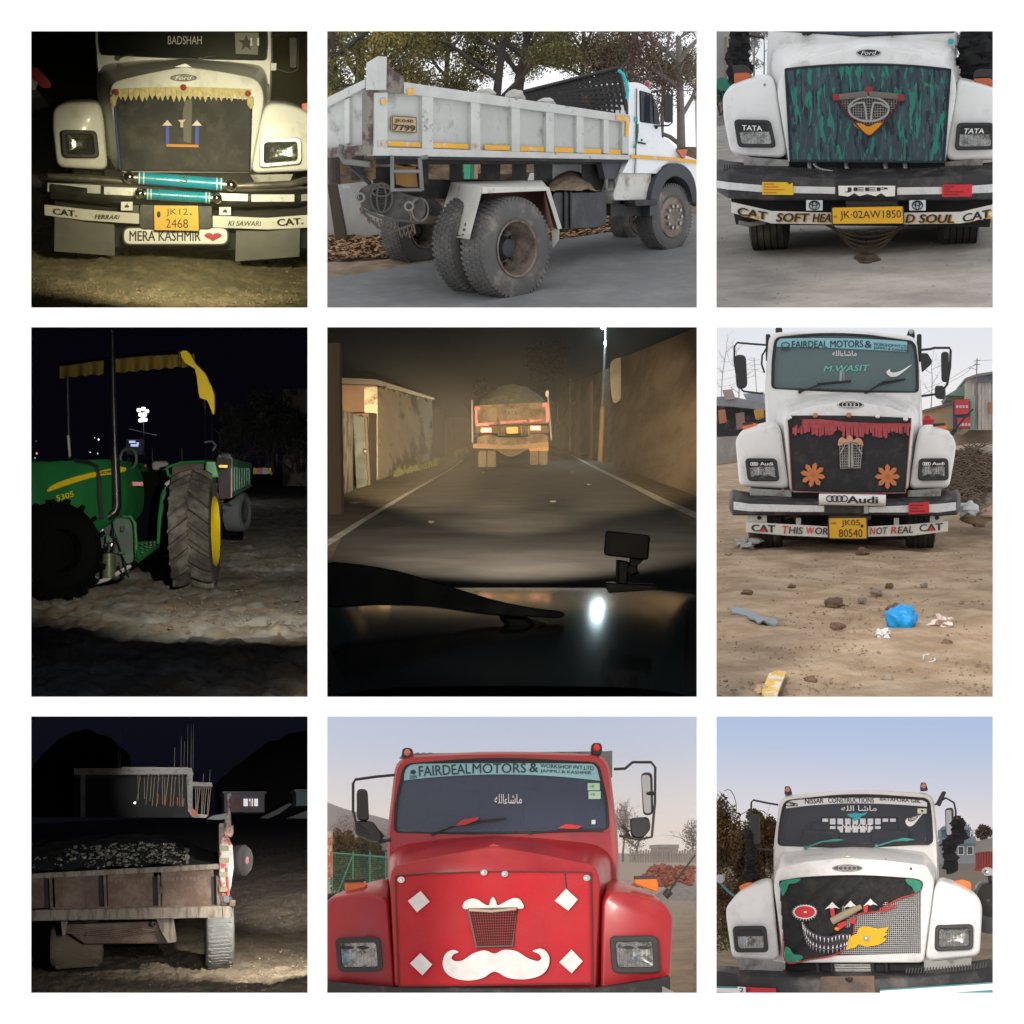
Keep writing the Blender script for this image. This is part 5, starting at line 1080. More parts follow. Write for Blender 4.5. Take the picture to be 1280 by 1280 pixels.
 for k in range(22):y=480+k*7.5;m.tube([(16,y,fy(16)),(215,y+14-k*.7,fy(215))],.5,3)
 m.build('wire_mesh',gf,kind='stuff',smooth=0)
 # orange post at the very left edge
 solo(MB().prism(rr(2,400,18,560,4),900,30),'painted_post',M('orange_white_post',(.6,.2,.08),.6,col2=(.7,.6,.5),mix=(.5,.52),scale2=9),'orange and white painted post at the frame edge beside the green fence','post',(10,560,900),bevel=2)
 # brick heap: every brick a piece
 bk=M('brick_clay',(.34,.12,.075),.9,var=.3,scale=3,col2=(.42,.2,.14),bump=.3);me=None
 thing('brick_heap','long heap of loose red bricks on the field right of the red truck','brick heap',(1160,592,2600))
 for i in range(300):
  u=rnd.random();x=1062+u*205;hgt=72*min(1,u*3.2)*(1-.12*u);v=rnd.random();dy=2500+v*700-rnd.random()*300;y=588-hgt*v+rnd.uniform(-3,3)
  c_=b.P(x,y,dy);kk=b.k*(1+dy*b.k/b.dist);
  if me is None:
   s_=9*kk;mm=MB();mm.V=[Vector((sx*s_*1.1,sy*s_*.55,sz*s_*.42)) for sx in (-1,1) for sy in (-1,1) for sz in (-1,1)]
   mm.F=[(0,1,3,2),(4,6,7,5),(0,4,5,1),(2,3,7,6),(0,2,6,4),(1,5,7,3)];ob=mm.build('brick',bk,org=Vector((0,0,0)),smooth=0);me=ob.data
  else:ob=bpy.data.objects.new('brick',me);COL.objects.link(ob);ob.parent=ROOT
  ob.location=c_-ORG;ob.rotation_euler=(rnd.uniform(-.6,.6),rnd.uniform(-.6,.6),rnd.uniform(0,3.1))
 core=MB().grid(lambda u,v:(1055+215*u,592-70*min(1,u*3.2)*(1-.12*u)*math.sin(v*math.pi*.5),2450+v*800),20,8);core.build('heap_core',bk,fix=False)
 gm=M('grey_gravel',(.27,.28,.27),.95,var=.3,scale=20,bump=.8,bscale=60)
 solo(MB().grid(lambda u,v:(1120+160*u,640-62*math.sin(min(1,u*1.5+.02)*1.57)*math.sin(v*1.57)+6*noise.noise(Vector((u*6,v*6,1))),1900+v*500),30,14),'gravel_heap',gm,'grey gravel heap in front of the brick heap by the truck','gravel heap',(1200,640,1900),kind='stuff',fix=False,smooth=80)
 # far side: shed, paling fence, hazy trees
 thing('shed','small pale flat roofed shed far across the field','shed',(1190,480,9000));wl=M('far_wall',(.38,.36,.36),.9)
 MB().box(1150,458,1212,500,9000,900).build('wall',wl);MB().box(1146,446,1216,459,8980,950).build('roof',M('far_roof',(.28,.28,.3),.9));MB().box(1172,470,1186,500,8995,4).build('door',M('far_door',(.2,.2,.2)))
 thing('paling_fence','grey paling fence far across the field below the shed','fence',(1180,505,7000));fw=M('far_fence_wood',(.3,.27,.25),.9)
 for k in range(26):x=1046+k*9;MB().box(x,466+rnd.uniform(-6,3),x+5.5,508,7000,30).build('paling',fw,smooth=0)
 MB().box(1040,480,1280,484,7032,20).build('rail',fw)
 ft=M('far_tree_twigs',(.16,.12,.10),.9,var=.3)
 for i,(x,y,rx,ry,dy,lb,t) in enumerate([(1062,410,44,70,7600,'hazy bare tree close to the right mirror of the red truck',500),(1262,420,36,60,7600,'hazy bare tree at the right end of the paling fence',505),(62,400,50,60,7600,'hazy bare tree above the bushes on the left',505),(1022,360,26,60,8000,'hazy tree crown just right of the red cab',505),(190,450,40,60,7800,'hazy rust coloured tree between bushes and red cab',505)]):
  thing('bare_tree',lb,'tree',b.P(x,t,dy));kk=b.k*(1+dy*b.k/b.dist);bb=MB();tips=[]
  branchy(bb,b.P(x,t,dy),Vector((0,0,1)),(t-y+ry*.3)*kk*.75,4*kk,0,rnd,tips);top_=b.P(x,y+ry*.6,dy)
  bb.build('trunk',ft);bb=MB()
  for k in range(5):branchy(bb,top_,Vector((rnd.gauss(0,.7),rnd.gauss(0,.5),1)),ry*.9*kk,2*kk,3,rnd,tips,.6)
  bb.build('limbs',ft,kind='stuff');lm=MB();leaves(lm,b.P(x,y,dy),(rx*kk,rx*kk,ry*kk),900,3.2*kk,rnd);lm.build('crown',ft,smooth=0,fix=False,kind='stuff')
 hm=MB().grid(lambda u,v:(-60+520*u,520-v*(230-130*u+16*noise.noise(Vector((u*5,0,3)))),16500+v*1500),40,6)
 struct(hm,'hill',hazy,fix=False,smooth=80)
 # autumn haze hanging over the field behind the truck
 mb=MB();cz=((b.rect[0]+b.rect[2])/2-b.x0)/b.sc
 for y in (14.2,60.):
  for px,py in ((b.rect[0]-7,b.rect[1]-7),(b.rect[2]+7,b.rect[1]-7),(b.rect[2]+7,b.rect[3]+7),(b.rect[0]-7,b.rect[3]+7)):l=b.loc(b.ray(px,py));mb.V.append(l*(y/l.y))
 mb.F=[(0,1,2,3),(7,6,5,4)]+[(i,(i+1) % 4,4+(i+1) % 4,4+i) for i in range(4)]
 hm_=bpy.data.materials.new('haze');hm_.use_nodes=True;nt=hm_.node_tree;nt.nodes.clear();pv=nt.nodes.new('ShaderNodeVolumePrincipled');pv.inputs['Color'].default_value=(.95,.95,.97,1);pv.inputs['Density'].default_value=.011
 oo=nt.nodes.new('ShaderNodeOutputMaterial');nt.links.new(pv.outputs[0],oo.inputs['Volume']);h=struct(mb,'haze',hm_,smooth=0);h['kind']='stuff'
# ================================================================ white truck with torn face cover (bottom right)
whitepaint=M('white_paint_worn',(.79,.79,.78),.38,var=.05,scale=2.2,coat=.25,col2=(.46,.42,.36),mix=(.52,.84),scale2=3.4)
def bay_face_truck():
 b=BBR;use(b);b.ground(610,640,1420,0)
 bay_sky(b,300,sky_mat('evening_sky',S(226,218,216),S(176,194,226),0,30,1.0))
 terrain(b,'dry_yard',M('yard_soil',(.19,.15,.1),.95,var=.3,scale=1.2,col2=(.25,.21,.14),mix=(.42,.6),scale2=2.5,bump=.6,bscale=18),[(1380,0),(900,60),(720,50),(650,30),(622,12)],amp=.03,fs=2)
 thing('truck','white truck with a torn black face cover over its wire grille','truck',(640,1420,100))
 t=dict(paint=whitepaint,wy=320,rear=420,lining=M('blue_grey_lining',(.13,.155,.2),.7,var=.2),
  glass=M('sky_toned_windscreen',(.075,.09,.135),.05,var=0,alpha=.16),  # sky reflection put into the blue-grey glass colour
  cab=[(270,860),(268,600),(298,372),(640,338),(1003,360),(1026,600),(1032,860),(640,860)],cab_r=[5,60,50,340,50,60,5,5],
  win=[(294,598),(302,500),(324,394),(640,366),(978,384),(990,500),(994,590),(640,604)],win_r=[26,40,36,260,36,40,26,260],
  bonnet=[(316,1138),(268,780),(284,704),(420,672),(608,654),(800,668),(975,690),(1008,760),(958,1138)],
  bonnet_back=[(262,1138),(270,700),(310,630),(450,613),(630,604),(800,611),(960,626),(1015,690),(1004,1138)],bon_r=22,
  wing_l=[(78,1118),(50,920),(52,880),(100,822),(200,776),(262,764),(270,840),(296,1130)],wing_l_back=[(90,1118),(70,920),(80,860),(120,800),(200,756),(262,744),(270,840),(296,1130)],
  wing_r=[(964,1132),(1004,800),(1030,756),(1130,790),(1214,838),(1228,884),(1222,1000),(1216,1108)],wing_r_back=[(964,1132),(1004,800),(1030,738),(1120,768),(1196,816),(1212,870),(1208,1000),(1204,1108)],wing_rad=36)
 t['rear_win']=bx(490,470,832,545)
 o=truck_front(t);cab,wind=o['cab'],o['wind']
 # lattice over the rear window
 lat=MB();q=bx(488,470,834,546)
 for i in range(11):x=488+34.6*i;lat.box(x-4,470,x+5,546,700,8)
 for y in (470,505,542):lat.box(488,y-3,834,y+5,690,8)
 lat.build('window_guard',plast,cab,smooth=0)
 wf=M('white_film',(.72,.74,.74),.45,var=.05);navy=M('navy_lettering',(.012,.014,.03),.5,var=0)
 st=[(x,379+.000125*(x-640)**2+(8 if x > 960 or x < 335 else 0),405+.00024*(x-640)**2*(1 if x < 640 else .6),322) for x in range(326,975,24)]
 v=MB().ribbon(st,3).build('sun_strip',wf,wind)
 text('NISSAR',[(413,384),(498,380),(498,404),(413,408)],319,navy,v,bold=.02);text('CONSTRUCTIONS',[(520,379),(730,379),(730,402),(520,403)],319,navy,v,bold=.02)
 text('BATAPORA GBL',[(757,378),(946,386),(946,404),(757,392)],319,navy,v,bold=.02)
 MB().tube([(342+22*math.cos(a/3),409+8*math.sin(a/3),319) for a in range(20)],2,5).build('strip_emblem',navy,v);text('tata',(345,402,380,418),319,navy,v)
 text('\uFEEA\uFEE0\uFEDF\uFE8D \uFE8E\uFEB7\uFE8E\uFEE3',(580,415,742,440),323,whitep,wind,bold=.01)
 teal=M('turquoise_film',(.02,.36,.45),.45,var=.08)
 MB().prism([(603,455),(630,452),(645,448),(664,452),(700,446),(690,458),(672,464),(668,474),(650,482),(640,490),(632,480),(640,470),(622,470)],324,1).build('bird_sticker',teal,wind)
 text('M.WASIT',(584,500,720,530),323,whitep,wind,bold=.012)
 swoosh([(872,462),(956,448),(960,500),(876,514)],323,whitep,wind);text('NIKE',[(892,474),(940,458),(942,470),(896,486)],322,whitep,wind)
 p=plate(bx(930,429,972,452),323,M('cream_sticker',(.7,.72,.55),.5),'windscreen_sticker',parent=wind);MB().prism(ell(952,440,6,5,10),321,1).build('sticker_mark',navy,p)
 tw=M('teal_wiper',(.05,.3,.26),.5)
 wiper((415,610),(586,574),tw,4,(470,592,664,578),310);MB().prism([(505,578),(540,569),(592,570),(560,580)],300,3).build('wiper_flag',tw)
 wiper((742,602),(915,572),tw,4,(800,592,985,592),310);MB().prism([(832,572),(866,563),(916,570),(880,580)],300,3).build('wiper_flag',tw)
 oval_badge(608,703,70,17,-3,True)
 MB().loft([[(588,652,14),(608,646,14),(628,652,14)],[(598,648,70),(608,640,70),(618,648,70)]]).build('bonnet_crest',whitepaint,o['bonnet'])
 MB().ball(900,706,-4,5).ball(784,664,30,4).build('bonnet_stud',blk)
 # grille wires behind the cover
 gq=[(300,770),(948,766),(944,1094),(322,1112)]
 gb=MB().prism(gq,-1.5,3).build('grille_recess',M('grille_dark',(.018,.018,.02),.7));mesh_grid([(590,800),(946,780),(940,1094),(575,1096)],40,34,.8,-5,M('white_wire',(.7,.7,.68),.5,var=.1),parent=gb)
 # torn cover
 vin=M('black_vinyl',(.008,.008,.009),.62,var=.35,scale=5,bump=.25,bscale=40,spec=.3,col2=(.03,.028,.026),mix=(.5,.72))
 out=[(296,764),(420,746),(640,738),(850,748),(944,762),(946,800),(905,826),(850,842),(800,868),(760,898),(700,908),(655,918),(640,960),(634,1010),(604,1048),(590,1078),(540,1104),(430,1124),(324,1134),(312,1000)]
 def cf(x,y):
  n_=noise.noise(Vector((x*.012,y*.006,3)))*6+noise.noise(Vector((x*.02+y*.02,y*.004,8)))*5+noise.noise(Vector((x*.05,y*.05,1)))*1.5
  e=abs(noise.noise(Vector((x*.006+2,y*.011-x*.004,5))))*14;return -13-n_+e*.6
 cm=MB();nx,ny=150,100;idx={}
 for j in range(ny):
  for i in range(nx):
   x=290+662*i/nx;y=736+400*j/ny
   if inpoly(x+3.3,y+2,out):
    f_=[]
    for (a,c) in ((0,0),(1,0),(1,1),(0,1)):
     k_=(i+a,j+c)
     if k_ not in idx:xx,yy=290+662*k_[0]/nx,736+400*k_[1]/ny;idx[k_]=cm.v(xx,yy,cf(xx,yy))
     f_.append(idx[k_])
    cm.F.append(f_)
 c=cm.build('grille_cover',vin,smooth=80,fix=False,solid=1.5)
 rd=M('red_piping',(.42,.04,.035),.7)
 MB().tube([(x,y,cf(x,y)-2) for x,y in spl(out[5:],5,False)],3,6).build('red_hem',rd,c);MB().tube([(x,y,cf(x,y)-2) for x,y in spl(out[:6],5,False)],3,6).build('dark_hem',vin,c)
 gr=M('green_felt',(.03,.22,.14),.85,var=.25,scale=20)
 for k_,pl in enumerate(([(302,766),(392,752),(370,772),(340,776),(330,800),(308,830)],[(878,752),(944,764),(944,800),(920,815),(905,790),(885,775)],[(322,1066),(345,1075),(360,1098),(396,1104),(398,1122),(326,1132)])):patch(spl(pl,3),-24,gr,'green_corner',c)
 fw=M('white_felt')
 for x,y in ((538,876),(622,870),(714,861)):patch([(x-34,y+17),(x-12,y-4),(x,y-18),(x+12,y-4),(x+34,y+14),(x+12,y+8),(x,y+14),(x-12,y+10)],-26,fw,'white_peak',c)
 eye=patch(ell(412,905,50,30,28),-25,M('red_felt',(.55,.03,.04),.8),'red_eye',c);MB().prism(ell(414,905,8,4,12),-27,1).build('pupil',fw,eye)
 MB().tube([(412+50*math.cos(a*.2618),905+30*math.sin(a*.2618),-27) for a in range(25)],3,5).build('eye_rim',fw,eye)
 for k in range(26):
  a=2*math.pi*k/26;l=1.42 if math.sin(a) > 0 else 1.2
  MB().tube([(412+50*math.cos(a),905+30*math.sin(a),-27),(412+(50*1.18)*math.cos(a),905+30*l*math.sin(a),-27)],[2,.8],4).build('stitch',fw,eye)
 lip=M('grey_blue_felt',(.07,.08,.11),.8)
 up=spl([(402,955),(425,985),(465,1010),(520,1022),(570,1010),(618,1010)],6,False);lo=spl([(405,985),(420,1030),(450,1060),(500,1076),(560,1072),(605,1058)],6,False)
 mo=patch(up+lo[::-1],-25,M('mouth_dark',(.03,.025,.03),.8),'mouth',c)
 for ln,s_ in ((up,20),(lo,-20)):
  MB().tube([(x,y,-27) for x,y in ln],3.4,5).build('lip',lip,mo)
  for k in range(0,len(ln),2):x,y=ln[k];MB().prism([(x-4,y-2),(x+4,y-2),(x+1,y+s_*(1.3 if s_ > 0 else 1))] ,-28.5,1.2).build('tooth',fw,mo)
 for k in range(0,len(lo),2):x,y=lo[k];MB().prism([(x-1.6,y),(x+1.6,y),(x+.6,y+22)],-28,1).build('stitch',fw,mo)
 MB().tube([(536,948,-34),(600,914,-40),(672,880,-36)],[15,16,10],10).build('rolled_flap',M('tan_canvas',(.33,.27,.19),.85,var=.2),c)
 for q in ([(528,888),(548,890),(552,940),(535,950)],[(680,880),(704,868),(700,905),(684,908)],[(620,934),(650,932),(640,960),(618,955)],[(560,960),(600,945),(606,962),(575,985)]):patch(q,-27,M('red_felt'),'red_tab',c)
 for k in range(8):x=756+k*10;patch([(x,886-k*2.2),(x+6,884-k*2.2),(x+9,908-k*4),(x+2,914-k*4)],-26,rd,'red_stripe',c)
 MB().ball(560,982,-28,11,5,9).build('amber_dot',amber,c)
 ho=patch(spl([(602,1076),(612,1030),(632,1012),(652,1004),(662,978),(700,972),(750,982),(796,974),(782,1000),(794,1004),(772,1022),(786,1030),(760,1052),(715,1062),(690,1064),(660,1054),(645,1068),(625,1072)],3),-20,M('yellow_felt',(.72,.4,.012),.8,var=.1),'yellow_wing_patch',c,th=4)
 MB().ball(695,1027,-22,12,6,12).build('cover_stud',M('grey_stud',(.45,.45,.45),.4,.5),ho)
 # lamps, indicators
 headlight([(78,970),(234,968),(246,1090),(90,1092)],19,24,4,band=.34);headlight([(1012,964),(1188,960),(1186,1078),(1008,1086)],19,24,4)
 for q in ([(108,786),(150,768),(188,774),(186,792),(118,816)],[(1092,764),(1140,756),(1176,768),(1178,802),(1160,806)]):
  oo=MB().prism(rp(q,10,3),150,40).build('indicator',amber,bevel=4)
 # bumper
 bumper([(-30,1172,1188,1330,40),(20,1150,1176,1330,-20),(130,1156,1196,1330,-60),(400,1172,1206,1330,-80),(640,1178,1206,1330,-84),(900,1172,1202,1330,-80),(1180,1130,1180,1330,-60),(1262,1118,1150,1330,-20),(1310,1140,1150,1330,40)],130,M('bumper_black',(.018,.018,.021),.5,var=.3,scale=6,col2=(.09,.08,.07),mix=(.5,.7)))
 rib=MB()
 for k in range(28):x=880+k*13.5;yy=1160-(k/28)**2*28;rib.prism([(x,yy+2),(x+6,yy+1),(x+1,yy+27),(x-6,yy+28)],-40,6)
 rib.build('bumper_tread',plast,kind='stuff',smooth=0)
 plate([(484,1202),(732,1198),(736,1330),(478,1330)],-94,M('rust_brown_plate',(.14,.09,.06),.7,var=.3,col2=(.08,.06,.05)),'bumper_plate',r=6);MB().ball(618,1216,-96,16,8,9,jit=.3).build('mud_clod',blk)
 plate([(758,1262),(1290,1226),(1290,1330),(758,1330)],-92,M('teal_edge',(.05,.25,.3),.5),'bumper_stripe');plate([(758,1268),(1290,1233),(1290,1262),(758,1300)],-95,whitep,'bumper_stripe')
 r_=plate([(140,1250),(280,1256),(280,1330),(140,1330)],-92,M('red_sticker',(.6,.015,.03),.5),'bumper_sticker');plate([(102,1248),(140,1250),(140,1330),(102,1330)],-92,whitep,'bumper_sticker');text('2',(112,1254,130,1274),-93.5,blackp);text('F',(146,1258,160,1276),-93.5,blackp,r_)
 plate([(0,1246),(102,1248),(102,1330),(0,1330)],-90,M('teal_edge'),'bumper_stripe');plate([(0,1254),(102,1256),(102,1276),(0,1272)],-92,whitep,'bumper_stripe')
 # what shows between bonnet and bumper
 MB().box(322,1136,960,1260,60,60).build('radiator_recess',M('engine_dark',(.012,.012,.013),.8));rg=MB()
 for k in range(7):rg.box(545,1144+k*7.5,720,1147+k*7.5,50,8)
 rg.build('radiator_fins',steel,smooth=0,kind='stuff')
 for x in (470,536,722,786):MB().tube([(x,1136,40),(x+6,1200,40)],9,8).build('radiator_pipe',plast)
 for q in ([(104,1118),(312,1134),(314,1200),(110,1180)],[(960,1136),(1180,1114),(1176,1172),(962,1176)]):plate(q,20,M('grey_plate',(.3,.3,.29),.6,var=.2,col2=(.15,.13,.11)),'side_plate')
 # mirrors and woollen tails
 mirror([(290,412),(240,404),(175,390,-10),(166,402,-10),(165,500,-10),(166,600,-10),(190,614),(266,622)],[(158,455),(203,455),(207,596),(160,598)],330,4.5,rad=16)
 mirror([(1010,412),(1060,380,-10),(1098,402,-10),(1106,440,-10),(1104,560,-10),(1060,588),(1030,600)],[(1056,428),(1096,424),(1098,556),(1060,560)],330,4.5,face=[(1060,436),(1086,434),(1088,548),(1064,552)],rad=16)
 MB().loft([z3(rp([(1012,410),(1044,348),(1064,352),(1034,422)],8,4),318),z3(rp([(1012,410),(1044,348),(1064,352),(1034,422)],8,4),340)]).build('spot_mirror',plast,bevel=3)
 bw=M('black_wool',(.008,.008,.009),.95,var=.2)
 pompom([(150,545,320),(164,610,320),(160,690,320),(166,752,320)],22,bw,22,seed=3);pompom([(1112,500,320),(1118,560,320),(1075,600,320),(1085,660,320),(1080,700,320)],27,bw,26,seed=4)
 for x,y,c_ in ((335,344,M('pink_lamp_lens')),(960,327,M('pink_lamp_lens'))):
  oo=MB().prism(rp([(x-17,y+22),(x-15,y-18),(x+8,y-18),(x+20,y+20)],9,4),340,40).build('roof_lamp',blkm,bevel=3);MB().ball(x-2,y-2,336,11,8,12).build('lamp_lens',c_,oo)
 # ---------------- surroundings
 br1=M('russet_leaf',(.17,.085,.025),.85,var=.5,scale=2,col2=(.07,.075,.025),mix=(.42,.58),scale2=1.6)
 for i,(x,y,rx,ry,dy,lb) in enumerate([(40,560,80,190,900,'tall russet bush at the left frame edge beside the white truck'),(130,620,100,170,1100,'russet bush behind the left mirror of the white truck'),(220,600,70,140,1400,'russet and green bush touching the white cab on its left'),(60,900,110,200,800,'dark green and brown brambles below the left mirror'),(160,790,120,150,1000,'low russet brambles between the left wing and the tall bushes'),(200,500,60,70,2600,'pale hazy bush top behind the left mirror')]):
  bush(lb,x,y,rx,ry,dy,br1,5200,7.5,20+i,base=1000)
 rnd=random.Random(5);thing('bare_tree','thin bare twigs rising from the bushes at far left','tree',(60,700,1000));m=MB();tp=[]
 for a in ([(40,520),(90,470),(95,400),(70,345),(40,348)],[(30,540),(60,500),(150,440),(215,440),(240,460)],[(95,440),(20,350)]):m.tube([(x,y,1000) for x,y in spl(a,4,False)],[3,*[2]*(len(spl(a,4,False))-2),.8],5)
 m.build('twigs',M('twig_bark'),smooth=60)
 thing('lamp_post','grey lamp head on a teal rod at the left frame edge','lamp',(60,860,200));MB().ball(24,752,190,24,18,18,jit=.15).build('lamp_head',M('grey_lamp',(.4,.42,.44),.5,var=.2));MB().tube([(24,770,200),(60,810,200),(96,836,200)],6,6).build('rod',M('teal_rod',(.06,.2,.24),.5))
 # houses behind on the right
 thing('house','pale blue grey house with a low roof behind the right mirror','house',(1120,680,5200));wl=M('pale_house_wall',(.33,.38,.41),.9,var=.1);rf=M('blue_roof',(.2,.3,.36),.8)
 MB().box(1036,585,1200,682,5200,800).build('wall',wl);MB().loft([z3([(1020,590),(1206,590),(1196,570),(1040,566)],5150),z3([(1040,560),(1196,562),(1196,556),(1040,556)],5700)]).build('roof',rf)
 MB().box(1040,524,1172,570,5300,500).build('upper_storey',M('teal_wall',(.2,.34,.38),.85));MB().loft([z3([(1030,528),(1180,528),(1172,516),(1042,514)],5250),z3([(1050,512),(1160,512),(1158,508),(1052,508)],5600)]).build('upper_roof',rf)
 for x in (1130,1172):f_=MB().box(x-12,605,x+12,640,5196,6).build('window',M('far_window',(.08,.1,.12),.3));MB().ring(rr(x-15,602,x+15,643,2),rr(x-11,606,x+11,639,2),5190,8).build('window_frame',whitep,f_)
 for i,(x,y,rx,ry,lb) in enumerate([(1130,500,44,40,'hazy round tree above the roof behind the right mirror'),(1246,540,50,36,'hazy tree above the red slatted load body')]):bush(lb,x,y,rx,ry,6500,M('far_tree_twigs'),1500,6,40+i,base=640,name='tree',cat='tree')
 # second lorry at the right edge
 thing('lorry','lorry with a red slatted load body cut by the right frame edge','truck',(1260,1000,700));rb=M('red_boards',(.3,.05,.04),.7,var=.25,scale=5);gy=M('grey_tarp',(.3,.29,.27),.8)
 MB().loft([z3([(1198,580),(1310,556),(1310,620),(1198,632)],900),z3([(1198,580),(1310,556),(1310,620),(1198,632)],1000)]).build('top_board',gy)
 for k in range(9):x=1198+k*12.5;MB().prism([(x,632-k*1.2),(x+10,631-k*1.2),(x+10,712+k),(x,711+k)],900,30).build('slat',rb,smooth=0)
 MB().prism([(1196,706),(1310,716),(1310,728),(1196,716)],895,40).build('bottom_rail',rb)
 MB().loft([z3(rp([(1196,800),(1215,770),(1310,760),(1310,1010),(1220,1000)],30,5),500),z3(rp([(1190,790),(1215,760),(1310,750),(1310,1010),(1210,1000)],30,5),800)]).build('front_wing',M('dark_paint',(.02,.022,.026),.4,coat=.3))
 oo=MB().ball(1254,722,480,28,24,22).build('lamp',chrome);MB().tube([(1262,742,490),(1268,800,520)],8,6).build('lamp_stalk',plast)
 MB().lathe(b.P(1255,850,480),Vector((.4,1,0)),[(0,.02),(0,.1),(.02,.14),(.08,.15),(.14,.14)],28).build('wheel',rub)
# ================================================================ night road from behind a dashboard (centre)
def bay_night_road():
 b=BC;use(b);b.ground(372,640,485,0)
 bay_sky(b,1400,M('night_sky_blue',(.006,.008,.009),1,var=0,spec=0,emit=(.003,.0042,.0045),estr=1.),m=7)
 asp=M('night_asphalt',(.12,.115,.105),.8,var=.25,scale=.35,col2=(.085,.085,.08),mix=(.42,.62),scale2=.5,bump=.3,bscale=8)
 terrain(b,'road',asp,[(905,0),(600,50),(450,50),(385,30)],amp=.006,fs=.5,nx=60)
 def strip(name,mat,L_,R_,off):
  mb=MB()
  for (x0,y0),(x1,y1) in zip(L_,R_):mb.V += [b.g(x0,y0)+b.gn*off,b.g(x1,y1)+b.gn*off]
  for i in range(len(L_)-1):mb.F.append((2*i,2*i+1,2*i+3,2*i+2))
  return struct(mb,name,mat,smooth=0,at=b.g(*L_[0]))
 ver=M('verge_soil',(.2,.16,.11),.95,var=.35,scale=.6,col2=(.12,.1,.06),bump=.8,bscale=5)
 strip('verge',ver,[(-30,900),(-30,720),(-30,560),(300,470),(470,410),(505,392)],[(-30,901),(60,715),(230,610),(405,505),(500,430),(522,396)],.03)
 strip('verge',ver,[(1310,720),(1120,590),(960,510),(860,462),(775,405),(762,392)],[(1310,560),(1310,540),(1060,470),(900,430),(790,400),(768,391)],.03)
 wl=M('road_paint',(.7,.7,.66),.7,var=.2,scale=2,col2=(.35,.33,.3),mix=(.52,.7),scale2=3)
 def line(pts,w,label=None):
  mb=MB()
  for x,y,t in pts:mb.V += [b.g(x-t,y)+b.gn*.05,b.g(x+t,y)+b.gn*.05]
  for i in range(len(pts)-1):mb.F.append((2*i,2*i+1,2*i+3,2*i+2))
  return struct(mb,'edge_line',wl,smooth=0,at=b.g(*pts[0][:2]))
 line([(-25,772,20),(130,672,13),(280,580,9),(420,500,4),(470,462,2.5)],0);line([(1300,668,26),(1150,600,20),(1080,564,15),(930,490,9),(850,448,5),(790,420,3)],0)
 def wall(st,th,name,mat,label,cat,parent=None,side=1):
  """wall standing on the ground along (x, top row, base row)"""
  mb=MB();n=len(st)
  for x,t,bo in st:
   g_=b.g(x,bo);dy=(g_.y-b.dist)/b.k;p=b.P(x,t,dy);o_=Vector((side*th,th*.3,0));mb.V += [g_-b.gn*.3,p,p+o_,g_+o_-b.gn*.3]
  for i in range(n-1):
   for k in range(4):j=(k+1) % 4;mb.F.append((4*i+k,4*i+j,4*i+4+j,4*i+4+k))
  mb.F += [(0,1,2,3),(4*n-1,4*n-2,4*n-3,4*n-4)]
  if parent is not None:return mb.build(name,mat,parent)
  return solo(mb,name,mat,label,cat,b.g(st[0][0],st[0][2]))
 plas=M('old_plaster',(.46,.41,.31),.95,var=.25,scale=.5,col2=(.13,.1,.07),mix=(.5,.58),scale2=.4,bump=.7,bscale=2,stretch=(1,.12,1))
 ochre=M('ochre_plaster',(.3,.22,.13),.95,var=.3,scale=.5,col2=(.2,.14,.08),mix=(.45,.6),scale2=.5,bump=.6,bscale=2,stretch=(1,.12,1))
 brn=M('brown_brick_wall',(.11,.07,.045),.95,var=.3,scale=.8,bump=.5,bscale=4)
 # white plastered house on the left
 thing('house','plastered house with a flaking white side wall on the left of the night road','house',b.g(180,530))
 wall([(176,208,532),(240,220,508),(300,236,486),(365,252,462)],6,'side_wall',plas,None,None,ROOT,-1)
 dyf=b.gdy(176,532);MB().prism([(26,200),(174,204),(174,528),(26,545)],dyf+10,60).build('end_wall',brn)
 MB().loft([z3([(10,176),(170,182),(372,246),(372,254),(172,202),(10,196)],dyf-30),z3([(10,150),(150,160),(330,236),(330,244),(150,180),(10,186)],dyf+500)]).build('roof',M('tin_roof_dark',(.05,.045,.04),.7,var=.3))
 for k in range(5):x=196+k*36;MB().tube([(x,205+k*11,dyf+k*260-20),(x+10,216+k*11,dyf+k*260-60)],3.5,6).build('rafter',M('dark_timber',(.06,.045,.03),.9))
 # near left: block wall and green door
 wall([(-8,284,596),(60,290,580),(92,300,566)],.4,'block_wall',M('whitewashed_blocks',(.3,.28,.25),.95,var=.3,scale=1.2,col2=(.12,.1,.08),mix=(.45,.6),scale2=1.),'whitewashed block wall left of the green door','wall',None,-1)
 thing('door','green sheet metal door in the wall on the left of the night road','door',b.g(115,556));dd=b.gdy(115,560);gd=M('green_door_paint',(.005,.014,.0125),.6,var=.25,scale=2)
 MB().prism([(92,306),(130,312),(142,548),(104,560)],dd,8).build('door_leaf',gd);MB().prism([(132,308),(140,310),(152,546),(144,550)],dd-6,20).build('frame',M('dark_timber'));MB().ball(134,430,dd-8,5).build('handle',steel)
 for y in (370,450,520):MB().prism([(94+(y-306)*.048,y),(134+(y-306)*.048,y+3),(134+(y-306)*.048,y+8),(94+(y-306)*.048,y+5)],dd-3,3).build('rail',gd)
 wall([(146,300,548),(174,300,534)],3,'brick_pier',brn,'brown brick pier between the green door and the white wall','pier',None,-1)
 solo(MB().tube([(20,60,b.gdy(20,650)),(24,650,b.gdy(24,650))],[13,15],10),'wooden_post',M('dark_timber'),'dark wooden post at the left frame edge of the night road','post',b.g(24,650))
 # low yellow walls further on
 wall([(368,306,458),(430,312,434),(470,318,418),(496,326,408)],5,'boundary_wall',ochre,'ochre boundary wall left of the loaded truck','wall',None,-1)
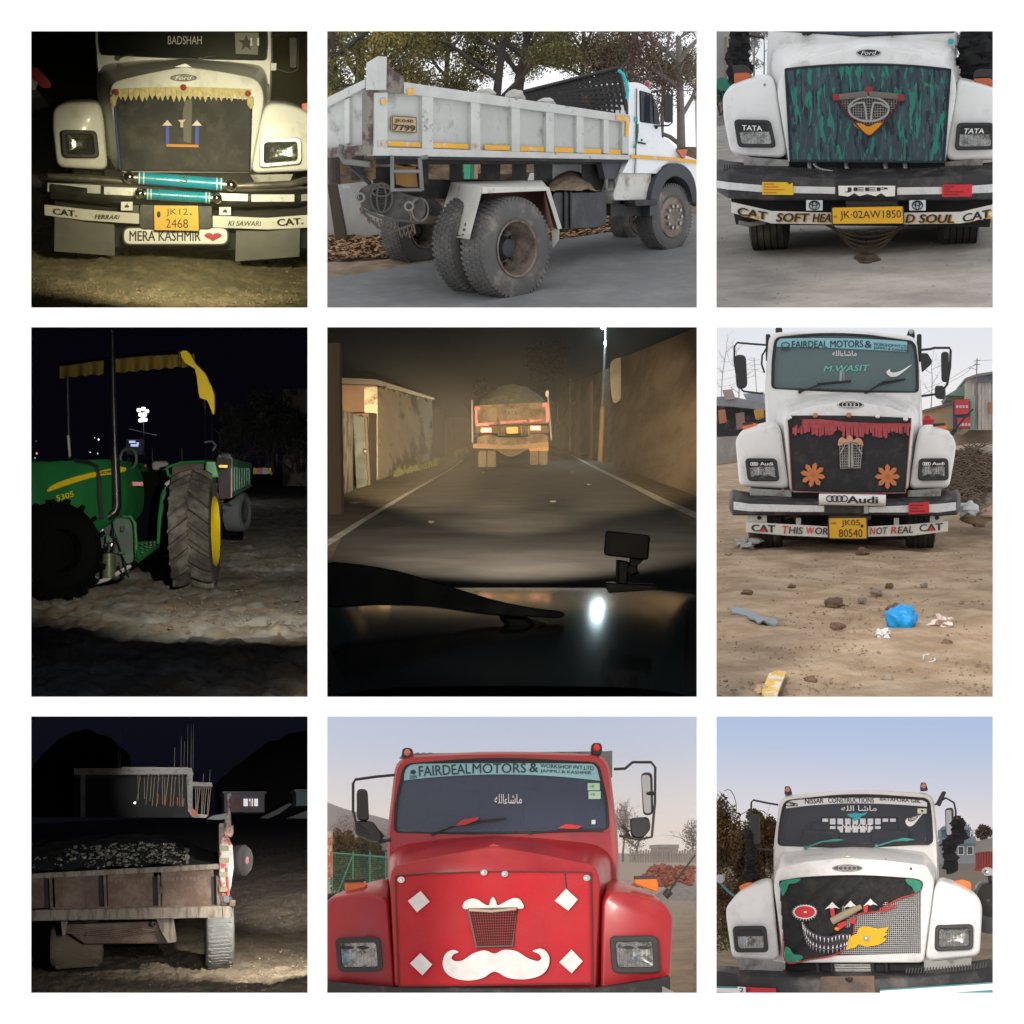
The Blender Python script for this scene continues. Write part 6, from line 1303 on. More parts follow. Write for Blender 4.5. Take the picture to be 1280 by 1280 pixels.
 wall([(366,278,462),(408,286,446)],9,'back_wall',brn,'dark wall stub above the ochre boundary wall','wall',None,-1)
 rnd=random.Random(4);gl=M('verge_grass',(.1,.11,.035),.9,var=.4)
 for i,(x0,x1,y) in enumerate(((230,390,1),(440,490,0))):
  mb=MB()
  for _ in range(420):
   u=rnd.random();x=x0+(x1-x0)*u;yy=(516-(x-230)*.27 if y else 446-(x-440)*.3)+rnd.uniform(-14,8);p=b.g(x,yy);h=rnd.uniform(.05,.4)*(.3+1.4*abs(noise.noise(Vector((x*.05,yy*.05,1)))))*1.6;q=len(mb.V);d=Vector((rnd.uniform(-.15,.15),rnd.uniform(-.1,.1),h));mb.V += [p+Vector((-.04,0,0)),p+Vector((.04,0,0)),p+d];mb.F.append((q,q+1,q+2))
  o=struct(mb,'grass',gl,smooth=0,fix=False,at=b.g((x0+x1)/2,480));o['kind']='stuff'
 # long plastered wall on the right
 rw=M('right_plaster',(.30,.24,.18),.95,var=.3,scale=.35,col2=(.17,.13,.1),mix=(.42,.62),scale2=.5,bump=.6,bscale=2.5,stretch=(1,.1,1))
 thing('boundary_wall','tall stained plaster wall running along the right of the night road','wall',b.g(1100,520))
 wall([(1296,-2,598),(1232,20,570),(1150,55,540),(1060,92,504),(1000,118,481)],.5,'wall',rw,None,None,ROOT);wall([(1000,130,481),(940,160,462),(880,182,441),(838,194,427)],.5,'wall',rw,None,None,ROOT);wall([(838,182,428),(815,200,421),(800,268,414)],.5,'wall',rw,None,None,ROOT)
 dp=b.gdy(1010,486);MB().prism(spl([(980,130),(1000,110),(1034,112),(1036,150),(1020,240),(990,262),(980,200)],3),dp-40,30).build('pale_patch',M('pale_lime',(.25,.235,.2),.9,var=.3,scale=1))
 for x,yb in ((862,436),(905,450)):wall([(x,190,yb+1),(x+14,186,yb+6)],2,'pilaster',ochre,None,None,ROOT,-.1)
 # pole with street lamp
 thing('street_lamp','lit street lamp on a tall pole against the right wall','street lamp',b.g(946,468));dl=b.gdy(946,468);pm=M('concrete_pole',(.3,.2,.11),.9,var=.2)
 MB().tube([(944,470,dl),(952,280,dl)],[11,9.5],10).build('pole',pm);MB().tube([(952,282,dl),(962,40,dl),(962,-6,dl),(956,-14,dl)],[7,5,4,4],8).build('upper_pole',steel)
 MB().loft([z3(ell(954,0,13,4,12),dl-14),z3(ell(954,-4,15,6,12),dl+14)]).build('lamp_head',steel);MB().ball(954,6,dl-6,10,8,4.5,14,8).build('lamp_lens',glow('street_lamp_glow',(.82,.97,1),30));MB().ball(962,60,dl-4,7,6,12,jit=.3).build('cable_clamp',M('grey_stud'))
 lamp('street_lamp_light',b.P(954,16,dl-60),2600,(.70,.93,1),.15)
 solo(MB().prism([(796,262),(804,262),(804,326),(796,326)],b.gdy(798,412)-100,20),'road_sign',M('pale_green_sign',(.3,.5,.42),.6),'narrow pale green sign at the far end of the right wall','sign',b.g(800,412))
 # loaded tipper truck seen from behind
 thing('tipper_truck','loaded tipper truck seen from behind with a red edged tailgate','truck',(640,485,0));mud=M('dusty_steel',(.27,.2,.13),.9,var=.3,scale=.8,bump=.3,bscale=5,col2=(.11,.075,.045),mix=(.42,.62),scale2=1.1);rdp=M('red_reflective',(.5,.008,.02),.4,var=.15,emit=(.4,.01,.03),estr=.0)
 MB().prism([(516,276),(764,264),(766,332),(514,340)],20,8).build('tailgate',mud)
 for q in ([(512,272),(762,260),(762,270),(512,282)],[(588,278),(596,278),(596,338),(588,338)],[(684,270),(696,269),(698,334),(686,335)]):MB().prism(q,12,10).build('tailgate_rib',mud,bevel=1)
 for q in ([(511,278),(530,277),(530,286),(520,287),(521,330),(513,340)],[(744,264),(766,262),(767,330),(757,331),(756,276),(744,277)],[(514,334),(576,330),(580,336),(560,342),(515,344)],[(598,328),(690,322),(692,330),(600,337)],[(700,322),(740,320),(742,327),(702,330)]):MB().prism(q,8,3).build('red_reflector',rdp)
 text('TATA',(612,291,658,306),18,M('dark_grey_lettering',(.03,.03,.035),.5),bold=.03)
 for x0,y0,x1,y1 in ((502,255,504,400),(764,240,776,392)):MB().tube([(x0,y0,60),(x1,y1,0)],3.4,6).build('stake',M('dull_pole',(.4,.38,.34),.6))
 MB().ball(762,232,60,7,5,11,jit=.3).build('stake_rag',M('white_felt'))
 ld=MB().grid(lambda u,v:(530+222*u,278-78*math.sin(v*1.57)*(math.sin(math.pi*(.06+.88*u))**.75)+5*noise.noise(Vector((u*9,v*7,1))),30+v*260),40,20);lo=ld.build('gravel_load',M('grey_green_gravel',(.2,.2,.16),.95,var=.4,scale=3,bump=1,bscale=8),fix=False,kind='stuff',smooth=60)
 MB().prism([(516,280),(764,268),(764,336),(516,342)],40,700).build('load_body',M('dusty_dark_steel',(.12,.09,.06),.9,var=.2))
 tl=M('tail_lamp',(.7,.2,.15),.3,emit=(1,.2,.1),estr=1.1)
 for x,y in ((552,357),(722,350)):o=MB().prism(rr(x-20,y-8,x+18,y+9,4),-6,14).build('tail_lamp',tl,bevel=1.5);MB().ball(x,y,-7,7,3,5).build('bulb',glow('tail_bulb',(1,.8,.72),3),o)
 number_plate([(620,347),(661,345),(662,369),(622,371)],-12,[],frame=False);MB().box(514,342,766,368,10,40).build('chassis_crossmember',M('dusty_dark_steel'))
 for x in (592,602,612,672,684,696):MB().tube([(x,342,0),(x+2,376,0)],3,6).build('hanging_chain',mud)
 us=MB().prism([(520,410),(520,382),(548,374),(578,376),(596,384),(690,382),(708,372),(746,370),(765,380),(765,408)],-4,20).build('underrun_plate',mud)
 MB().ribbon([(506,404,420,-12),(640,410,424,-16),(766,398,416,-12)],14).build('underrun_bar',M('dusty_tan_steel',(.34,.22,.12),.9,var=.15));MB().tube([(600,394,-8),(640,386,-8),(680,392,-8)],3,6).build('bar_chain',mud)
 MB().prism(spl([(576,420),(716,414),(710,430),(690,426),(668,438),(640,448),(612,442),(590,428)],3),10,20).build('differential_guard',M('dusty_dark_steel'))
 for x0,x1,y0,y1 in ((524,552,430,486),(555,584,430,486),(702,731,424,477),(734,762,424,477)):MB().loft([z3(rr(x0,y0,x1,y1,6),2),z3(rr(x0-1,y0-6,x1+1,y1+1,6),14),z3(rr(x0-1,y0-8,x1+1,y1+1,6),100)]).build('tyre',M('dusty_tyre',(.15,.12,.085),.9,var=.25))
 for x0,x1 in ((700,734),(734,766)):MB().prism([(x0,408),(x1,406),(x1,428),(x0,430)],-4,4).build('mud_flap',M('orange_dust',(.5,.28,.12),.9))
 # trees behind, almost lost in the dark
 dk=M('night_leaf',(.02,.025,.016),.9,var=.4)
 for i,(x,y,rx,ry,lb) in enumerate([(760,120,80,70,'dark tree crown behind the right wall'),(530,215,26,26,'small dark tree left of the truck load')]):bush(lb,x,y,rx,ry,4200,dk,1600,9,90+i,base=400,name='tree',cat='tree')
 # litter on the road
 for i,(x,y,r) in enumerate([(542,503,5),(848,502,5),(872,470,6),(780,606,7),(97,612,12),(905,546,6),(360,678,7),(312,512,6)]):stone(b,x,y,r*.8,M('road_litter',(.13,.12,.105),.9),'paper_scrap',['white scrap on the road behind the left wheels','white scrap right of the truck on the road','pale scrap beside the right edge line','dark scrap in the right lane','pale scrap on the left verge','small clod near the right line','pale scrap in the left lane','pale scrap on the left verge by the grass'][i],'scrap',seed=i,sq=.3)
 # ---------------- own vehicle: bonnet, wiper, dashboard camera
 k0=b.k;Y=lambda d:(d-b.dist)/k0                      # depth in metres to dy
 thing('own_bonnet','dark glossy car bonnet with a thick wiper lying across it','bonnet',(640,1240,Y(12)))
 cb=M('black_car_paint',(.010,.013,.014),.1,var=0,coat=1.,spec=.6)
 mb=MB();nu,nv=40,40
 for j in range(nv+1):
  d=26-13.7*j/nv
  for i in range(nu+1):
   u=i/nu;p=b.P(-30+1340*u,895,Y(24.5));z0=b.P(640,895,Y(24.5)).z+.17
   mb.V.append(Vector((p.x*d/24.5,d,z0-.0085*(d-19.2)**2-.12*(2*u-1)**4)))
 for j in range(nv):
  for i in range(nu):q=j*(nu+1)+i;mb.F.append((q,q+1,q+nu+2,q+nu+1))
 mb.build('bonnet',cb,fix=False,smooth=80)
 MB().loft([z3([(-30,1196),(1310,1196),(1310,1310),(-30,1310)],Y(14.3)),z3([(-30,1190),(1310,1190),(1310,1330),(-30,1330)],Y(13.9))]).build('cowl',M('dash_black',(.006,.006,.007),.9,var=.1))
 wb=M('wiper_black',(.006,.006,.006),.6)
 MB().loft([z3(spl([(-30,822),(180,830),(360,876),(560,938),(700,968),(812,984),(808,1006),(700,1002),(560,996),(360,968),(180,962),(-30,960)],3),Y(d)) for d in (15.6,15.75)]).build('wiper_arm',wb,bevel=2)
 MB().loft([z3([(590,998),(690,1000),(800,1100),(960,1200),(780,1210),(680,1110)],Y(d)) for d in (15.4,15.5)]).build('wiper_blade',wb,bevel=2)
 MB().loft([z3([(640,985),(790,1036),(786,1050),(640,1010)],Y(d)) for d in (15.5,15.6)]).build('wiper_spring',wb)
 thing('dashboard_camera','small black camera on a short stalk above the dashboard','camera',(1055,905,Y(15)));cm=M('camera_black',(.011,.011,.012),.45,var=.2)
 dq=(Y(15));MB().loft([z3(rp([(962,704),(1115,720),(1108,806),(956,788)],12,4),dq),z3(rp([(966,708),(1117,724),(1110,806),(958,790)],12,4),dq+28)]).build('body',cm,bevel=.5);MB().prism([(1005,806),(1046,812),(1038,900),(1004,898)],dq+6,12).build('stalk',cm,bevel=.8);MB().tube([(1046,812,dq+8),(1080,816,dq+8),(1066,834,dq+8),(1040,842,dq+8)],3,6).build('cable',cm)
 MB().loft([z3([(958,884),(1130,890),(1160,908),(972,920)],dq-6),z3([(962,880),(1126,886),(1150,902),(974,912)],dq+22)]).build('base',cm,bevel=.6)
 hl=b.loc(Vector((0,0,0)))
 LC=(1,.74,.42)
 spot('headlamp',560,400,Y(26),600,350,Y(118),250000,15,LC,1.,.15);spot('headlamp',740,400,Y(26),660,360,Y(118),120000,10,LC,1.,.15)
 spot('fill_walls',600,420,Y(26),240,390,Y(80),420000,13,LC,1.,.2);spot('fill_walls',700,420,Y(26),1090,370,Y(80),240000,15,LC,1.,.2)  # added spots lighting the side walls
 spot('fill_mid_road',640,330,Y(26),640,490,Y(70),75000,24,(1,.80,.56),1.,.2)  # added spot filling the dark band across the road
 spot('fill_near_road',640,330,Y(22),640,560,Y(60),22000,62,(1,.84,.66),1.,.3)  # added wide spot evening out the near road
 # dusty night air along the road
 mb=MB()
 for y in (40.,420.):
  for px,py in ((b.rect[0]-5,b.rect[1]-5),(b.rect[2]+5,b.rect[1]-5),(b.rect[2]+5,b.rect[3]+5),(b.rect[0]-5,b.rect[3]+5)):l=b.loc(b.ray(px,py));mb.V.append(l*(y/l.y))
 mb.F=[(0,1,2,3),(7,6,5,4)]+[(i,(i+1) % 4,4+(i+1) % 4,4+i) for i in range(4)]
 hm_=bpy.data.materials.new('night_haze');hm_.use_nodes=True;nt=hm_.node_tree;nt.nodes.clear();pv=nt.nodes.new('ShaderNodeVolumePrincipled');pv.inputs['Color'].default_value=(.9,.88,.85,1);pv.inputs['Density'].default_value=.0007;pv.inputs['Anisotropy'].default_value=.0
 oo=nt.nodes.new('ShaderNodeOutputMaterial');nt.links.new(pv.outputs[0],oo.inputs['Volume']);h=struct(mb,'haze',hm_,smooth=0);h['kind']='stuff'
# ================================================================ trailer of gravel at night (bottom left)
def bay_night_trailer():
 b=BBL;use(b);b.ground(420,880,1172,0)
 m=sky_mat('night_sky_indigo',(.003,.003,.006),(.0045,.0045,.0095),0,34,1.0);bay_sky(b,300,m)
 dirt=M('lit_dirt',(.24,.19,.13),.95,var=.3,scale=2,col2=(.17,.135,.09),mix=(.42,.6),scale2=3,bump=1.,bscale=16)
 def ruts(x,y,p):return .035*math.sin(p.x*2.2-p.y*.9+1.5*noise.noise(p*.5))*max(0,min(1,(x-850)/100))
 terrain(b,'dirt_road',dirt,[(1400,0),(900,120),(600,90),(470,50),(435,12)],amp=.04,fs=3.4,nx=260,hump=ruts,detail=1.6)
 scatter(b,'loose_stones',M('lot_stone',(.26,.2,.14),.95,var=.3),1500,(300,1275,1270,700),.010,seed=15)
 rust=M('rusty_board',(.10,.062,.045),.75,var=.3,scale=3,col2=(.17,.12,.09),mix=(.45,.62),scale2=4,bump=.3,bscale=30);rail=M('worn_rail',(.22,.19,.15),.7,var=.3,scale=4,col2=(.1,.07,.05),mix=(.48,.62),scale2=5,stretch=(3,3,.6))
 thing('trailer','rusty tipping trailer seen from behind, loaded with dark gravel','trailer',(600,1172,60))
 pan=[(-40,760,92),(108,752,318),(352,745,566),(600,735,842)]
 for x0,y0,x1 in pan:MB().prism([(x0,y0-16),(x1,y0-30),(x1+4,884),(x0+6,892)],14,8).build('tailgate_panel',rust,bevel=2)
 pl_=M('faded_stencil',(.15,.11,.085),.8)
 for i,(x0,x1,y) in enumerate(((370,550,752),(612,790,742))):
  for k in range(9):x=x0+(x1-x0)*k/9;MB().box(x,y+(k*7 % 5),x+9,y+14+(k*5 % 6),12.4,1).build('faded_mark',pl_)
 for x in (90,340,588,858):MB().prism([(x-6,735),(x+8,733),(x+14,890),(x,892)],-14,40).build('tailgate_post',rust,bevel=2);MB().prism([(x-28,742),(x-6,740),(x,888),(x-24,890)],10,6).build('gap_shade_strip',M('engine_dark'))  # dark strips stand in for the shaded gaps beside the posts
 MB().prism([(-40,730),(866,682),(868,708),(-40,756)],-16,46).build('top_rail',rail,bevel=3);MB().prism([(-40,896),(886,878),(888,932),(-40,948)],-26,60).build('bottom_rail',rail,bevel=4);MB().prism([(90,884),(866,872),(866,880),(90,892)],-6,16).build('hinge_rod',rust)
 MB().prism(rr(592,790,612,824,6),-20,10).build('latch',rust,bevel=2)
 # body sides and load
 MB().loft([[(866,500,10),(892,494,10),(892,880,10),(866,880,10)],[(866,480,1500),(892,476,1500),(892,800,1500),(866,800,1500)]]).build('side_board',M('pale_side_board',(.34,.3,.26),.8,var=.3,col2=(.2,.1,.08),mix=(.5,.6),scale2=5),bevel=3)
 MB().loft([[(-40,940,20),(880,925,20),(880,900,20),(-40,900,20)],[(-40,800,1500),(880,790,1500),(880,770,1500),(-40,770,1500)]]).build('bed',rust)
 dg=M('dark_gravel',(.03,.03,.028),.95,var=.5,scale=6,bump=1.,bscale=20)
 def load(u,v):
  x=-40+905*u;crest=math.sin(v*math.pi*.62+.12);h=175*crest*(.75+.25*math.sin(u*2.4+.6))*(1-max(0,u-.72)*2.1)
  return (x,740-50*u-h*.98+9*noise.noise(Vector((u*14,v*9,2))),30+v*1300)
 MB().grid(load,90,60).build('gravel_load',dg,fix=False,kind='stuff',smooth=30)
 ws=M('pale_stone',(.2,.2,.165),.9,var=.6,scale=9);mb=MB();rnd=random.Random(2)
 for i in range(520):
  u=min(.84,max(.0,rnd.gauss(.58,.24)));v=rnd.uniform(.0,.36)*(1 if u > .2 else .6);x,y,d=load(u,v);r_=rnd.choice((1.5,2,2,3,3,4,5,7,9))*rnd.uniform(.7,1.1);mb.ball(x,y-r_*.3,d-6,r_*1.2,r_,r_*.8,7,5,.5,i)
 mb.build('pale_stones',ws,kind='stuff',smooth=0)
 # right hand end: worn post, white pipe, rag, pale sheet
 wp=M('chipped_white_paint',(.4,.38,.36),.7,var=.25,scale=6,col2=(.3,.06,.05),mix=(.52,.6),scale2=7)
 MB().loft([z3([(872,560),(905,545),(930,600),(936,700),(924,780),(905,870),(880,872),(868,700)],-20),z3([(872,560),(905,545),(930,600),(936,700),(924,780),(905,870),(880,872),(868,700)],40)]).build('end_post',wp,bevel=5)
 for k,(y,w) in enumerate(((600,44),(655,46),(720,40),(790,38))):MB().prism(rr(868,y,868+w,y+24,4),-34,14).build('post_block',M('mossy_wood',(.22,.22,.14),.9,var=.3),bevel=2)
 MB().tube([(912,520,0),(914,440,0),(910,390,0),(912,366,-4),(924,360,-8)],9,10).build('white_pipe',wp);MB().prism([(808,478),(836,462),(900,450),(906,476),(860,482)],-6,12).build('pale_sheet',M('pale_blue_sheet',(.3,.34,.34),.6),bevel=2);MB().tube([(906,450,-2),(910,545,-2)],14,8).build('pipe_sleeve',wp)
 MB().ball(912,530,-14,20,14,24,14,10,.3,2).build('pink_rag',M('pink_cloth',(.5,.34,.28),.9));MB().tube([(900,700,-26),(908,780,-26),(906,830,-26)],6,8).build('red_rod',M('red_rod',(.4,.05,.04),.6));MB().prism(rp([(884,832),(914,828),(918,862),(888,864)],4,3),-30,16).build('catch',blkm,bevel=2);MB().prism(rr(916,848,942,878,4),-20,12).build('catch_plate',rust,bevel=2);MB().prism([(880,878),(920,876),(922,934),(884,934)],-30,40).build('corner_block',rail,bevel=3)
 c_=b.P(966,668,300);ax=Vector((.85,-.5,0));sw=MB().lathe(c_,ax,[(-.1,.05),(-.1,.17),(-.06,.205),(.06,.205),(.1,.17),(.1,.05)],32).build('tow_vehicle_wheel',M('dark_tow_tyre',(.012,.011,.01),.9,var=.3));MB().lathe(c_,ax,[(.095,.001),(.1,.06),(.092,.16),(.1,.17)],28).build('wheel_disc',M('faded_red_disc',(.15,.055,.045),.8,var=.3),sw)  # wheel of the towing vehicle, grouped with the trailer
 # undercarriage and wheels
 MB().prism([(150,962),(640,946),(676,1030),(640,1050),(250,1052),(190,1012)],60,120).build('axle_beam',rust,bevel=6)
 for q in ([(140,948),(170,948),(160,1014),(146,1014)],[(578,936),(660,934),(674,1044),(630,1048),(600,1000)]):MB().prism(q,20,60).build('spring_hanger',rail,bevel=3)
 for k in range(4):MB().tube([(160,972+k*9,40),(400,990+k*9,40),(590,962+k*9,40)],4,6).build('leaf_spring',rust)
 MB().ball(560,960,20,14,8,14).build('shackle_bolt',blk);MB().tube([(250,1000,50),(262,1008,40)],10,8).build('pin',steel)
 def wheel(x0,x1,y0,y1,dy,nm):
  p0,p1=b.P(x0,y1,dy),b.P(x1,y1,dy);w=(p1-p0).length;r=(b.P(x0,y0,dy)-p0).length*.74;c=(p0+p1)/2+Vector((0,r*.55,r*.98));h=w/2
  o=MB().lathe(c,Vector((1,0,0)),[(-h*.75,r*.5),(-h*.97,r*.7),(-h,r*.84),(-h*.9,r*.93),(-h*.68,r*.985),(-h*.4,r),(h*.4,r),(h*.68,r*.985),(h*.9,r*.93),(h,r*.84),(h*.97,r*.7),(h*.75,r*.5)],48).build('wheel',nm)
  t=MB()
  for k in range(60):
   a=2*math.pi*k/60;e=Vector((0,math.cos(a),math.sin(a)));tg=Vector((0,-math.sin(a),math.cos(a)))
   for j in range(5):
    u=-.56+.28*j+(.1 if k % 2 else -.1);p=c+Vector((h*u,0,0))+e*r;s_=len(t.V);hw,hl_=h*.15,r*.036
    for z in (-.01,.008):
     for sx,sl in ((-1,-1),(1,-.3),(1,1),(-1,.3)):t.V.append(p+Vector((sx*hw,0,0))+tg*sl*hl_+e*z)
    t.F += [(s_+4,s_+5,s_+6,s_+7)]+[(s_+i,s_+(i+1) % 4,s_+4+(i+1) % 4,s_+4+i) for i in range(4)]
  t.build('tread_blocks',nm,o,kind='stuff',smooth=0);return o
 wheel(806,938,936,1170,30,M('dusty_pale_tyre',(.16,.16,.155),.85,var=.25,scale=6));wheel(92,330,1020,1160,200,M('dusty_tyre',(.15,.12,.085),.9,var=.25))
 # ---------------- unfinished building with props
 D=9000;conc=M('raw_concrete',(.36,.34,.31),.9,var=.25,scale=.6,col2=(.25,.22,.2));bam=M('bamboo_prop',(.34,.27,.2),.8,var=.3);ob=M('orange_prop',(.5,.16,.06),.8,var=.2)
 thing('unfinished_building','unfinished concrete building propped with wooden poles behind the trailer','building',(600,470,D))
 MB().prism([(200,244),(742,242),(750,272),(200,274)],D,900).build('floor_slab',conc);MB().prism([(745,306),(834,310),(836,328),(745,326)],D+250,600).build('lower_slab',conc);MB().prism([(420,238),(725,240),(725,246),(420,246)],D-20,40).build('shutter_board',M('board_edge',(.45,.38,.32),.8))
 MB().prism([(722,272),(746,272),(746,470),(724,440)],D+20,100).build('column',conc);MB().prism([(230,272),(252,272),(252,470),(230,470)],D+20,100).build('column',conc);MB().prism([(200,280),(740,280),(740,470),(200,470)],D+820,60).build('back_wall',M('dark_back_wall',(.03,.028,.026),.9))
 rnd=random.Random(6)
 for k in range(15):x=492+k*16+rnd.uniform(-4,4);l=rnd.uniform(-10,14)-8;MB().tube([(x+l*.0,272,D+60+(k % 3)*180),(x+l,414+rnd.uniform(-50 if k < 5 else -6,8),D+60+(k % 3)*180)],4.2,6).build('prop',bam)
 for k in range(5):x=586+k*30;MB().tube([(x,362+k*5,D+30),(x+rnd.uniform(-6,4),408+k*3,D+30)],6,6).build('painted_prop',ob)
 for k in range(8):x=754+k*10;MB().tube([(x+6,328,D+260),(x+rnd.uniform(-10,8),462,D+260)],3.4,6).build('lower_prop',bam);
 for q in ([(736,418),(760,440),(772,470),(742,462)],):MB().prism(q,D-10,20).build('orange_sheet',ob)
 MB().prism([(740,452),(820,458),(806,472),(748,470)],D-10,60).build('pale_footing',conc)
 for x,y in ((694,96),(708,120),(724,40),(740,36),(750,40),(664,150),(796,268),(826,250),(404,20),(412,30)):MB().tube([(x,y,D+100),(x-2 if x > 500 else x,306 if x > 780 else 242,D+100)],2.,5).build('reinforcing_bar',M('rebar',(.3,.29,.28),.6,.3))
 solo(MB().ball(480,403,D-400,11,8,9,10,7,.4,3),'work_light',glow('work_glow',(1,.98,.95),3.),'small white light glowing under the unfinished building','lamp',(480,412,D-400))
 # cottage with lit window, shed, banks
 D2=12000;thing('cottage','small dim cottage with one lit window across the yard','house',(985,446,D2));cw=M('cottage_wall',(.08,.075,.085),.9,var=.15)
 MB().box(892,358,1076,446,D2,900).build('wall',cw);MB().box(884,350,1084,360,D2-80,1100).build('roof',M('cottage_roof',(.09,.085,.095),.9));MB().box(938,380,968,446,D2-10,14).build('door',M('dark_red_door',(.09,.03,.03),.7))
 w=MB().box(980,384,1046,418,D2-12,10).build('window',glow('lit_window',(.9,.9,.95),.8))
 for x in (1000,1012,1024):MB().box(x,384,x+5,418,D2-30,14).build('mullion',M('dark_timber'),w)
 MB().box(1004,396,1018,418,D2-34,10).build('curtain',M('dull_amber',(.5,.27,.05),.5,var=.2),w)
 thing('shed','dark teal shed cut by the right frame edge across the yard','shed',(1250,416,D2));MB().box(1222,350,1310,416,D2,600).build('wall',M('dark_teal_wall',(.05,.08,.09),.8));MB().box(1214,340,1310,352,D2-60,700).build('roof',M('teal_roof',(.06,.075,.075),.8))
 for q,lb in (([(1060,470),(1100,450),(1190,404),(1204,410),(1140,456),(1090,476)],'grey sloping ramp beside the cottage'),([(1180,474),(1290,430),(1300,440),(1300,474)],'grey sloping bank below the teal shed')):solo(MB().prism(q,10500,300),'ramp',M('grey_bank',(.045,.045,.045),.95),lb,'ramp',(q[0][0],q[0][1],10500))
 hd=M('night_hill',(.008,.008,.008),1,var=0,spec=0)
 struct(MB().grid(lambda u,v:(-60+520*u,470-v*(400*(math.sin(.25+u*2.2)**.8)+12*noise.noise(Vector((u*9,0,1)))),15000+v*900),40,6),'hill',hd,fix=False,smooth=0);struct(MB().grid(lambda u,v:(850+480*u,450-v*(380*math.sin(.35+u*1.3)+14*noise.noise(Vector((u*9,0,5)))),16000+v*900),40,6),'hill',hd,fix=False,smooth=0)
 # headlamps of the following vehicle, with added fill spots
 spot('headlamp',1100,640,-2900,940,880,300,800,46,(.98,.97,1),1.,.06)
 spot('fill_near_dirt',1285,560,-800,1170,1060,100,900,80,(1,.95,.86),1.,.05);spot('fill_far_dirt',1290,560,-2200,1200,640,2600,42000,14,(1,.95,.92),1.,.06)  # added spots brightening the dirt road on the right
 spot('fill_building',680,250,-2900,690,320,9000,30000,7,(.96,.97,1),1.,.08)  # added spot brightening the unfinished building
 spot('headlamp_low',900,1000,-2600,800,1000,0,420,60,(1,.94,.8),1.,.08)
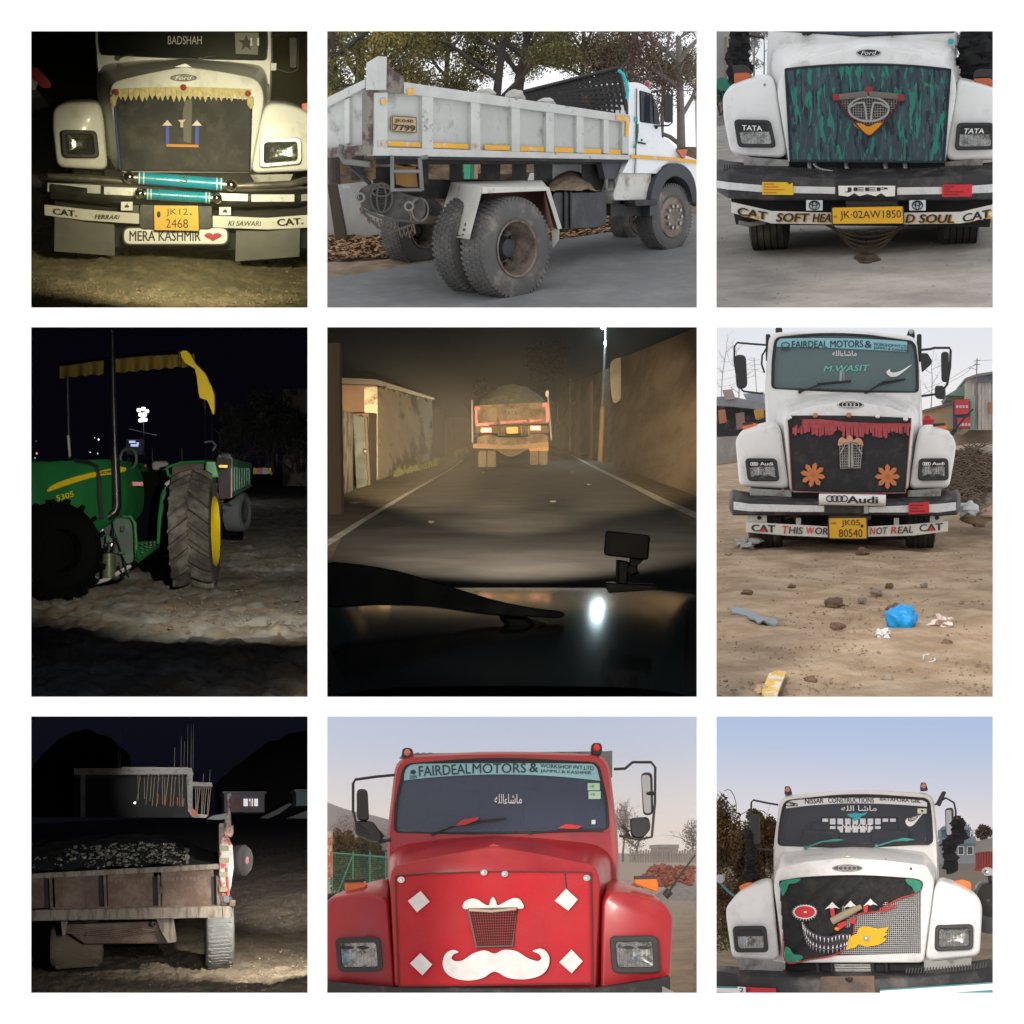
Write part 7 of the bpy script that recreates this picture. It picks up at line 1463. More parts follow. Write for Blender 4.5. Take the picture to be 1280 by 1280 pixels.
# ================================================================ green tractor at night (middle left)
def bay_tractor():
 b=BML;use(b);b.ground(440,600,915,0)
 bay_sky(b,260,M('night_sky_deep',(.003,.003,.005),1,var=0,spec=0,emit=(.0016,.0013,.0030),estr=1.))
 dirt=M('dim_dirt',(.20,.155,.10),.95,var=.35,scale=1.5,col2=(.26,.25,.22),mix=(.45,.6),scale2=1.1,bump=1.,bscale=12)
 terrain(b,'dirt_yard',dirt,[(1380,0),(900,110),(640,90),(500,50),(452,12)],amp=.07,fs=1.5,nx=170,detail=1.8)
 scatter(b,'loose_stones',M('dark_stone',(.13,.105,.08),.95,var=.4),1500,(440,1060,960,560),.022,seed=21)
 mb=MB()
 for x0,y0,x1,y1 in ((760,508,985,500),(800,520,985,530),(880,540,985,556),(985,590,1000,592)):mb.V += [b.g(x0,y0)+b.gn*.12,b.g(x1,y1-14)+b.gn*.12]
 mb.F=[(0,1,3,2),(2,3,5,4),(4,5,7,6)];struct(mb,'road',M('pale_tarmac',(.22,.215,.205),.9,var=.12,scale=.8,bump=.2),smooth=0,at=b.g(880,520))
 gp_=M('tractor_green',(.012,.14,.035),.52,var=.12,scale=2,coat=0.,col2=(.02,.09,.03),mix=(.55,.75),scale2=3);gd=M('dark_green_metal',(.02,.06,.03),.6,var=.4,scale=5,col2=(.05,.05,.035));ye=M('tractor_yellow',(.72,.52,.01),.45,var=.08);dkm=M('engine_metal',(.03,.035,.03),.6,.4,var=.4,scale=6)
 thing('tractor','green tractor with yellow stripe, upright exhaust and yellow edged canopy at night','tractor',(600,915,0))
 S_=lambda x:-200+x*1.3           # depth of the bonnet side, near on the left
 side=spl([(-40,474),(60,466),(160,462),(284,458),(312,470),(326,500),(340,560),(336,620),(318,652),(280,676),(232,706),(216,748),(196,752),(150,690),(60,640),(-40,600)],3)
 off=Vector((.5,2.3,0));n=len(side)
 f0=[(x,y,S_(x)) for x,y in side];fi=[(x,y,S_(x)-14) for x,y in inset(side,12)]
 mb=MB();a=[b.P(*p) for p in fi];c=[b.P(*p) for p in f0];d=[p+off for p in c];mb.V=a+c+d
 for i in range(n):j=(i+1) % n;mb.F += [(i,j,n+j,n+i),(n+i,n+j,2*n+j,2*n+i)]
 mb.F += [list(range(n)),list(range(2*n,3*n))];bn=mb.build('bonnet',gp_,smooth=50)
 def onside(pts,name,mat,parent,d=-18,th=3):
  a=[b.P(x,y,S_(x)+d) for x,y in pts];m=MB();k=len(a);m.V=a+[p+Vector((0,th*b.k,0)) for p in a];m.F=[list(range(k)),list(range(2*k-1,k-1,-1))]+[(i,(i+1) % k,k+(i+1) % k,k+i) for i in range(k)];return m.build(name,mat,parent)
 stp=onside(spl([(57,566),(72,550),(110,532),(170,514),(240,498),(318,484),(324,500),(240,516),(180,530),(110,553),(66,569)],3),'yellow_stripe',ye,bn)
 text('JOHN DEERE',[(226,504),(292,492),(293,505),(227,518)],lambda x,y:S_(x)-22,blackp,stp,bold=.02);text('5305',[(88,584),(147,567),(150,586),(92,603)],lambda x,y:S_(x)-20,ye,bn,bold=.03)
 MB().tube([(150,464,S_(150)-6),(196,468,S_(196)-14),(226,482,S_(226)-20),(236,530,S_(236)-24),(238,600,S_(238)-24),(246,664,S_(246)-22)],8,8).build('rubber_strap',blk)
 ex=MB().tube([(282,28,150),(286,240,150),(292,450,150)],[9,10,11],12).tube([(292,446,150),(298,600,150),(298,622,150),(290,642,150),(268,656,146),(248,660,140)],[15,16,16,16,15,15],14).build('exhaust',M('exhaust_black',(.03,.028,.027),.35,.6,var=.25,scale=4))
 MB().tube([(282,24,150),(280,12,150)],7,10).build('exhaust_tip',blkm,ex)
 # engine bay and step
 rnd=random.Random(9)
 MB().loft([z3([(214,690),(340,660),(346,850),(300,874),(210,880)],170),z3([(214,690),(340,660),(346,850),(300,874),(210,880)],420)]).build('engine_block',dkm,bevel=6)
 for k in range(26):
  x,y=rnd.uniform(218,330),rnd.uniform(690,850);w,h=rnd.uniform(8,26),rnd.uniform(8,30)
  if k % 3:MB().prism(rr(x-w/2,y-h/2,x+w/2,y+h/2,3),rnd.uniform(120,160),40).build('engine_fitting',rnd.choice((gd,dkm,steel)),bevel=2)
  else:MB().tube([(x,y,140),(x+rnd.uniform(-20,20),y+rnd.uniform(10,50),120),(x+rnd.uniform(-30,30),y+rnd.uniform(30,70),150)],3.5,6).build('engine_hose',rnd.choice((blk,gd)))
 MB().lathe(b.P(270,826,110),Vector((0,.15,1)),[(-.18,.02),(-.18,.09),(.17,.095),(.19,.06),(.19,.01)],20).build('oil_filter',M('olive_filter',(.08,.10,.04),.5,var=.2))
 MB().loft([z3(spl([(282,672),(330,655),(356,668),(366,720),(362,800),(330,820),(306,760)],3),130),z3(spl([(282,672),(330,655),(356,668),(366,720),(362,800),(330,820),(306,760)],3),170)]).build('curved_guard',gd,bevel=4)
 MB().tube([(318,656,110),(346,656,106),(360,680,104),(364,740,100),(366,808,96)],6,8).build('hand_rail',gp_)
 MB().loft([[(366,742,120),(446,738,260),(446,752,260),(370,756,120)],[(366,800,60),(376,806,60),(446,748,240),(380,800,70)]]).build('step_bracket',gp_)
 stq=[(368,744),(446,740),(440,750),(372,806)];mb=MB().loft([[(*p,d_) for p,d_ in zip(stq,(150,300,250,60))],[(p[0],p[1]+10,d_) for p,d_ in zip(stq,(150,300,250,60))]]);sp_=mb.build('step',gd,bevel=2)
 for i in range(4):
  for j in range(3):u,v=.2+.2*i,.2+.27*j;x,y=qd(stq,u,v);MB().prism(ell(x,y-2,5,2.5,8),60+u*150+v*-20,4).build('step_hole',blk,sp_)
 MB().ribbon([(368,806,818,50),(446,748,760,240)],10).build('step_edge',gp_)
 MB().prism(spl([(184,836),(206,850),(232,866),(204,884),(196,926),(184,900)],3),40,40).build('axle_bracket',gp_);MB().tube([(200,890,60),(260,874,100),(310,846,130),(344,826,150)],7,8).build('lower_rod',M('dull_pole',(.4,.38,.34),.6))
 # front wheel close on the left, night shadow put into its black colour
 wc=b.P(70,775,-150);MB().lathe(wc,Vector((.55,-.8,.05)),[(-.3,.25),(-.33,.5),(-.22,.66),(.22,.66),(.33,.5),(.3,.3),(.12,.28),(.2,.001)],40).build('front_wheel',M('shade_black',(.003,.003,.003),1.,var=.3,spec=.05))
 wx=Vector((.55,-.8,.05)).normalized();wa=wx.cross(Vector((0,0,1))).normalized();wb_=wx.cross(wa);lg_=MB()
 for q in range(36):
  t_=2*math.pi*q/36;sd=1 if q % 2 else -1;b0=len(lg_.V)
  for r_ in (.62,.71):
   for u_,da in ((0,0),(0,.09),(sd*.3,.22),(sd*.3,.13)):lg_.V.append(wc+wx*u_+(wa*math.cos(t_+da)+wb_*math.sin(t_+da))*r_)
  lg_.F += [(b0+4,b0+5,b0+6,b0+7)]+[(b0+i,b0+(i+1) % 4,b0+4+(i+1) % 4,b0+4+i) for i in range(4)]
 lg_.build('front_lugs',M('shade_black'),kind='stuff',smooth=0)
 # big rear wheel with lugs
 ax=Vector((.99,-.135,.02)).normalized();c0=b.P(568,708,150);Rr=205*b.k;hw=66*b.k
 tm=M('lugged_tyre',(.06,.05,.04),.9,var=.3,scale=3,col2=(.14,.125,.1),mix=(.45,.65),scale2=3,bump=.4)
 tw=MB().lathe(c0,ax,[(-hw,Rr*.55),(-hw*1.08,Rr*.75),(-hw,Rr*.92),(-hw*.6,Rr*.965),(hw*.6,Rr*.965),(hw,Rr*.92),(hw*1.08,Rr*.75),(hw,Rr*.6),(hw*.95,Rr*.57)],64).build('rear_tyre',tm)
 e1=ax.cross(Vector((0,0,1))).normalized();e2=e1.cross(ax).normalized();lug=None
 for k in range(22):
  for sd in (-1,1):
   m=MB();pr=[]
   for t in range(5):
    u=t/4;a_=(k+(.5 if sd > 0 else 0))*2*math.pi/22-u*.26;w_=.055-.012*u;xa=sd*hw*(.02+1.0*u);dr=Rr*(.965-.05*max(0,u-.6)*2)
    for s_ in (-1,1):
     for r_ in (dr-.02,dr+.085*(1-.25*u)):q=a_+s_*w_*(1 if r_ < dr else .62);m.V.append(c0+ax*xa+(e1*math.cos(q)+e2*math.sin(q))*r_)
   for t in range(4):
    q=t*4
    for (i,j) in ((0,1),(1,3),(3,2),(2,0)):m.F.append((q+i,q+j,q+4+j,q+4+i))
   m.F += [(0,1,3,2),(16,17,19,18)];m.build('lug',tm,tw,smooth=0)
 MB().lathe(c0,ax,[(hw*.7,Rr*.3),(hw*.72,Rr*.45),(hw*.98,Rr*.53),(hw*1.12,Rr*.57),(hw*1.06,Rr*.6),(hw*.9,Rr*.58)],48).build('rear_rim',ye);MB().lathe(c0,ax,[(hw*.2,.01),(hw*.3,Rr*.32),(hw*.7,Rr*.3)],32).build('wheel_disc',ye)
 # mudguard frame, strut, seat, steering wheel
 MB().loft([z3([(604,462),(640,464),(652,520),(630,524),(600,520)],120),z3([(604,462),(640,464),(652,520),(630,524),(600,520)],300)]).build('mudguard',gp_,bevel=5)
 for a_ in ([(470,486,160),(520,470,180),(606,466,150)],[(478,516,160),(540,516,150),(610,512,130)],[(470,486,160),(476,516,160)]):MB().tube(a_,5,8).build('mudguard_rail',gp_)
 MB().loft([z3([(490,476),(604,470),(604,510),(488,512)],200),z3([(490,476),(604,470),(604,510),(488,512)],220)]).build('mudguard_plate',M('brown_panel',(.05,.03,.02),.7))
 MB().tube([(440,748,150),(446,660,150),(458,580,150),(478,540,150),(494,522,150)],[6,8,9,9,7],8).build('roll_strut',gp_);MB().tube([(468,550,140),(498,524,140)],10,8).build('strut_cap',M('dull_pole'))
 sw=[(338+28*math.cos(a_*.2618),456+36*math.sin(a_*.2618),330-30*math.cos(a_*.2618)) for a_ in range(25)];MB().tube(sw,5,8).build('steering_wheel',M('grey_grip',(.08,.09,.07),.6));MB().tube([(338,456,330),(326,500,300)],5,6).build('steering_column',dkm)
 MB().loft([z3(rr(420,466,476,496,10),420),z3(rr(420,462,476,490,10),520)]).build('seat',M('grey_seat',(.2,.19,.18),.8),bevel=5);MB().prism(rr(344,536,388,550,5),300,40).build('red_lever',M('red_plastic',(.55,.03,.035),.4,var=.08));MB().ball(396,480,300,5).build('red_knob',M('red_plastic'))
 for x in (420,522):MB().tube([(x,420,420),(x+2,470,420)],2,5).build('control_lever',dkm)
 MB().box(300,500,480,760,460,60).build('cab_bulkhead',M('shade_black'))  # matte black keeps the bulkhead dark in the torch light
 # canopy
 cd=M('canopy_canvas',(.15,.10,.012),.85,var=.2,bump=.4,bscale=25);yb=M('canopy_yellow',(.80,.56,.012),.7,var=.06)
 def can(u,v):
  x=100+465*u;y=(138-44*u-8*math.sin(u*3.14))*(1-v)+(178-42*u)*v+2.5*math.sin(u*70)*v;return (x,y,330-100*u+10*math.sin(u*60)*(.3+v))
 MB().grid(can,140,8).build('canopy_valance',cd,fix=False,smooth=80,solid=2)
 MB().loft([[(100,136,330),(330,102,280),(520,84,236),(566,118,226)],[(100,126,900),(330,96,860),(530,80,820),(600,150,800)]],closed=False,cap0=False,cap1=False).build('canopy_roof',cd,smooth=60)
 fr=MB().grid(lambda u,v:(512+52*u,84+14*u+(134-84-10*u)*v,232-6*math.sin(u*38)),60,6);fr.build('canopy_frill',cd,fix=False,smooth=80,solid=2)
 MB().loft([[(x,y,220) for x,y in spl([(516,88),(540,84),(556,104),(572,132),(600,158),(618,196),(634,236),(633,304),(622,286),(608,254),(584,246),(576,200),(566,146),(534,128)],2)],[(x+4,y,330) for x,y in spl([(516,88),(540,84),(556,104),(572,132),(600,158),(618,196),(634,236),(633,304),(622,286),(608,254),(584,246),(576,200),(566,146),(534,128)],2)]]).build('canopy_side',yb,bevel=2)
 for x0,x1 in ((599,604),(624,629)):MB().tube([(x0,240,240),(x1,462,240)],4,8).build('canopy_post',chrome)
 MB().tube([(128,160,420),(134,455,420)],4,6).build('front_post',blkm);MB().tube([(130,376,400),(136,448,400)],5,6).build('lamp_stalk',M('dull_pole'))
 for a_ in ([(600,400,236),(626,396,236),(640,410,236),(628,430,236)],):MB().tube(a_,4,6).build('post_clamp',blk)
 # trailer hitched behind
 T=lambda x:1300+(x-695)*14
 thing('trailer','green slatted trailer standing behind the tractor wheel','trailer',(720,705,2300));gt=M('trailer_green',(.08,.2,.12),.6,var=.2,scale=4)
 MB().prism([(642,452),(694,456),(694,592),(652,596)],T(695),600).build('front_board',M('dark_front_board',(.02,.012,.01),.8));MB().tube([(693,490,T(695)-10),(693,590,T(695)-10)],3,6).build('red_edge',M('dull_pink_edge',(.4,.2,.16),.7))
 def tp(pts,nm,mat,d=0):a=[b.P(x,y,T(x)+d) for x,y in pts];m=MB();k=len(a);o_=Vector((-.12,.02,0));m.V=a+[p+o_ for p in a];m.F=[list(range(k)),list(range(2*k-1,k-1,-1))]+[(i,(i+1) % k,k+(i+1) % k,k+i) for i in range(k)];return m.build(nm,mat)
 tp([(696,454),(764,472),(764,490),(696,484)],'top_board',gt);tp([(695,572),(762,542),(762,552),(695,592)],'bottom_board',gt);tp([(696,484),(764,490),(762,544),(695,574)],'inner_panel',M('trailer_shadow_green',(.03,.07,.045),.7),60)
 for k in range(8):x=697+k*8.4;tp([(x,480+k*1.2),(x+4.6,480.6+k*1.2),(x+4.6,578-k*4.2),(x,580-k*4.2)],'slat',gt,-6)
 MB().ball(674,448,2000,34,30,16,14,8,.3,5).build('load',M('grey_load',(.1,.11,.12),.9));MB().prism(rr(650,478,680,487,3),T(660)-20,20).build('yellow_reflector',ye);MB().ball(744,540,T(744)-10,9,6,10).build('tail_lamp',blk)
 c_=b.P(712,640,2100);axw=Vector((.93,-.36,0));rw=68*b.k*1.43;MB().lathe(c_,axw,[(-.14,rw*.5),(-.2,rw*.8),(-.17,rw*.97),(.17,rw*.97),(.2,rw*.8),(.17,rw*.55)],40).build('wheel',M('grey_tyre',(.07,.072,.075),.85,var=.2));MB().lathe(c_,axw,[(.08,.01),(.1,rw*.4),(.17,rw*.55)],24).build('wheel_disc',dkm)
 MB().tube([(650,610,1400),(690,618,1500)],5,6).build('tow_bar',steel)
 # things in the dark beyond
 thing('floodlight_mast','bright white floodlight on a distant mast seen through the tractor cab','floodlight',b.P(390,470,9000));MB().tube([(390,290,9000),(392,470,9000)],2.5,6).build('mast',blkm)
 for x,y in ((374,288),(390,284),(402,292),(380,304),(394,304),(388,318),(380,324),(396,322)):o=MB().prism(rr(x-7,y-6,x+7,y+6,2),8990,30).build('lamp_housing',blkm);MB().prism(rr(x-6,y-5,x+6,y+5,2),8980,6).build('lamp_face',glow('floodlight_glow',(.9,.97,1),6),o)
 lamp('floodlight_light',b.P(388,300,8900),200,(.88,.96,1),.3)
 for x,y,r,c_,e,lb in ((235,390,6,(1,.95,1),3,'white light left of the exhaust pipe'),(232,438,4,(.9,.95,1),1.,'narrow white light below another beside the exhaust'),(206,434,4,(.8,.75,1),2,'tiny violet light left of the exhaust'),(222,384,3,(1,.8,.6),2,'tiny warm light beside the white light'),(22,438,9,(1,.45,.12),.8,'orange light at the left frame edge'),(16,454,5,(.1,1,.35),1.2,'green light at the left frame edge'),(20,396,6,(.9,.5,.3),.12,'faint orange light above the orange light')):
  solo(MB().ball(x,y,8600,r,4,r*(2.2 if 'narrow' in lb else 1.2),10,7),'distant_light',glow('glow_%d_%d' % (x,y),c_,e),lb,'light',(x,y+r,8600))
 thing('lit_building','distant building with bluish lit windows under the floodlight','building',b.P(356,440,9500));MB().box(330,388,392,442,9500,500).build('wall',M('far_dark_wall',(.04,.04,.06),.9))
 for x,y,w in ((340,394,22),(346,406,26),(366,400,8)):MB().box(x,y,x+w,y+8,9490,12).build('window',glow('blue_window',(.55,.65,1),.9))
 solo(MB().ribbon([(340,352,355,9200),(436,374,377,9200)],20),'cable_bracket',M('far_dark_wall',(.04,.04,.06),.9),'pale slanting arm below the floodlight','bracket',(390,376,9200))
 thing('road_barrier','red and white road barrier at the far edge of the yard','barrier',b.P(800,512,7000))
 for x0,x1,m_ in ((768,782,ye),(782,800,M('red_plastic')),(800,820,whitep),(820,834,ye)):MB().box(x0,488,x1,509,7000,20).build('panel',m_)
 for x in (772,830):MB().tube([(x,484,7000),(x,514,7000)],2.5,6).build('post',ye)
 dk=M('night_leaf',(.04,.05,.03),.9,var=.4)
 for i,(x,y,rx,ry) in enumerate(((710,340,60,90),(820,330,80,110),(920,350,70,100))):bush(('dark tree behind the green trailer','broad dark tree above the road barrier','dark tree at the right frame edge beyond the road')[i],x,y,rx,ry,10000,dk,1500,9,120+i,base=500,name='tree',cat='tree')
 for x in (850,908):solo(MB().tube([(x,440,9000),(x,490,9000)],2,6),'marker_post',M('dull_pole'),'thin pale marker post under the %s dark tree' % ('broad' if x < 900 else 'farther right'),'post',(x,490,9000))
 spot('torch',860,380,-2050,740,800,60,2300,58,(1,.97,.88),1.,.05)
 spot('fill_trailer',900,400,-1300,830,640,1500,4200,20,(1,.98,.95),1.,.05)  # added spot brightening the ground by the trailer
# ================================================================ grey tipper truck by the road (top middle)
def bay_tipper():
 b=BTM;use(b);b.ground(-120,620,925,190)
 bay_sky(b,120,sky_mat('white_overcast_sky',S(232,234,238),S(214,218,226),3,22,1.36))
 soil=M('verge_dirt',(.25,.19,.13),.95,var=.25,scale=2,col2=(.17,.115,.07),mix=(.44,.6),scale2=2.5,bump=.7,bscale=20)
 terrain(b,'dirt_verge',soil,[(985,0),(800,60),(640,60),(540,30),(500,6)],amp=.02,fs=3,nx=140)
 rd=[(-45,872),(150,842),(430,792),(760,736),(1100,680),(1320,640)];mb=MB();n=len(rd)
 for x,y in rd:mb.V.append(b.g(x,y)+b.gn*.03)
 for x,y in rd:mb.V.append(b.g(x,978)+b.gn*.03)
 for i in range(n-1):mb.F.append((i,i+1,n+i+1,n+i))
 struct(mb,'road',M('grey_asphalt',(.15,.155,.16),.88,var=.15,scale=1.2,col2=(.2,.2,.2),mix=(.45,.65),scale2=2.,bump=.4,bscale=60),smooth=0,at=b.g(700,900))
 lf=M('fallen_leaf',(.26,.13,.06),.9,var=.5,scale=9,col2=(.38,.24,.13),mix=(.45,.55),scale2=12)
 def litter(n_,poly_x,yf,seed,label):
  r_=random.Random(seed);m=MB()
  for _ in range(n_):
   x=r_.uniform(*poly_x);y0,y1=yf(x);y=r_.uniform(y0,y1);p=b.g(x,y)+b.gn*r_.uniform(.02,.05);s_=r_.uniform(.025,.06);a=r_.uniform(0,6.3);u=Vector((math.cos(a),math.sin(a),r_.uniform(-.4,.4)))*s_;v=Vector((-math.sin(a),math.cos(a),r_.uniform(-.4,.4)))*s_*.6;q=len(m.V);m.V += [p-u,p+v,p+u,p-v];m.F.append((q,q+1,q+2,q+3))
  o=struct(m,'leaf_litter',lf,smooth=0,fix=False,at=b.gp);o['kind']='stuff'
 litter(3400,(-30,460),lambda x:(690,800-x*.06),3,'');litter(1800,(760,1120),lambda x:(640,735-(x-760)*.15),4,'')
 stone(b,228,876,9,M('fallen_leaf'),'dry_leaf','single dry leaf lying on the asphalt at the left','leaf',seed=3,sq=.3)
 i0,i1=1/4850,1/5800
 SD=lambda x:1/(i0+(i1-i0)*(x-165)/880)-4850
 RD=lambda x:(165-x)*1.0
 pa,pb=b.P(165,430,0),b.P(1045,445,SD(1045));nx_=(pb-pa).normalized();OUT=Vector((nx_.y,-nx_.x,0)).normalized();IN=-OUT;k=b.k
 def sp(pts,name,mat,proud=0.,th=10.,parent='root',bevel=0.,**kw):
  """panel on the near side plane of the truck, proud by some units, th thick"""
  m=MB();a=[b.P(x,y,SD(x))+OUT*proud*k for x,y in pts];n_=len(a);m.V=a+[p+IN*th*k for p in a]
  m.F=[list(range(n_)),list(range(2*n_-1,n_-1,-1))]+[(i,(i+1) % n_,n_+(i+1) % n_,n_+i) for i in range(n_)];return m.build(name,mat,parent,bevel=bevel,**kw)
 def bp(pts,name,mat,proud=0.,th=10.,parent='root',bevel=0.):
  m=MB();a=[b.P(x,y,RD(x))-nx_*proud*k for x,y in pts];n_=len(a);m.V=a+[p+nx_*th*k for p in a]
  m.F=[list(range(n_)),list(range(2*n_-1,n_-1,-1))]+[(i,(i+1) % n_,n_+(i+1) % n_,n_+i) for i in range(n_)];return m.build(name,mat,parent,bevel=bevel)
 thing('tipper_truck','white cabbed tipper truck with a grey ribbed load body parked on the road','truck',(620,925,0))
 gb=M('grey_body_paint',(.44,.45,.42),.6,var=.1,scale=2.5,col2=(.24,.25,.235),mix=(.54,.7),scale2=3.5,bump=.1);gr=M('grey_rail_paint',(.5,.51,.475),.6,var=.12,scale=4,col2=(.2,.16,.13),mix=(.6,.68),scale2=6);ws=M('worn_board',(.22,.2,.17),.85,var=.3,scale=5,col2=(.08,.05,.045),mix=(.48,.58),scale2=5,bump=.3);oy=M('orange_stripe',(.72,.36,.02),.55,var=.1,col2=(.5,.5,.45),mix=(.57,.62),scale2=9);dk=M('chassis_black',(.016,.016,.017),.7,var=.4,scale=4,col2=(.06,.05,.04),mix=(.5,.7));wp=M('white_cab_paint',(.74,.75,.76),.35,var=.04,coat=.3,col2=(.5,.48,.44),mix=(.64,.8),scale2=4)
 bot=lambda x:425+(x-165)*.0187;top=lambda x:180+(x-285)*.152
 sp([(168,210),(285,200),(1042,306),(1042,436),(168,420)],'side_sheet',gb,-14,10)
 sp([(266,178),(1046,293),(1046,319),(266,218)],'top_rail',gr,4,40,bevel=2);sp([(164,402),(1046,430),(1046,446),(164,432)],'bottom_rail',gr,6,44,bevel=2)
 for x0,x1 in ((166,210),(330,368),(498,530),(638,667),(757,784),(862,886),(955,974),(1020,1042)):sp([(x0,max(214,216+(x0-270)*.131)),(x1,max(214,216+(x1-270)*.131)),(x1,bot(x1)-16),(x0,bot(x0)-16)],'rib',gr,2,20,bevel=2)
 for x0,x1 in ((214,326),(345,492),(548,634),(671,752),(788,854),(888,950),(960,1016)):y0,y1=382+(x0-214)*.037,382+(x1-214)*.037;sp([(x0,y0),(x1,y1),(x1,y1+16),(x0,y0+17)],'orange_stripe',oy,-3 if x0 > 0 else 0,3)
 for q in ([(994,292),(1040,298),(1040,318),(1034,364),(1026,364),(1028,314),(994,308)],[(182,236),(200,232),(202,256),(186,258)],[(272,204),(296,198),(298,222),(276,224)]):sp(q,'orange_mark',oy,8,3)
 for q in ([(174,380),(206,378),(204,394),(176,396)],[(500,392),(522,394),(520,406),(502,404)]):sp(q,'chipped_patch',M('pale_chip',(.5,.48,.44),.8,col2=(.5,.25,.1),mix=(.5,.55),scale2=14),5,3)
 tp_=sp([(228,295),(310,300),(310,353),(228,347)],'painted_plate',M('tan_plate',(.58,.4,.2),.6,var=.1),-2,6,smooth=0)
 dd=lambda x,y:SD(x)-6
 text('JK04B',[(236,304),(300,308),(300,322),(236,320)],dd,blackp,tp_,bold=.04);text('7799',[(232,324),(306,328),(306,348),(232,344)],dd,blackp,tp_,bold=.05)
 for p,q in (((228,295),(310,300)),((310,300),(310,353)),((310,353),(228,347)),((228,347),(228,295))):MB().tube([(*p,SD(p[0])-6),(*q,SD(q[0])-6)],1.2,4).build('plate_border',blackp,tp_)
 # raised rear end of the side, corner post and tailgate
 sp([(168,214),(174,150),(186,98),(206,112),(234,140),(262,156),(272,190),(272,218)],'raised_board',ws,2,34,bevel=2);bp([(140,208),(142,112),(182,88),(180,204)],'raised_post',gr,6,40,bevel=2)
 bp([(128,206),(162,206),(160,430),(128,428)],'corner_post',ws,8,60,bevel=2)
 bp([(-45,262),(128,190),(128,430),(-45,438)],'tailgate',gb,-10,14);bp([(-45,256),(138,168),(138,198),(-45,290)],'tailgate_rail',gr,6,30,bevel=2);bp([(62,240),(80,232),(80,390),(64,392)],'tailgate_rib',gr,2,20,bevel=2);bp([(-45,412),(160,392),(160,428),(-45,440)],'tailgate_sill',ws,10,50,bevel=2)
 MB().tube([(52,396,60),(46,426,50),(62,452,40),(150,462,20)],10,8).build('bent_hook',M('grey_steel',(.17,.17,.16),.65,.3,var=.3))
 # far side of the body, floor
 W_=430*k;far=MB();a=[b.P(x,y,SD(x))+IN*W_ for x,y in ((430,250),(1045,320),(1045,436),(430,424))];far.V=a+[p+IN*.03 for p in a];far.F=[(0,1,2,3),(7,6,5,4)];far.build('far_side_sheet',gb)
 fl=MB();a=[b.P(165,424,0),b.P(1045,440,SD(1045))];a=a+[a[1]+IN*W_,b.P(430,428,SD(430))+IN*W_];fl.V=a+[p-Vector((0,0,.05)) for p in a];fl.F=[(0,1,2,3),(7,6,5,4),(0,4,5,1)];fl.build('floor',dk)
 # perforated cab guard across the front of the body
 H=M('guard_black',(.02,.019,.019),.65,var=.4,col2=(.07,.045,.03),mix=(.55,.66),scale2=6);g0=b.P(1038,285,SD(1038));
 def gd_(u,v):     # u from near side to far side, v down
  x=1004+(676-1004)*u;yt=130+(212-130)*u;yb=292-52*u;xb=1038+(690-1038)*u
  return (x+(xb-x)*v,yt+(yb-yt)*v,SD(1030)+30+u*320)
 gg=MB()
 def bar(u0,v0,u1,v1,w,vert):
  q=[]
  for u,v in ((u0,v0),(u1,v1)):
   x,y,d=gd_(u,v)
   q.append(((x-w,y,d),(x+w,y,d)) if vert else ((x,y-w,d),(x,y+w,d)))
  gg.prism3([q[0][0],q[0][1],q[1][1],q[1][0]],Vector((0,.03,0)))
 for i in range(19):bar(i/18,0,i/18,1,6.6-2.*i/18,True)
 for j in range(9):bar(0,j/8,1,j/8,6.4-1.2*j/8,False)
 gg.build('guard_lattice',H,smooth=0)
 for e in ([(1004,128),(1012,130),(1046,286),(1034,290)],):MB().prism3([(*p,SD(1030)+20) for p in e],Vector((.02,.1,0))).build('guard_upright',H,bevel=1)
 MB().tube([(*gd_(0,0)[:2],gd_(0,0)[2]-10),(*gd_(1,0)[:2],gd_(1,0)[2]-10)],7,6).build('guard_top_bar',H)
 for j in (3,5,6):MB().prism3([gd_(.25,j/8+.01),gd_(.85,j/8+.01),gd_(.85,j/8+.1),gd_(.25,j/8+.1)],Vector((0,.02,0))).build('guard_filler',H)
 MB().tube([(1006,138,SD(1030)-10),(1024,150,SD(1030)-14),(1034,180,SD(1030)-14),(1040,205,SD(1030)-14),(1036,236,SD(1030)-12)],6,8).build('turquoise_rope',M('turquoise_rope',(.02,.45,.5),.8,var=.2,scale=30))
 # cab
 cabp=spl([(1046,178),(1066,180)],2,False)
 def solid(pts,depth,name,mat,proud=0.,bevel=0.,taper=0.):
  m=MB();a=[b.P(x,y,SD(x))+OUT*proud*k for x,y in pts];n_=len(a);off=IN*depth*k;m.V=a+[p+off for p in a]
  m.F=[list(range(n_)),list(range(2*n_-1,n_-1,-1))]+[(i,(i+1) % n_,n_+(i+1) % n_,n_+i) for i in range(n_)];return m.build(name,mat,bevel=bevel,seg=3,smooth=40)
 solid(rp([(1020,492),(1042,450),(1044,178),(1084,180),(1122,206),(1142,280),(1154,368),(1156,494)],[2,10,14,20,20,20,8,2],3),420,'cab',wp,0,3)
 solid(rp([(1154,366),(1186,378),(1206,398),(1212,420),(1262,438),(1300,452),(1310,560),(1268,560),(1240,490),(1190,462),(1154,494)],[4,12,12,4,14,20,4,4,30,30,4],3),400,'bonnet',wp,-6,3)
 dr=sp(rp([(1070,196),(1120,214),(1150,324),(1156,412),(1190,432),(1188,446),(1150,470),(1110,493),(1066,493)],[8,14,6,4,6,6,10,4,4],3),'door',wp,5,8,bevel=1)
 gl=M('cab_window',(.03,.035,.045),.05,var=0,alpha=.75);sp(rp([(1078,210),(1113,222),(1121,322),(1080,312)],4,3),'door_window',gl,9,5,dr);sp(rp([(1121,230),(1138,274),(1144,322),(1126,322)],4,3),'quarter_window',gl,9,5,dr)
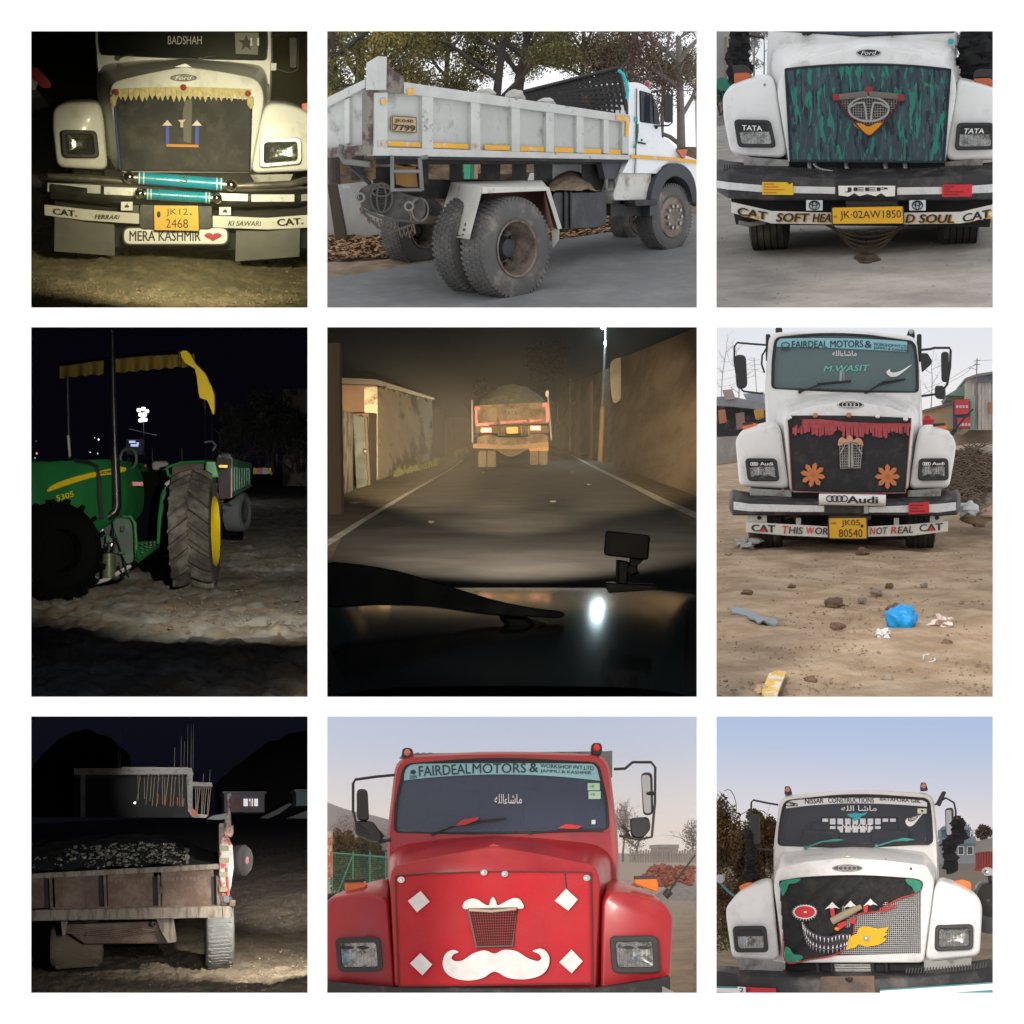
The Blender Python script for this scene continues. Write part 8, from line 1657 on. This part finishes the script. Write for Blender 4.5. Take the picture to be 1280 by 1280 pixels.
 sp(rp([(1075,206),(1122,220),(1148,326),(1077,316)],5,3),'window_rubber',blk,6,4,dr)
 MB().tube([(1076,386,SD(1076)-14),(1100,391,SD(1100)-14)],3.4,6).build('door_handle',blk,dr);MB().ball(1088,378,SD(1088)-12,4).build('door_lock',blk,dr)
 MB().tube([(1069,200,SD(1069)-8),(1069,320,SD(1069)-8),(1066,420,SD(1066)-8),(1062,492,SD(1062)-8)],1.8,5).build('door_gap',blkm)
 sp([(1044,428),(1196,439),(1300,452),(1300,464),(1196,450),(1044,440)],'yellow_line',oy,12,3)
 MB().tube([(1074,322,SD(1074)-14),(1074,350,SD(1074)-14),(1070,388,SD(1070)-14),(1060,404,SD(1060)-14)],3.5,6).build('green_cord',M('green_rope',(.01,.25,.12),.8));sp([(1060,298),(1070,298),(1070,318),(1060,316)],'teal_tag',M('teal_sticker',(.05,.4,.42),.5),6,3)
 solid(rp([(1020,492),(1128,494),(1120,584),(1000,586),(996,570)],4,2),500,'step_panel',M('dirty_white_panel',(.55,.54,.5),.6,var=.15,col2=(.25,.2,.15),mix=(.55,.7),scale2=5),-10,2)
 ou=spl([(1106,640),(1108,590),(1120,530),(1146,484),(1188,458),(1230,470),(1258,510),(1270,570),(1270,590)],4,False);inn=spl([(1140,636),(1140,596),(1148,556),(1166,520),(1194,502),(1224,512),(1246,540),(1256,580),(1258,592)],4,False)
 m=MB();n_=len(ou);A=[b.P(x,y,SD(x))+OUT*14*k for x,y in ou];B2=[b.P(x,y,SD(x))+OUT*8*k for x,y in inn];m.V=A+B2+[p+IN*160*k for p in A]+[p+IN*160*k for p in B2]
 for i in range(n_-1):m.F += [(i,i+1,n_+i+1,n_+i),(2*n_+i,2*n_+i+1,i+1,i),(n_+i,n_+i+1,3*n_+i+1,3*n_+i)]
 m.build('front_mudguard',M('grey_black_plastic',(.035,.04,.046),.6,var=.2))
 sp([(1046,586),(1124,584),(1124,602),(1050,606)],'cab_step',dk,26,60,bevel=2);solid([(1000,600),(1110,600),(1104,640),(1000,640)],300,'step_frame',dk,-30)
 MB().prism3([(1210,412,SD(1210)-16),(1246,410,SD(1246)-16),(1236,442,SD(1236)-16),(1224,436,SD(1224)-16)],Vector((0,.12,0))).build('indicator',M('red_amber_plastic',(.5,.09,.02),.3,coat=.4),bevel=2)
 MB().ball(1106,186,SD(1106)+160,12,12,13).build('roof_lamp',M('dark_red_lens',(.3,.02,.03),.2,coat=.5))
 MB().tube([(1120,214,SD(1120)-8),(1156,206,SD(1150)-60),(1186,202,SD(1160)-80),(1192,212,SD(1160)-80),(1192,318,SD(1160)-80),(1180,328,SD(1160)-60),(1130,330,SD(1130)-10)],3.5,6).build('mirror_arm',blk);MB().loft([z3(rr(1164,220,1190,318,10),SD(1160)-90),z3(rr(1164,220,1192,318,10),SD(1160)-66)]).build('mirror',plast,bevel=3);MB().ball(1138,334,SD(1138)-12,7).build('mirror_mount',blk);MB().tube([(1192,206,SD(1160)-80),(1280,208,SD(1270)-60)],2,5).build('mirror_wire',blk)
 # wheels
 def wheel(cx,cy,d,r,w,rim,hub,name,tread=True,label=None):
  c=b.P(cx,cy,d);rr_=r*k*(4850+d)/4850;ww=w*k;ax=(OUT+Vector((0,0,.02))).normalized()
  o=MB().lathe(c,ax,[(-ww,rr_*.6),(-ww*1.05,rr_*.8),(-ww*.95,rr_*.95),(-ww*.85,rr_*.985),(-ww*.1,rr_*.985),(0,rr_*.95),(ww*.07,rr_*.8),(ww*.04,rr_*(rim+.06)),(0,rr_*rim)],64).build(name,M('dusty_truck_tyre',(.10,.096,.092),.88,var=.25,scale=3,col2=(.26,.23,.19),mix=(.54,.78),scale2=3,bump=.3,bscale=30),label=label)
  if tread:
   t=MB();e1=ax.cross(Vector((0,0,1))).normalized();e2=e1.cross(ax)
   for q in range(56):
    for j in range(4):
     a=2*math.pi*(q+(.5 if j % 2 else 0))/56;x0=-ww*(.06+.23*j);x1=x0-ww*.19;s_=len(t.V);da=.036
     for rad in (rr_*.97,rr_*1.002):
      for xx,aa in ((x0,a-da),(x0,a+da*.5),(x1,a+da),(x1,a-da*.5)):t.V.append(c+ax*xx+(e1*math.cos(aa)+e2*math.sin(aa))*rad)
     t.F += [(s_+4,s_+5,s_+6,s_+7)]+[(s_+i,s_+(i+1) % 4,s_+4+(i+1) % 4,s_+4+i) for i in range(4)]
    a=2*math.pi*q/56;s_=len(t.V)           # shoulder blocks
    for off_ in (0,ww*.03):
     for rad,aa in ((rr_*.9,a-.03),(rr_*.9,a+.02),(rr_*.985,a+.03),(rr_*.985,a-.02)):t.V.append(c+ax*(off_-ww*.0)+(e1*math.cos(aa)+e2*math.sin(aa))*rad)
    t.F += [(s_+4,s_+5,s_+6,s_+7)]+[(s_+i,s_+(i+1) % 4,s_+4+(i+1) % 4,s_+4+i) for i in range(4)]
   t.build('tread_blocks',M('dusty_truck_tyre'),o,kind='stuff',smooth=0)
  rm=M('rusty_rim',(.20,.16,.13),.7,var=.25,scale=5,col2=(.1,.065,.05),mix=(.45,.62),scale2=6)
  if hub > 0:MB().lathe(c,ax,[(ww*.04,rr_*(rim+.01)),(ww*.07,rr_*rim),(ww*.04,rr_*(rim-.04)),(-ww*.5,rr_*(rim-.1)),(-ww*.75,rr_*(rim-.16)),(-ww*.8,rr_*.2)],48).build('rim',rm,o);MB().lathe(c,ax,[(-ww*.8,rr_*.28),(-ww*.45,rr_*.2),(-ww*.35,rr_*.18),(-ww*.3,rr_*.1),(-ww*.3,.001)],32).build('hub',M('dark_hub',(.04,.045,.05),.6,.3,var=.3),o)
  else:MB().lathe(c,ax,[(ww*.04,rr_*(rim+.01)),(ww*.07,rr_*rim),(ww*.0,rr_*(rim-.03)),(ww*.02,rr_*.4),(ww*.1,rr_*.3),(ww*.16,rr_*.2),(ww*.18,.001)],48).build('rim',rm,o)
  for q in range(10):
   a=2*math.pi*q/10;e1=ax.cross(Vector((0,0,1))).normalized();e2=e1.cross(ax);p=c+ax*(ww*(-.72 if hub > 0 else .1))+(e1*math.cos(a)+e2*math.sin(a))*rr_*.33;MB().cyl(p,ax,.022,.05,8).build('wheel_nut',steel if hub <= 0 else M('dark_hub'),o)
  return o
 wheel(655,752,190,172,105,.56,1,'rear_wheel');m_=b.P(655,752,190)+IN*118*k
 cx2=655-132;wheel(548,740,290,168,96,.56,1,'rear_wheel');wheel(335,690,960,108*1.1,110,.5,1,'rear_wheel',label='rear wheel on the far side')
 wheel(1192,643,SD(1192)+30,112,90,.6,0,'front_wheel');wheel(1080,640,SD(1080)+520,96,80,.6,0,'front_wheel',False,'front wheel on the far side')
 # white angular rear mudguard
 wm=M('cream_mudguard',(.55,.54,.49),.6,var=.1,scale=3,col2=(.33,.28,.22),mix=(.58,.7),scale2=5)
 def mg(pts,name,mat,th=6,bevel=1.):m=MB();a=[b.P(*p) for p in pts];n_=len(a);off=Vector((0,th*k,-.004));m.V=a+[p+off for p in a];m.F=[list(range(n_)),list(range(2*n_-1,n_-1,-1))]+[(i,(i+1) % n_,n_+(i+1) % n_,n_+i) for i in range(n_)];return m.build(name,mat,bevel=bevel)
 mg([(430,522,420),(540,540,90),(494,716,70),(384,682,400)],'mudguard_front',wm);mg([(430,522,420),(742,516,640),(766,543,330),(540,546,86)],'mudguard_top',wm);mg([(540,540,84),(766,540,326),(764,552,324),(536,562,82)],'mudguard_lip',wm);mg([(742,518,620),(766,540,324),(806,670,350),(784,682,600)],'mudguard_rear',M('red_brown_primer',(.16,.06,.045),.7));mg([(754,544,322),(768,540,322),(812,682,346),(798,686,346)],'mudguard_rear_lip',wm);mg([(480,706,66),(498,700,66),(494,720,66),(440,712,200)],'mudguard_hem',wm);mg([(560,556,420),(750,552,620),(786,680,640),(560,640,480)],'mudguard_inner',M('red_brown_primer'));mg([(776,690,380),(804,684,360),(802,720,360),(780,752,370)],'mud_flap',wm)
 # chassis, tank, rear gear
 def ch(x0,y0,x1,y1,d,th,name,mat=dk,bevel=3):return MB().loft([[(x0,y0,SD(x0)+d),(x1,y0+ (x1-x0)*.01,SD(x1)+d),(x1,y1,SD(x1)+d),(x0,y1,SD(x0)+d)],[(x0,y0,SD(x0)+d+th),(x1,y0+(x1-x0)*.01,SD(x1)+d+th),(x1,y1,SD(x1)+d+th),(x0,y1,SD(x0)+d+th)]]).build(name,mat,bevel=bevel)
 ch(170,432,1040,462,60,200,'body_bearer');ch(160,512,1010,580,200,60,'chassis_rail');ch(160,520,1010,572,560,60,'chassis_rail');ch(330,452,352,530,120,30,'body_support');ch(424,452,470,520,160,30,'body_support');ch(532,452,600,520,160,30,'body_support');ch(640,452,690,520,160,30,'body_support');ch(716,452,780,560,160,30,'body_support');ch(880,452,1000,560,120,60,'body_support')
 sp([(960,446),(1030,446),(1022,512),(975,512)],'body_gusset',M('slate_gusset',(.05,.055,.065),.6,var=.2),-20,30);
 for q in ([(972,512),(980,512),(980,552),(972,552)],[(1004,512),(1012,512),(1012,552),(1004,552)],[(972,544),(1012,544),(1012,552),(972,552)]):sp(q,'small_ladder',M('grey_steel'),-14,8)
 tk=MB().loft([[(x,y,SD(x)+20) for x,y in rp([(780,556),(966,556),(966,668),(940,682),(800,690),(780,676)],14,4)],[(x,y,SD(x)+330) for x,y in rp([(780,556),(966,556),(966,668),(940,682),(800,690),(780,676)],14,4)]]).build('fuel_tank',M('tank_black',(.02,.021,.025),.38,var=.35,scale=8,bump=.2,bscale=25,col2=(.07,.07,.075),mix=(.5,.72)),bevel=5)
 for x in (822,842):MB().tube([(x,556,SD(x)+12),(x+1,682,SD(x)+12)],5,6).build('tank_strap',plast,tk)
 stl=M('grey_steel');M('dull_rod',(.065,.06,.052),.8)
 for a in ([(226,432,40),(228,556,40)],[(322,440,60),(330,552,60)],[(322,440,60),(350,436,60)]):MB().ribbon([(a[0][0]-6,a[0][1],a[0][1]+2,a[0][2])],8) if 0 else MB().tube(a,7,6).build('ladder_side',stl)
 for y in (486,550):MB().tube([(226,y,38),(328,y,58)],6,6).build('ladder_rung',stl)
 pls=M('dusty_plate_steel',(.10,.095,.085),.8,.2,var=.3,scale=6,bump=.3,bscale=30,col2=(.05,.045,.04),mix=(.46,.6))
 pl=MB().prism(spl([(112,556),(150,530),(200,528),(250,556),(300,572),(330,580),(342,612),(330,650),(306,662),(210,640),(130,612)],3),60,8).build('rear_guard_plate',pls,bevel=1);MB().tube([(190+38*math.cos(a*.2618),578+50*math.sin(a*.2618),54) for a in range(25)],5,6).tube([(190+16*math.cos(a*.2618),578+50*math.sin(a*.2618),53) for a in range(25)],4,6).tube([(190+32*math.cos(a*.2618),556+16*math.sin(a*.2618),52) for a in range(25)],4,6).build('oval_emblem',M('dull_rod'),pl)
 for y in range(548,616,7):MB().tube([(160,y,58),(222,y+3,58)],1.5,4).build('plate_slot',blkm,pl)
 MB().tube([(115,614,40),(200,650,36),(306,660,40)],5,8).tube([(118,620,40),(180,680,36),(230,694,36),(300,668,40)],5,8).build('bent_rail',M('dull_rod'));MB().lathe(b.P(318,618,70),OUT,[(-.02,.02),(-.02,.12),(.02,.12),(.02,.1)],24).build('round_lamp',stl)
 for x,y in ((118,576),(286,606)):MB().lathe(b.P(x,y,44),Vector((0,-1,0)),[(0,.025),(.02,.05),(.04,.05),(.04,.03)],16).build('eye_bolt',stl);MB().tube([(x,y,40),(x+6,y+40,34),(x+2,y+56,38)],4,6).build('hook_chain',M('rusty_chain',(.14,.095,.065),.6,.6,var=.3,scale=20))
 cn=M('rusty_chain')
 for i in range(12):x=140+i*14;y0=640+i*3.6 if i < 8 else 690-(i-8)*6;MB().tube([(x,y0,36),(x+3,y0+18,34),(x+8,y0+26,36),(x+11,y0+12,36)],2.6,5).build('chain_loop',cn)
 MB().tube([(300,668,36),(306,700,34),(290,716,36),(280,690,36)],3.5,6).build('chain_loop',cn);MB().tube([(76,462,120),(150,528,60)],8,8).build('diagonal_stay',dk);ch(300,640,430,668,120,60,'leaf_spring',M('brown_spring',(.12,.09,.07),.8));MB().ball(405,700,560,40,40,40).build('differential',dk);MB().prism3([(236,460,200),(270,470,200),(276,540,200),(240,530,200)],Vector((.1,.2,0))).build('ochre_ram',M('ochre_ram',(.3,.15,.03),.6,var=.2))
 for q in ([(170,470,300),(336,470,300),(336,560,300),(170,560,300)],):MB().prism3(q,Vector((0,.1,0))).build('rear_crossmember',dk)
 # loads
 pr=M('pale_boulder',(.5,.48,.44),.9,var=.15,scale=6,bump=.5)
 for x,y,rx,ry,lb in ((548,216,36,16,'pale boulder in the load body, leftmost of three'),(650,226,40,22,'pale boulder in the middle of the load body'),(756,246,34,16,'pale boulder nearest the black cab guard')):d=SD(x)+200;mb=MB().ball(x,y+4,d,rx,rx*.8,ry*1.25,18,12,.18,x);solo(mb,'boulder',pr,lb,'boulder',(x,y+ry,d),smooth=60)
 d=SD(850)+120;mb=MB().grid(lambda u,v:(768+176*u,566-(14+66*math.sin(math.pi*min(1,u*1.05+.05))**.6*math.sin(v*1.57))+7*noise.noise(Vector((u*6,v*7,3)))-6*abs(noise.noise(Vector((u*11+v*9,v*4,8)))),SD(768+176*u)+0+v*260-14*abs(noise.noise(Vector((u*10+v*3,v*5,1))))),50,30);solo(mb,'tarpaulin',M('brown_tarpaulin',(.22,.155,.1),.9,var=.2,scale=6,bump=.5,bscale=30),'folded brown tarpaulin lying on the black fuel tank','tarpaulin',(860,560,d),fix=False,smooth=60)
 MB()
 # ---------------- behind: wall, post, trees
 solo(MB().prism([(-45,540),(345,500),(345,720),(-45,742)],1500,120),'low_wall',M('patched_wall',(.33,.33,.31),.9,var=.2,scale=2,col2=(.5,.55,.58),mix=(.55,.6),scale2=1.3,bump=.4),'low weathered grey wall behind the tail of the tipper','wall',(150,730,1500))
 solo(MB().prism([(2,530),(34,528),(70,716),(30,724)],900,50),'timber_post',M('dark_timber',(.05,.04,.032),.9,var=.3),'leaning dark timber post at the left edge behind the tipper','post',(50,720,900),bevel=3)
 solo(MB().grid(lambda u,v:(-50+1390*u,700-285*v-30*noise.noise(Vector((u*8,v*3,2))),2300+v*500+200*noise.noise(Vector((u*6,v*5,4)))),60,14),'earth_bank',M('leafy_bank',(.09,.07,.045),.95,var=.5,scale=4,col2=(.2,.12,.06),mix=(.45,.6),scale2=5,bump=1,bscale=12),'dark leafy earth bank behind the tipper chassis','bank',(800,700,2300),fix=False,smooth=60)
 thing('gate','small green and pink painted gate glimpsed under the load body','gate',(502,500,2200))
 for x,m_ in ((474,M('mint_board',(.05,.42,.25),.7)),(498,M('dark_green_board',(.03,.2,.1),.7)),(510,M('pink_board',(.4,.25,.2),.7))):MB().box(x,456,x+(22 if x < 490 else 12),512,2180,20).build('board',m_)
 brk=M('tree_bark',(.05,.042,.036),.95,var=.3,scale=8,bump=.6,bscale=12);brp=M('pale_bark',(.17,.15,.13),.95,var=.3,scale=8,bump=.6);ly=M('yellow_green_leaf',(.26,.2,.05),.85,var=.5,scale=2.5,col2=(.09,.1,.035),mix=(.42,.58),scale2=1.6);lg=M('olive_leaf',(.13,.125,.045),.85,var=.5,scale=2.5,col2=(.15,.12,.04),mix=(.45,.6),scale2=1.6);lr=M('rusty_twig_leaf',(.16,.09,.06),.9,var=.4,scale=2,col2=(.1,.08,.07),mix=(.45,.6),scale2=2)
 L5=((.45,-1),(.55,1),(.65,-1),(.75,1),(.85,-1),(.92,1),(1.,0))
 for i,(path,r,lm,bk_,nl,lb,sz) in enumerate([([(30,700,2300),(26,300,2300),(18,-60,2300)],34,ly,brk,24,'thick dark tree at the left frame edge behind the tailgate',9),([(104,700,2700),(112,260,2700),(122,-60,2700)],40,ly,brk,26,'dark tree just left of the raised tail post',9),([(232,690,3300),(176,200,3300),(168,-60,3300)],22,ly,brk,26,'slender tree behind the raised rear board',9),([(420,680,3600),(410,250,3600),(430,-60,3600)],24,ly,brk,30,'yellow leaved tree behind the middle of the load',8.5),([(560,680,2900),(584,260,2900),(622,-60,2900)],34,lg,brk,26,'dark leaning tree above the boulders',8.5),([(640,680,3100),(660,220,3100),(690,60,3100),(684,-60,3100)],36,lg,brk,26,'dark forked tree left of the cab guard',8.5),([(880,680,3900),(880,250,3900),(890,-60,3900)],22,lg,brk,32,'olive leaved tree behind the cab guard',8.5),([(1040,680,4300),(1050,200,4300),(1060,-60,4300)],20,lg,brp,20,'tree with thin olive leaf above the cab roof',8),([(1226,660,2900),(1222,300,2900),(1212,-40,2900)],30,lr,brp,16,'pale barked rusty tree behind the bonnet',7),([(1150,660,3600),(1160,250,3600),(1190,-60,3600)],16,lr,brp,20,'slender rusty tree behind the mirror',7)]):
  tree(b,'tree',lb,path,r,lm,bk_,200+i,2,330,nl*8,sz,spread=.75,limbs=L5,leafrad=95)
bay_red_truck()
bay_face_truck()
bay_lot_truck()
bay_camo_truck()
bay_night_truck()
bay_night_road()
bay_night_trailer()
bay_tractor()
bay_tipper()
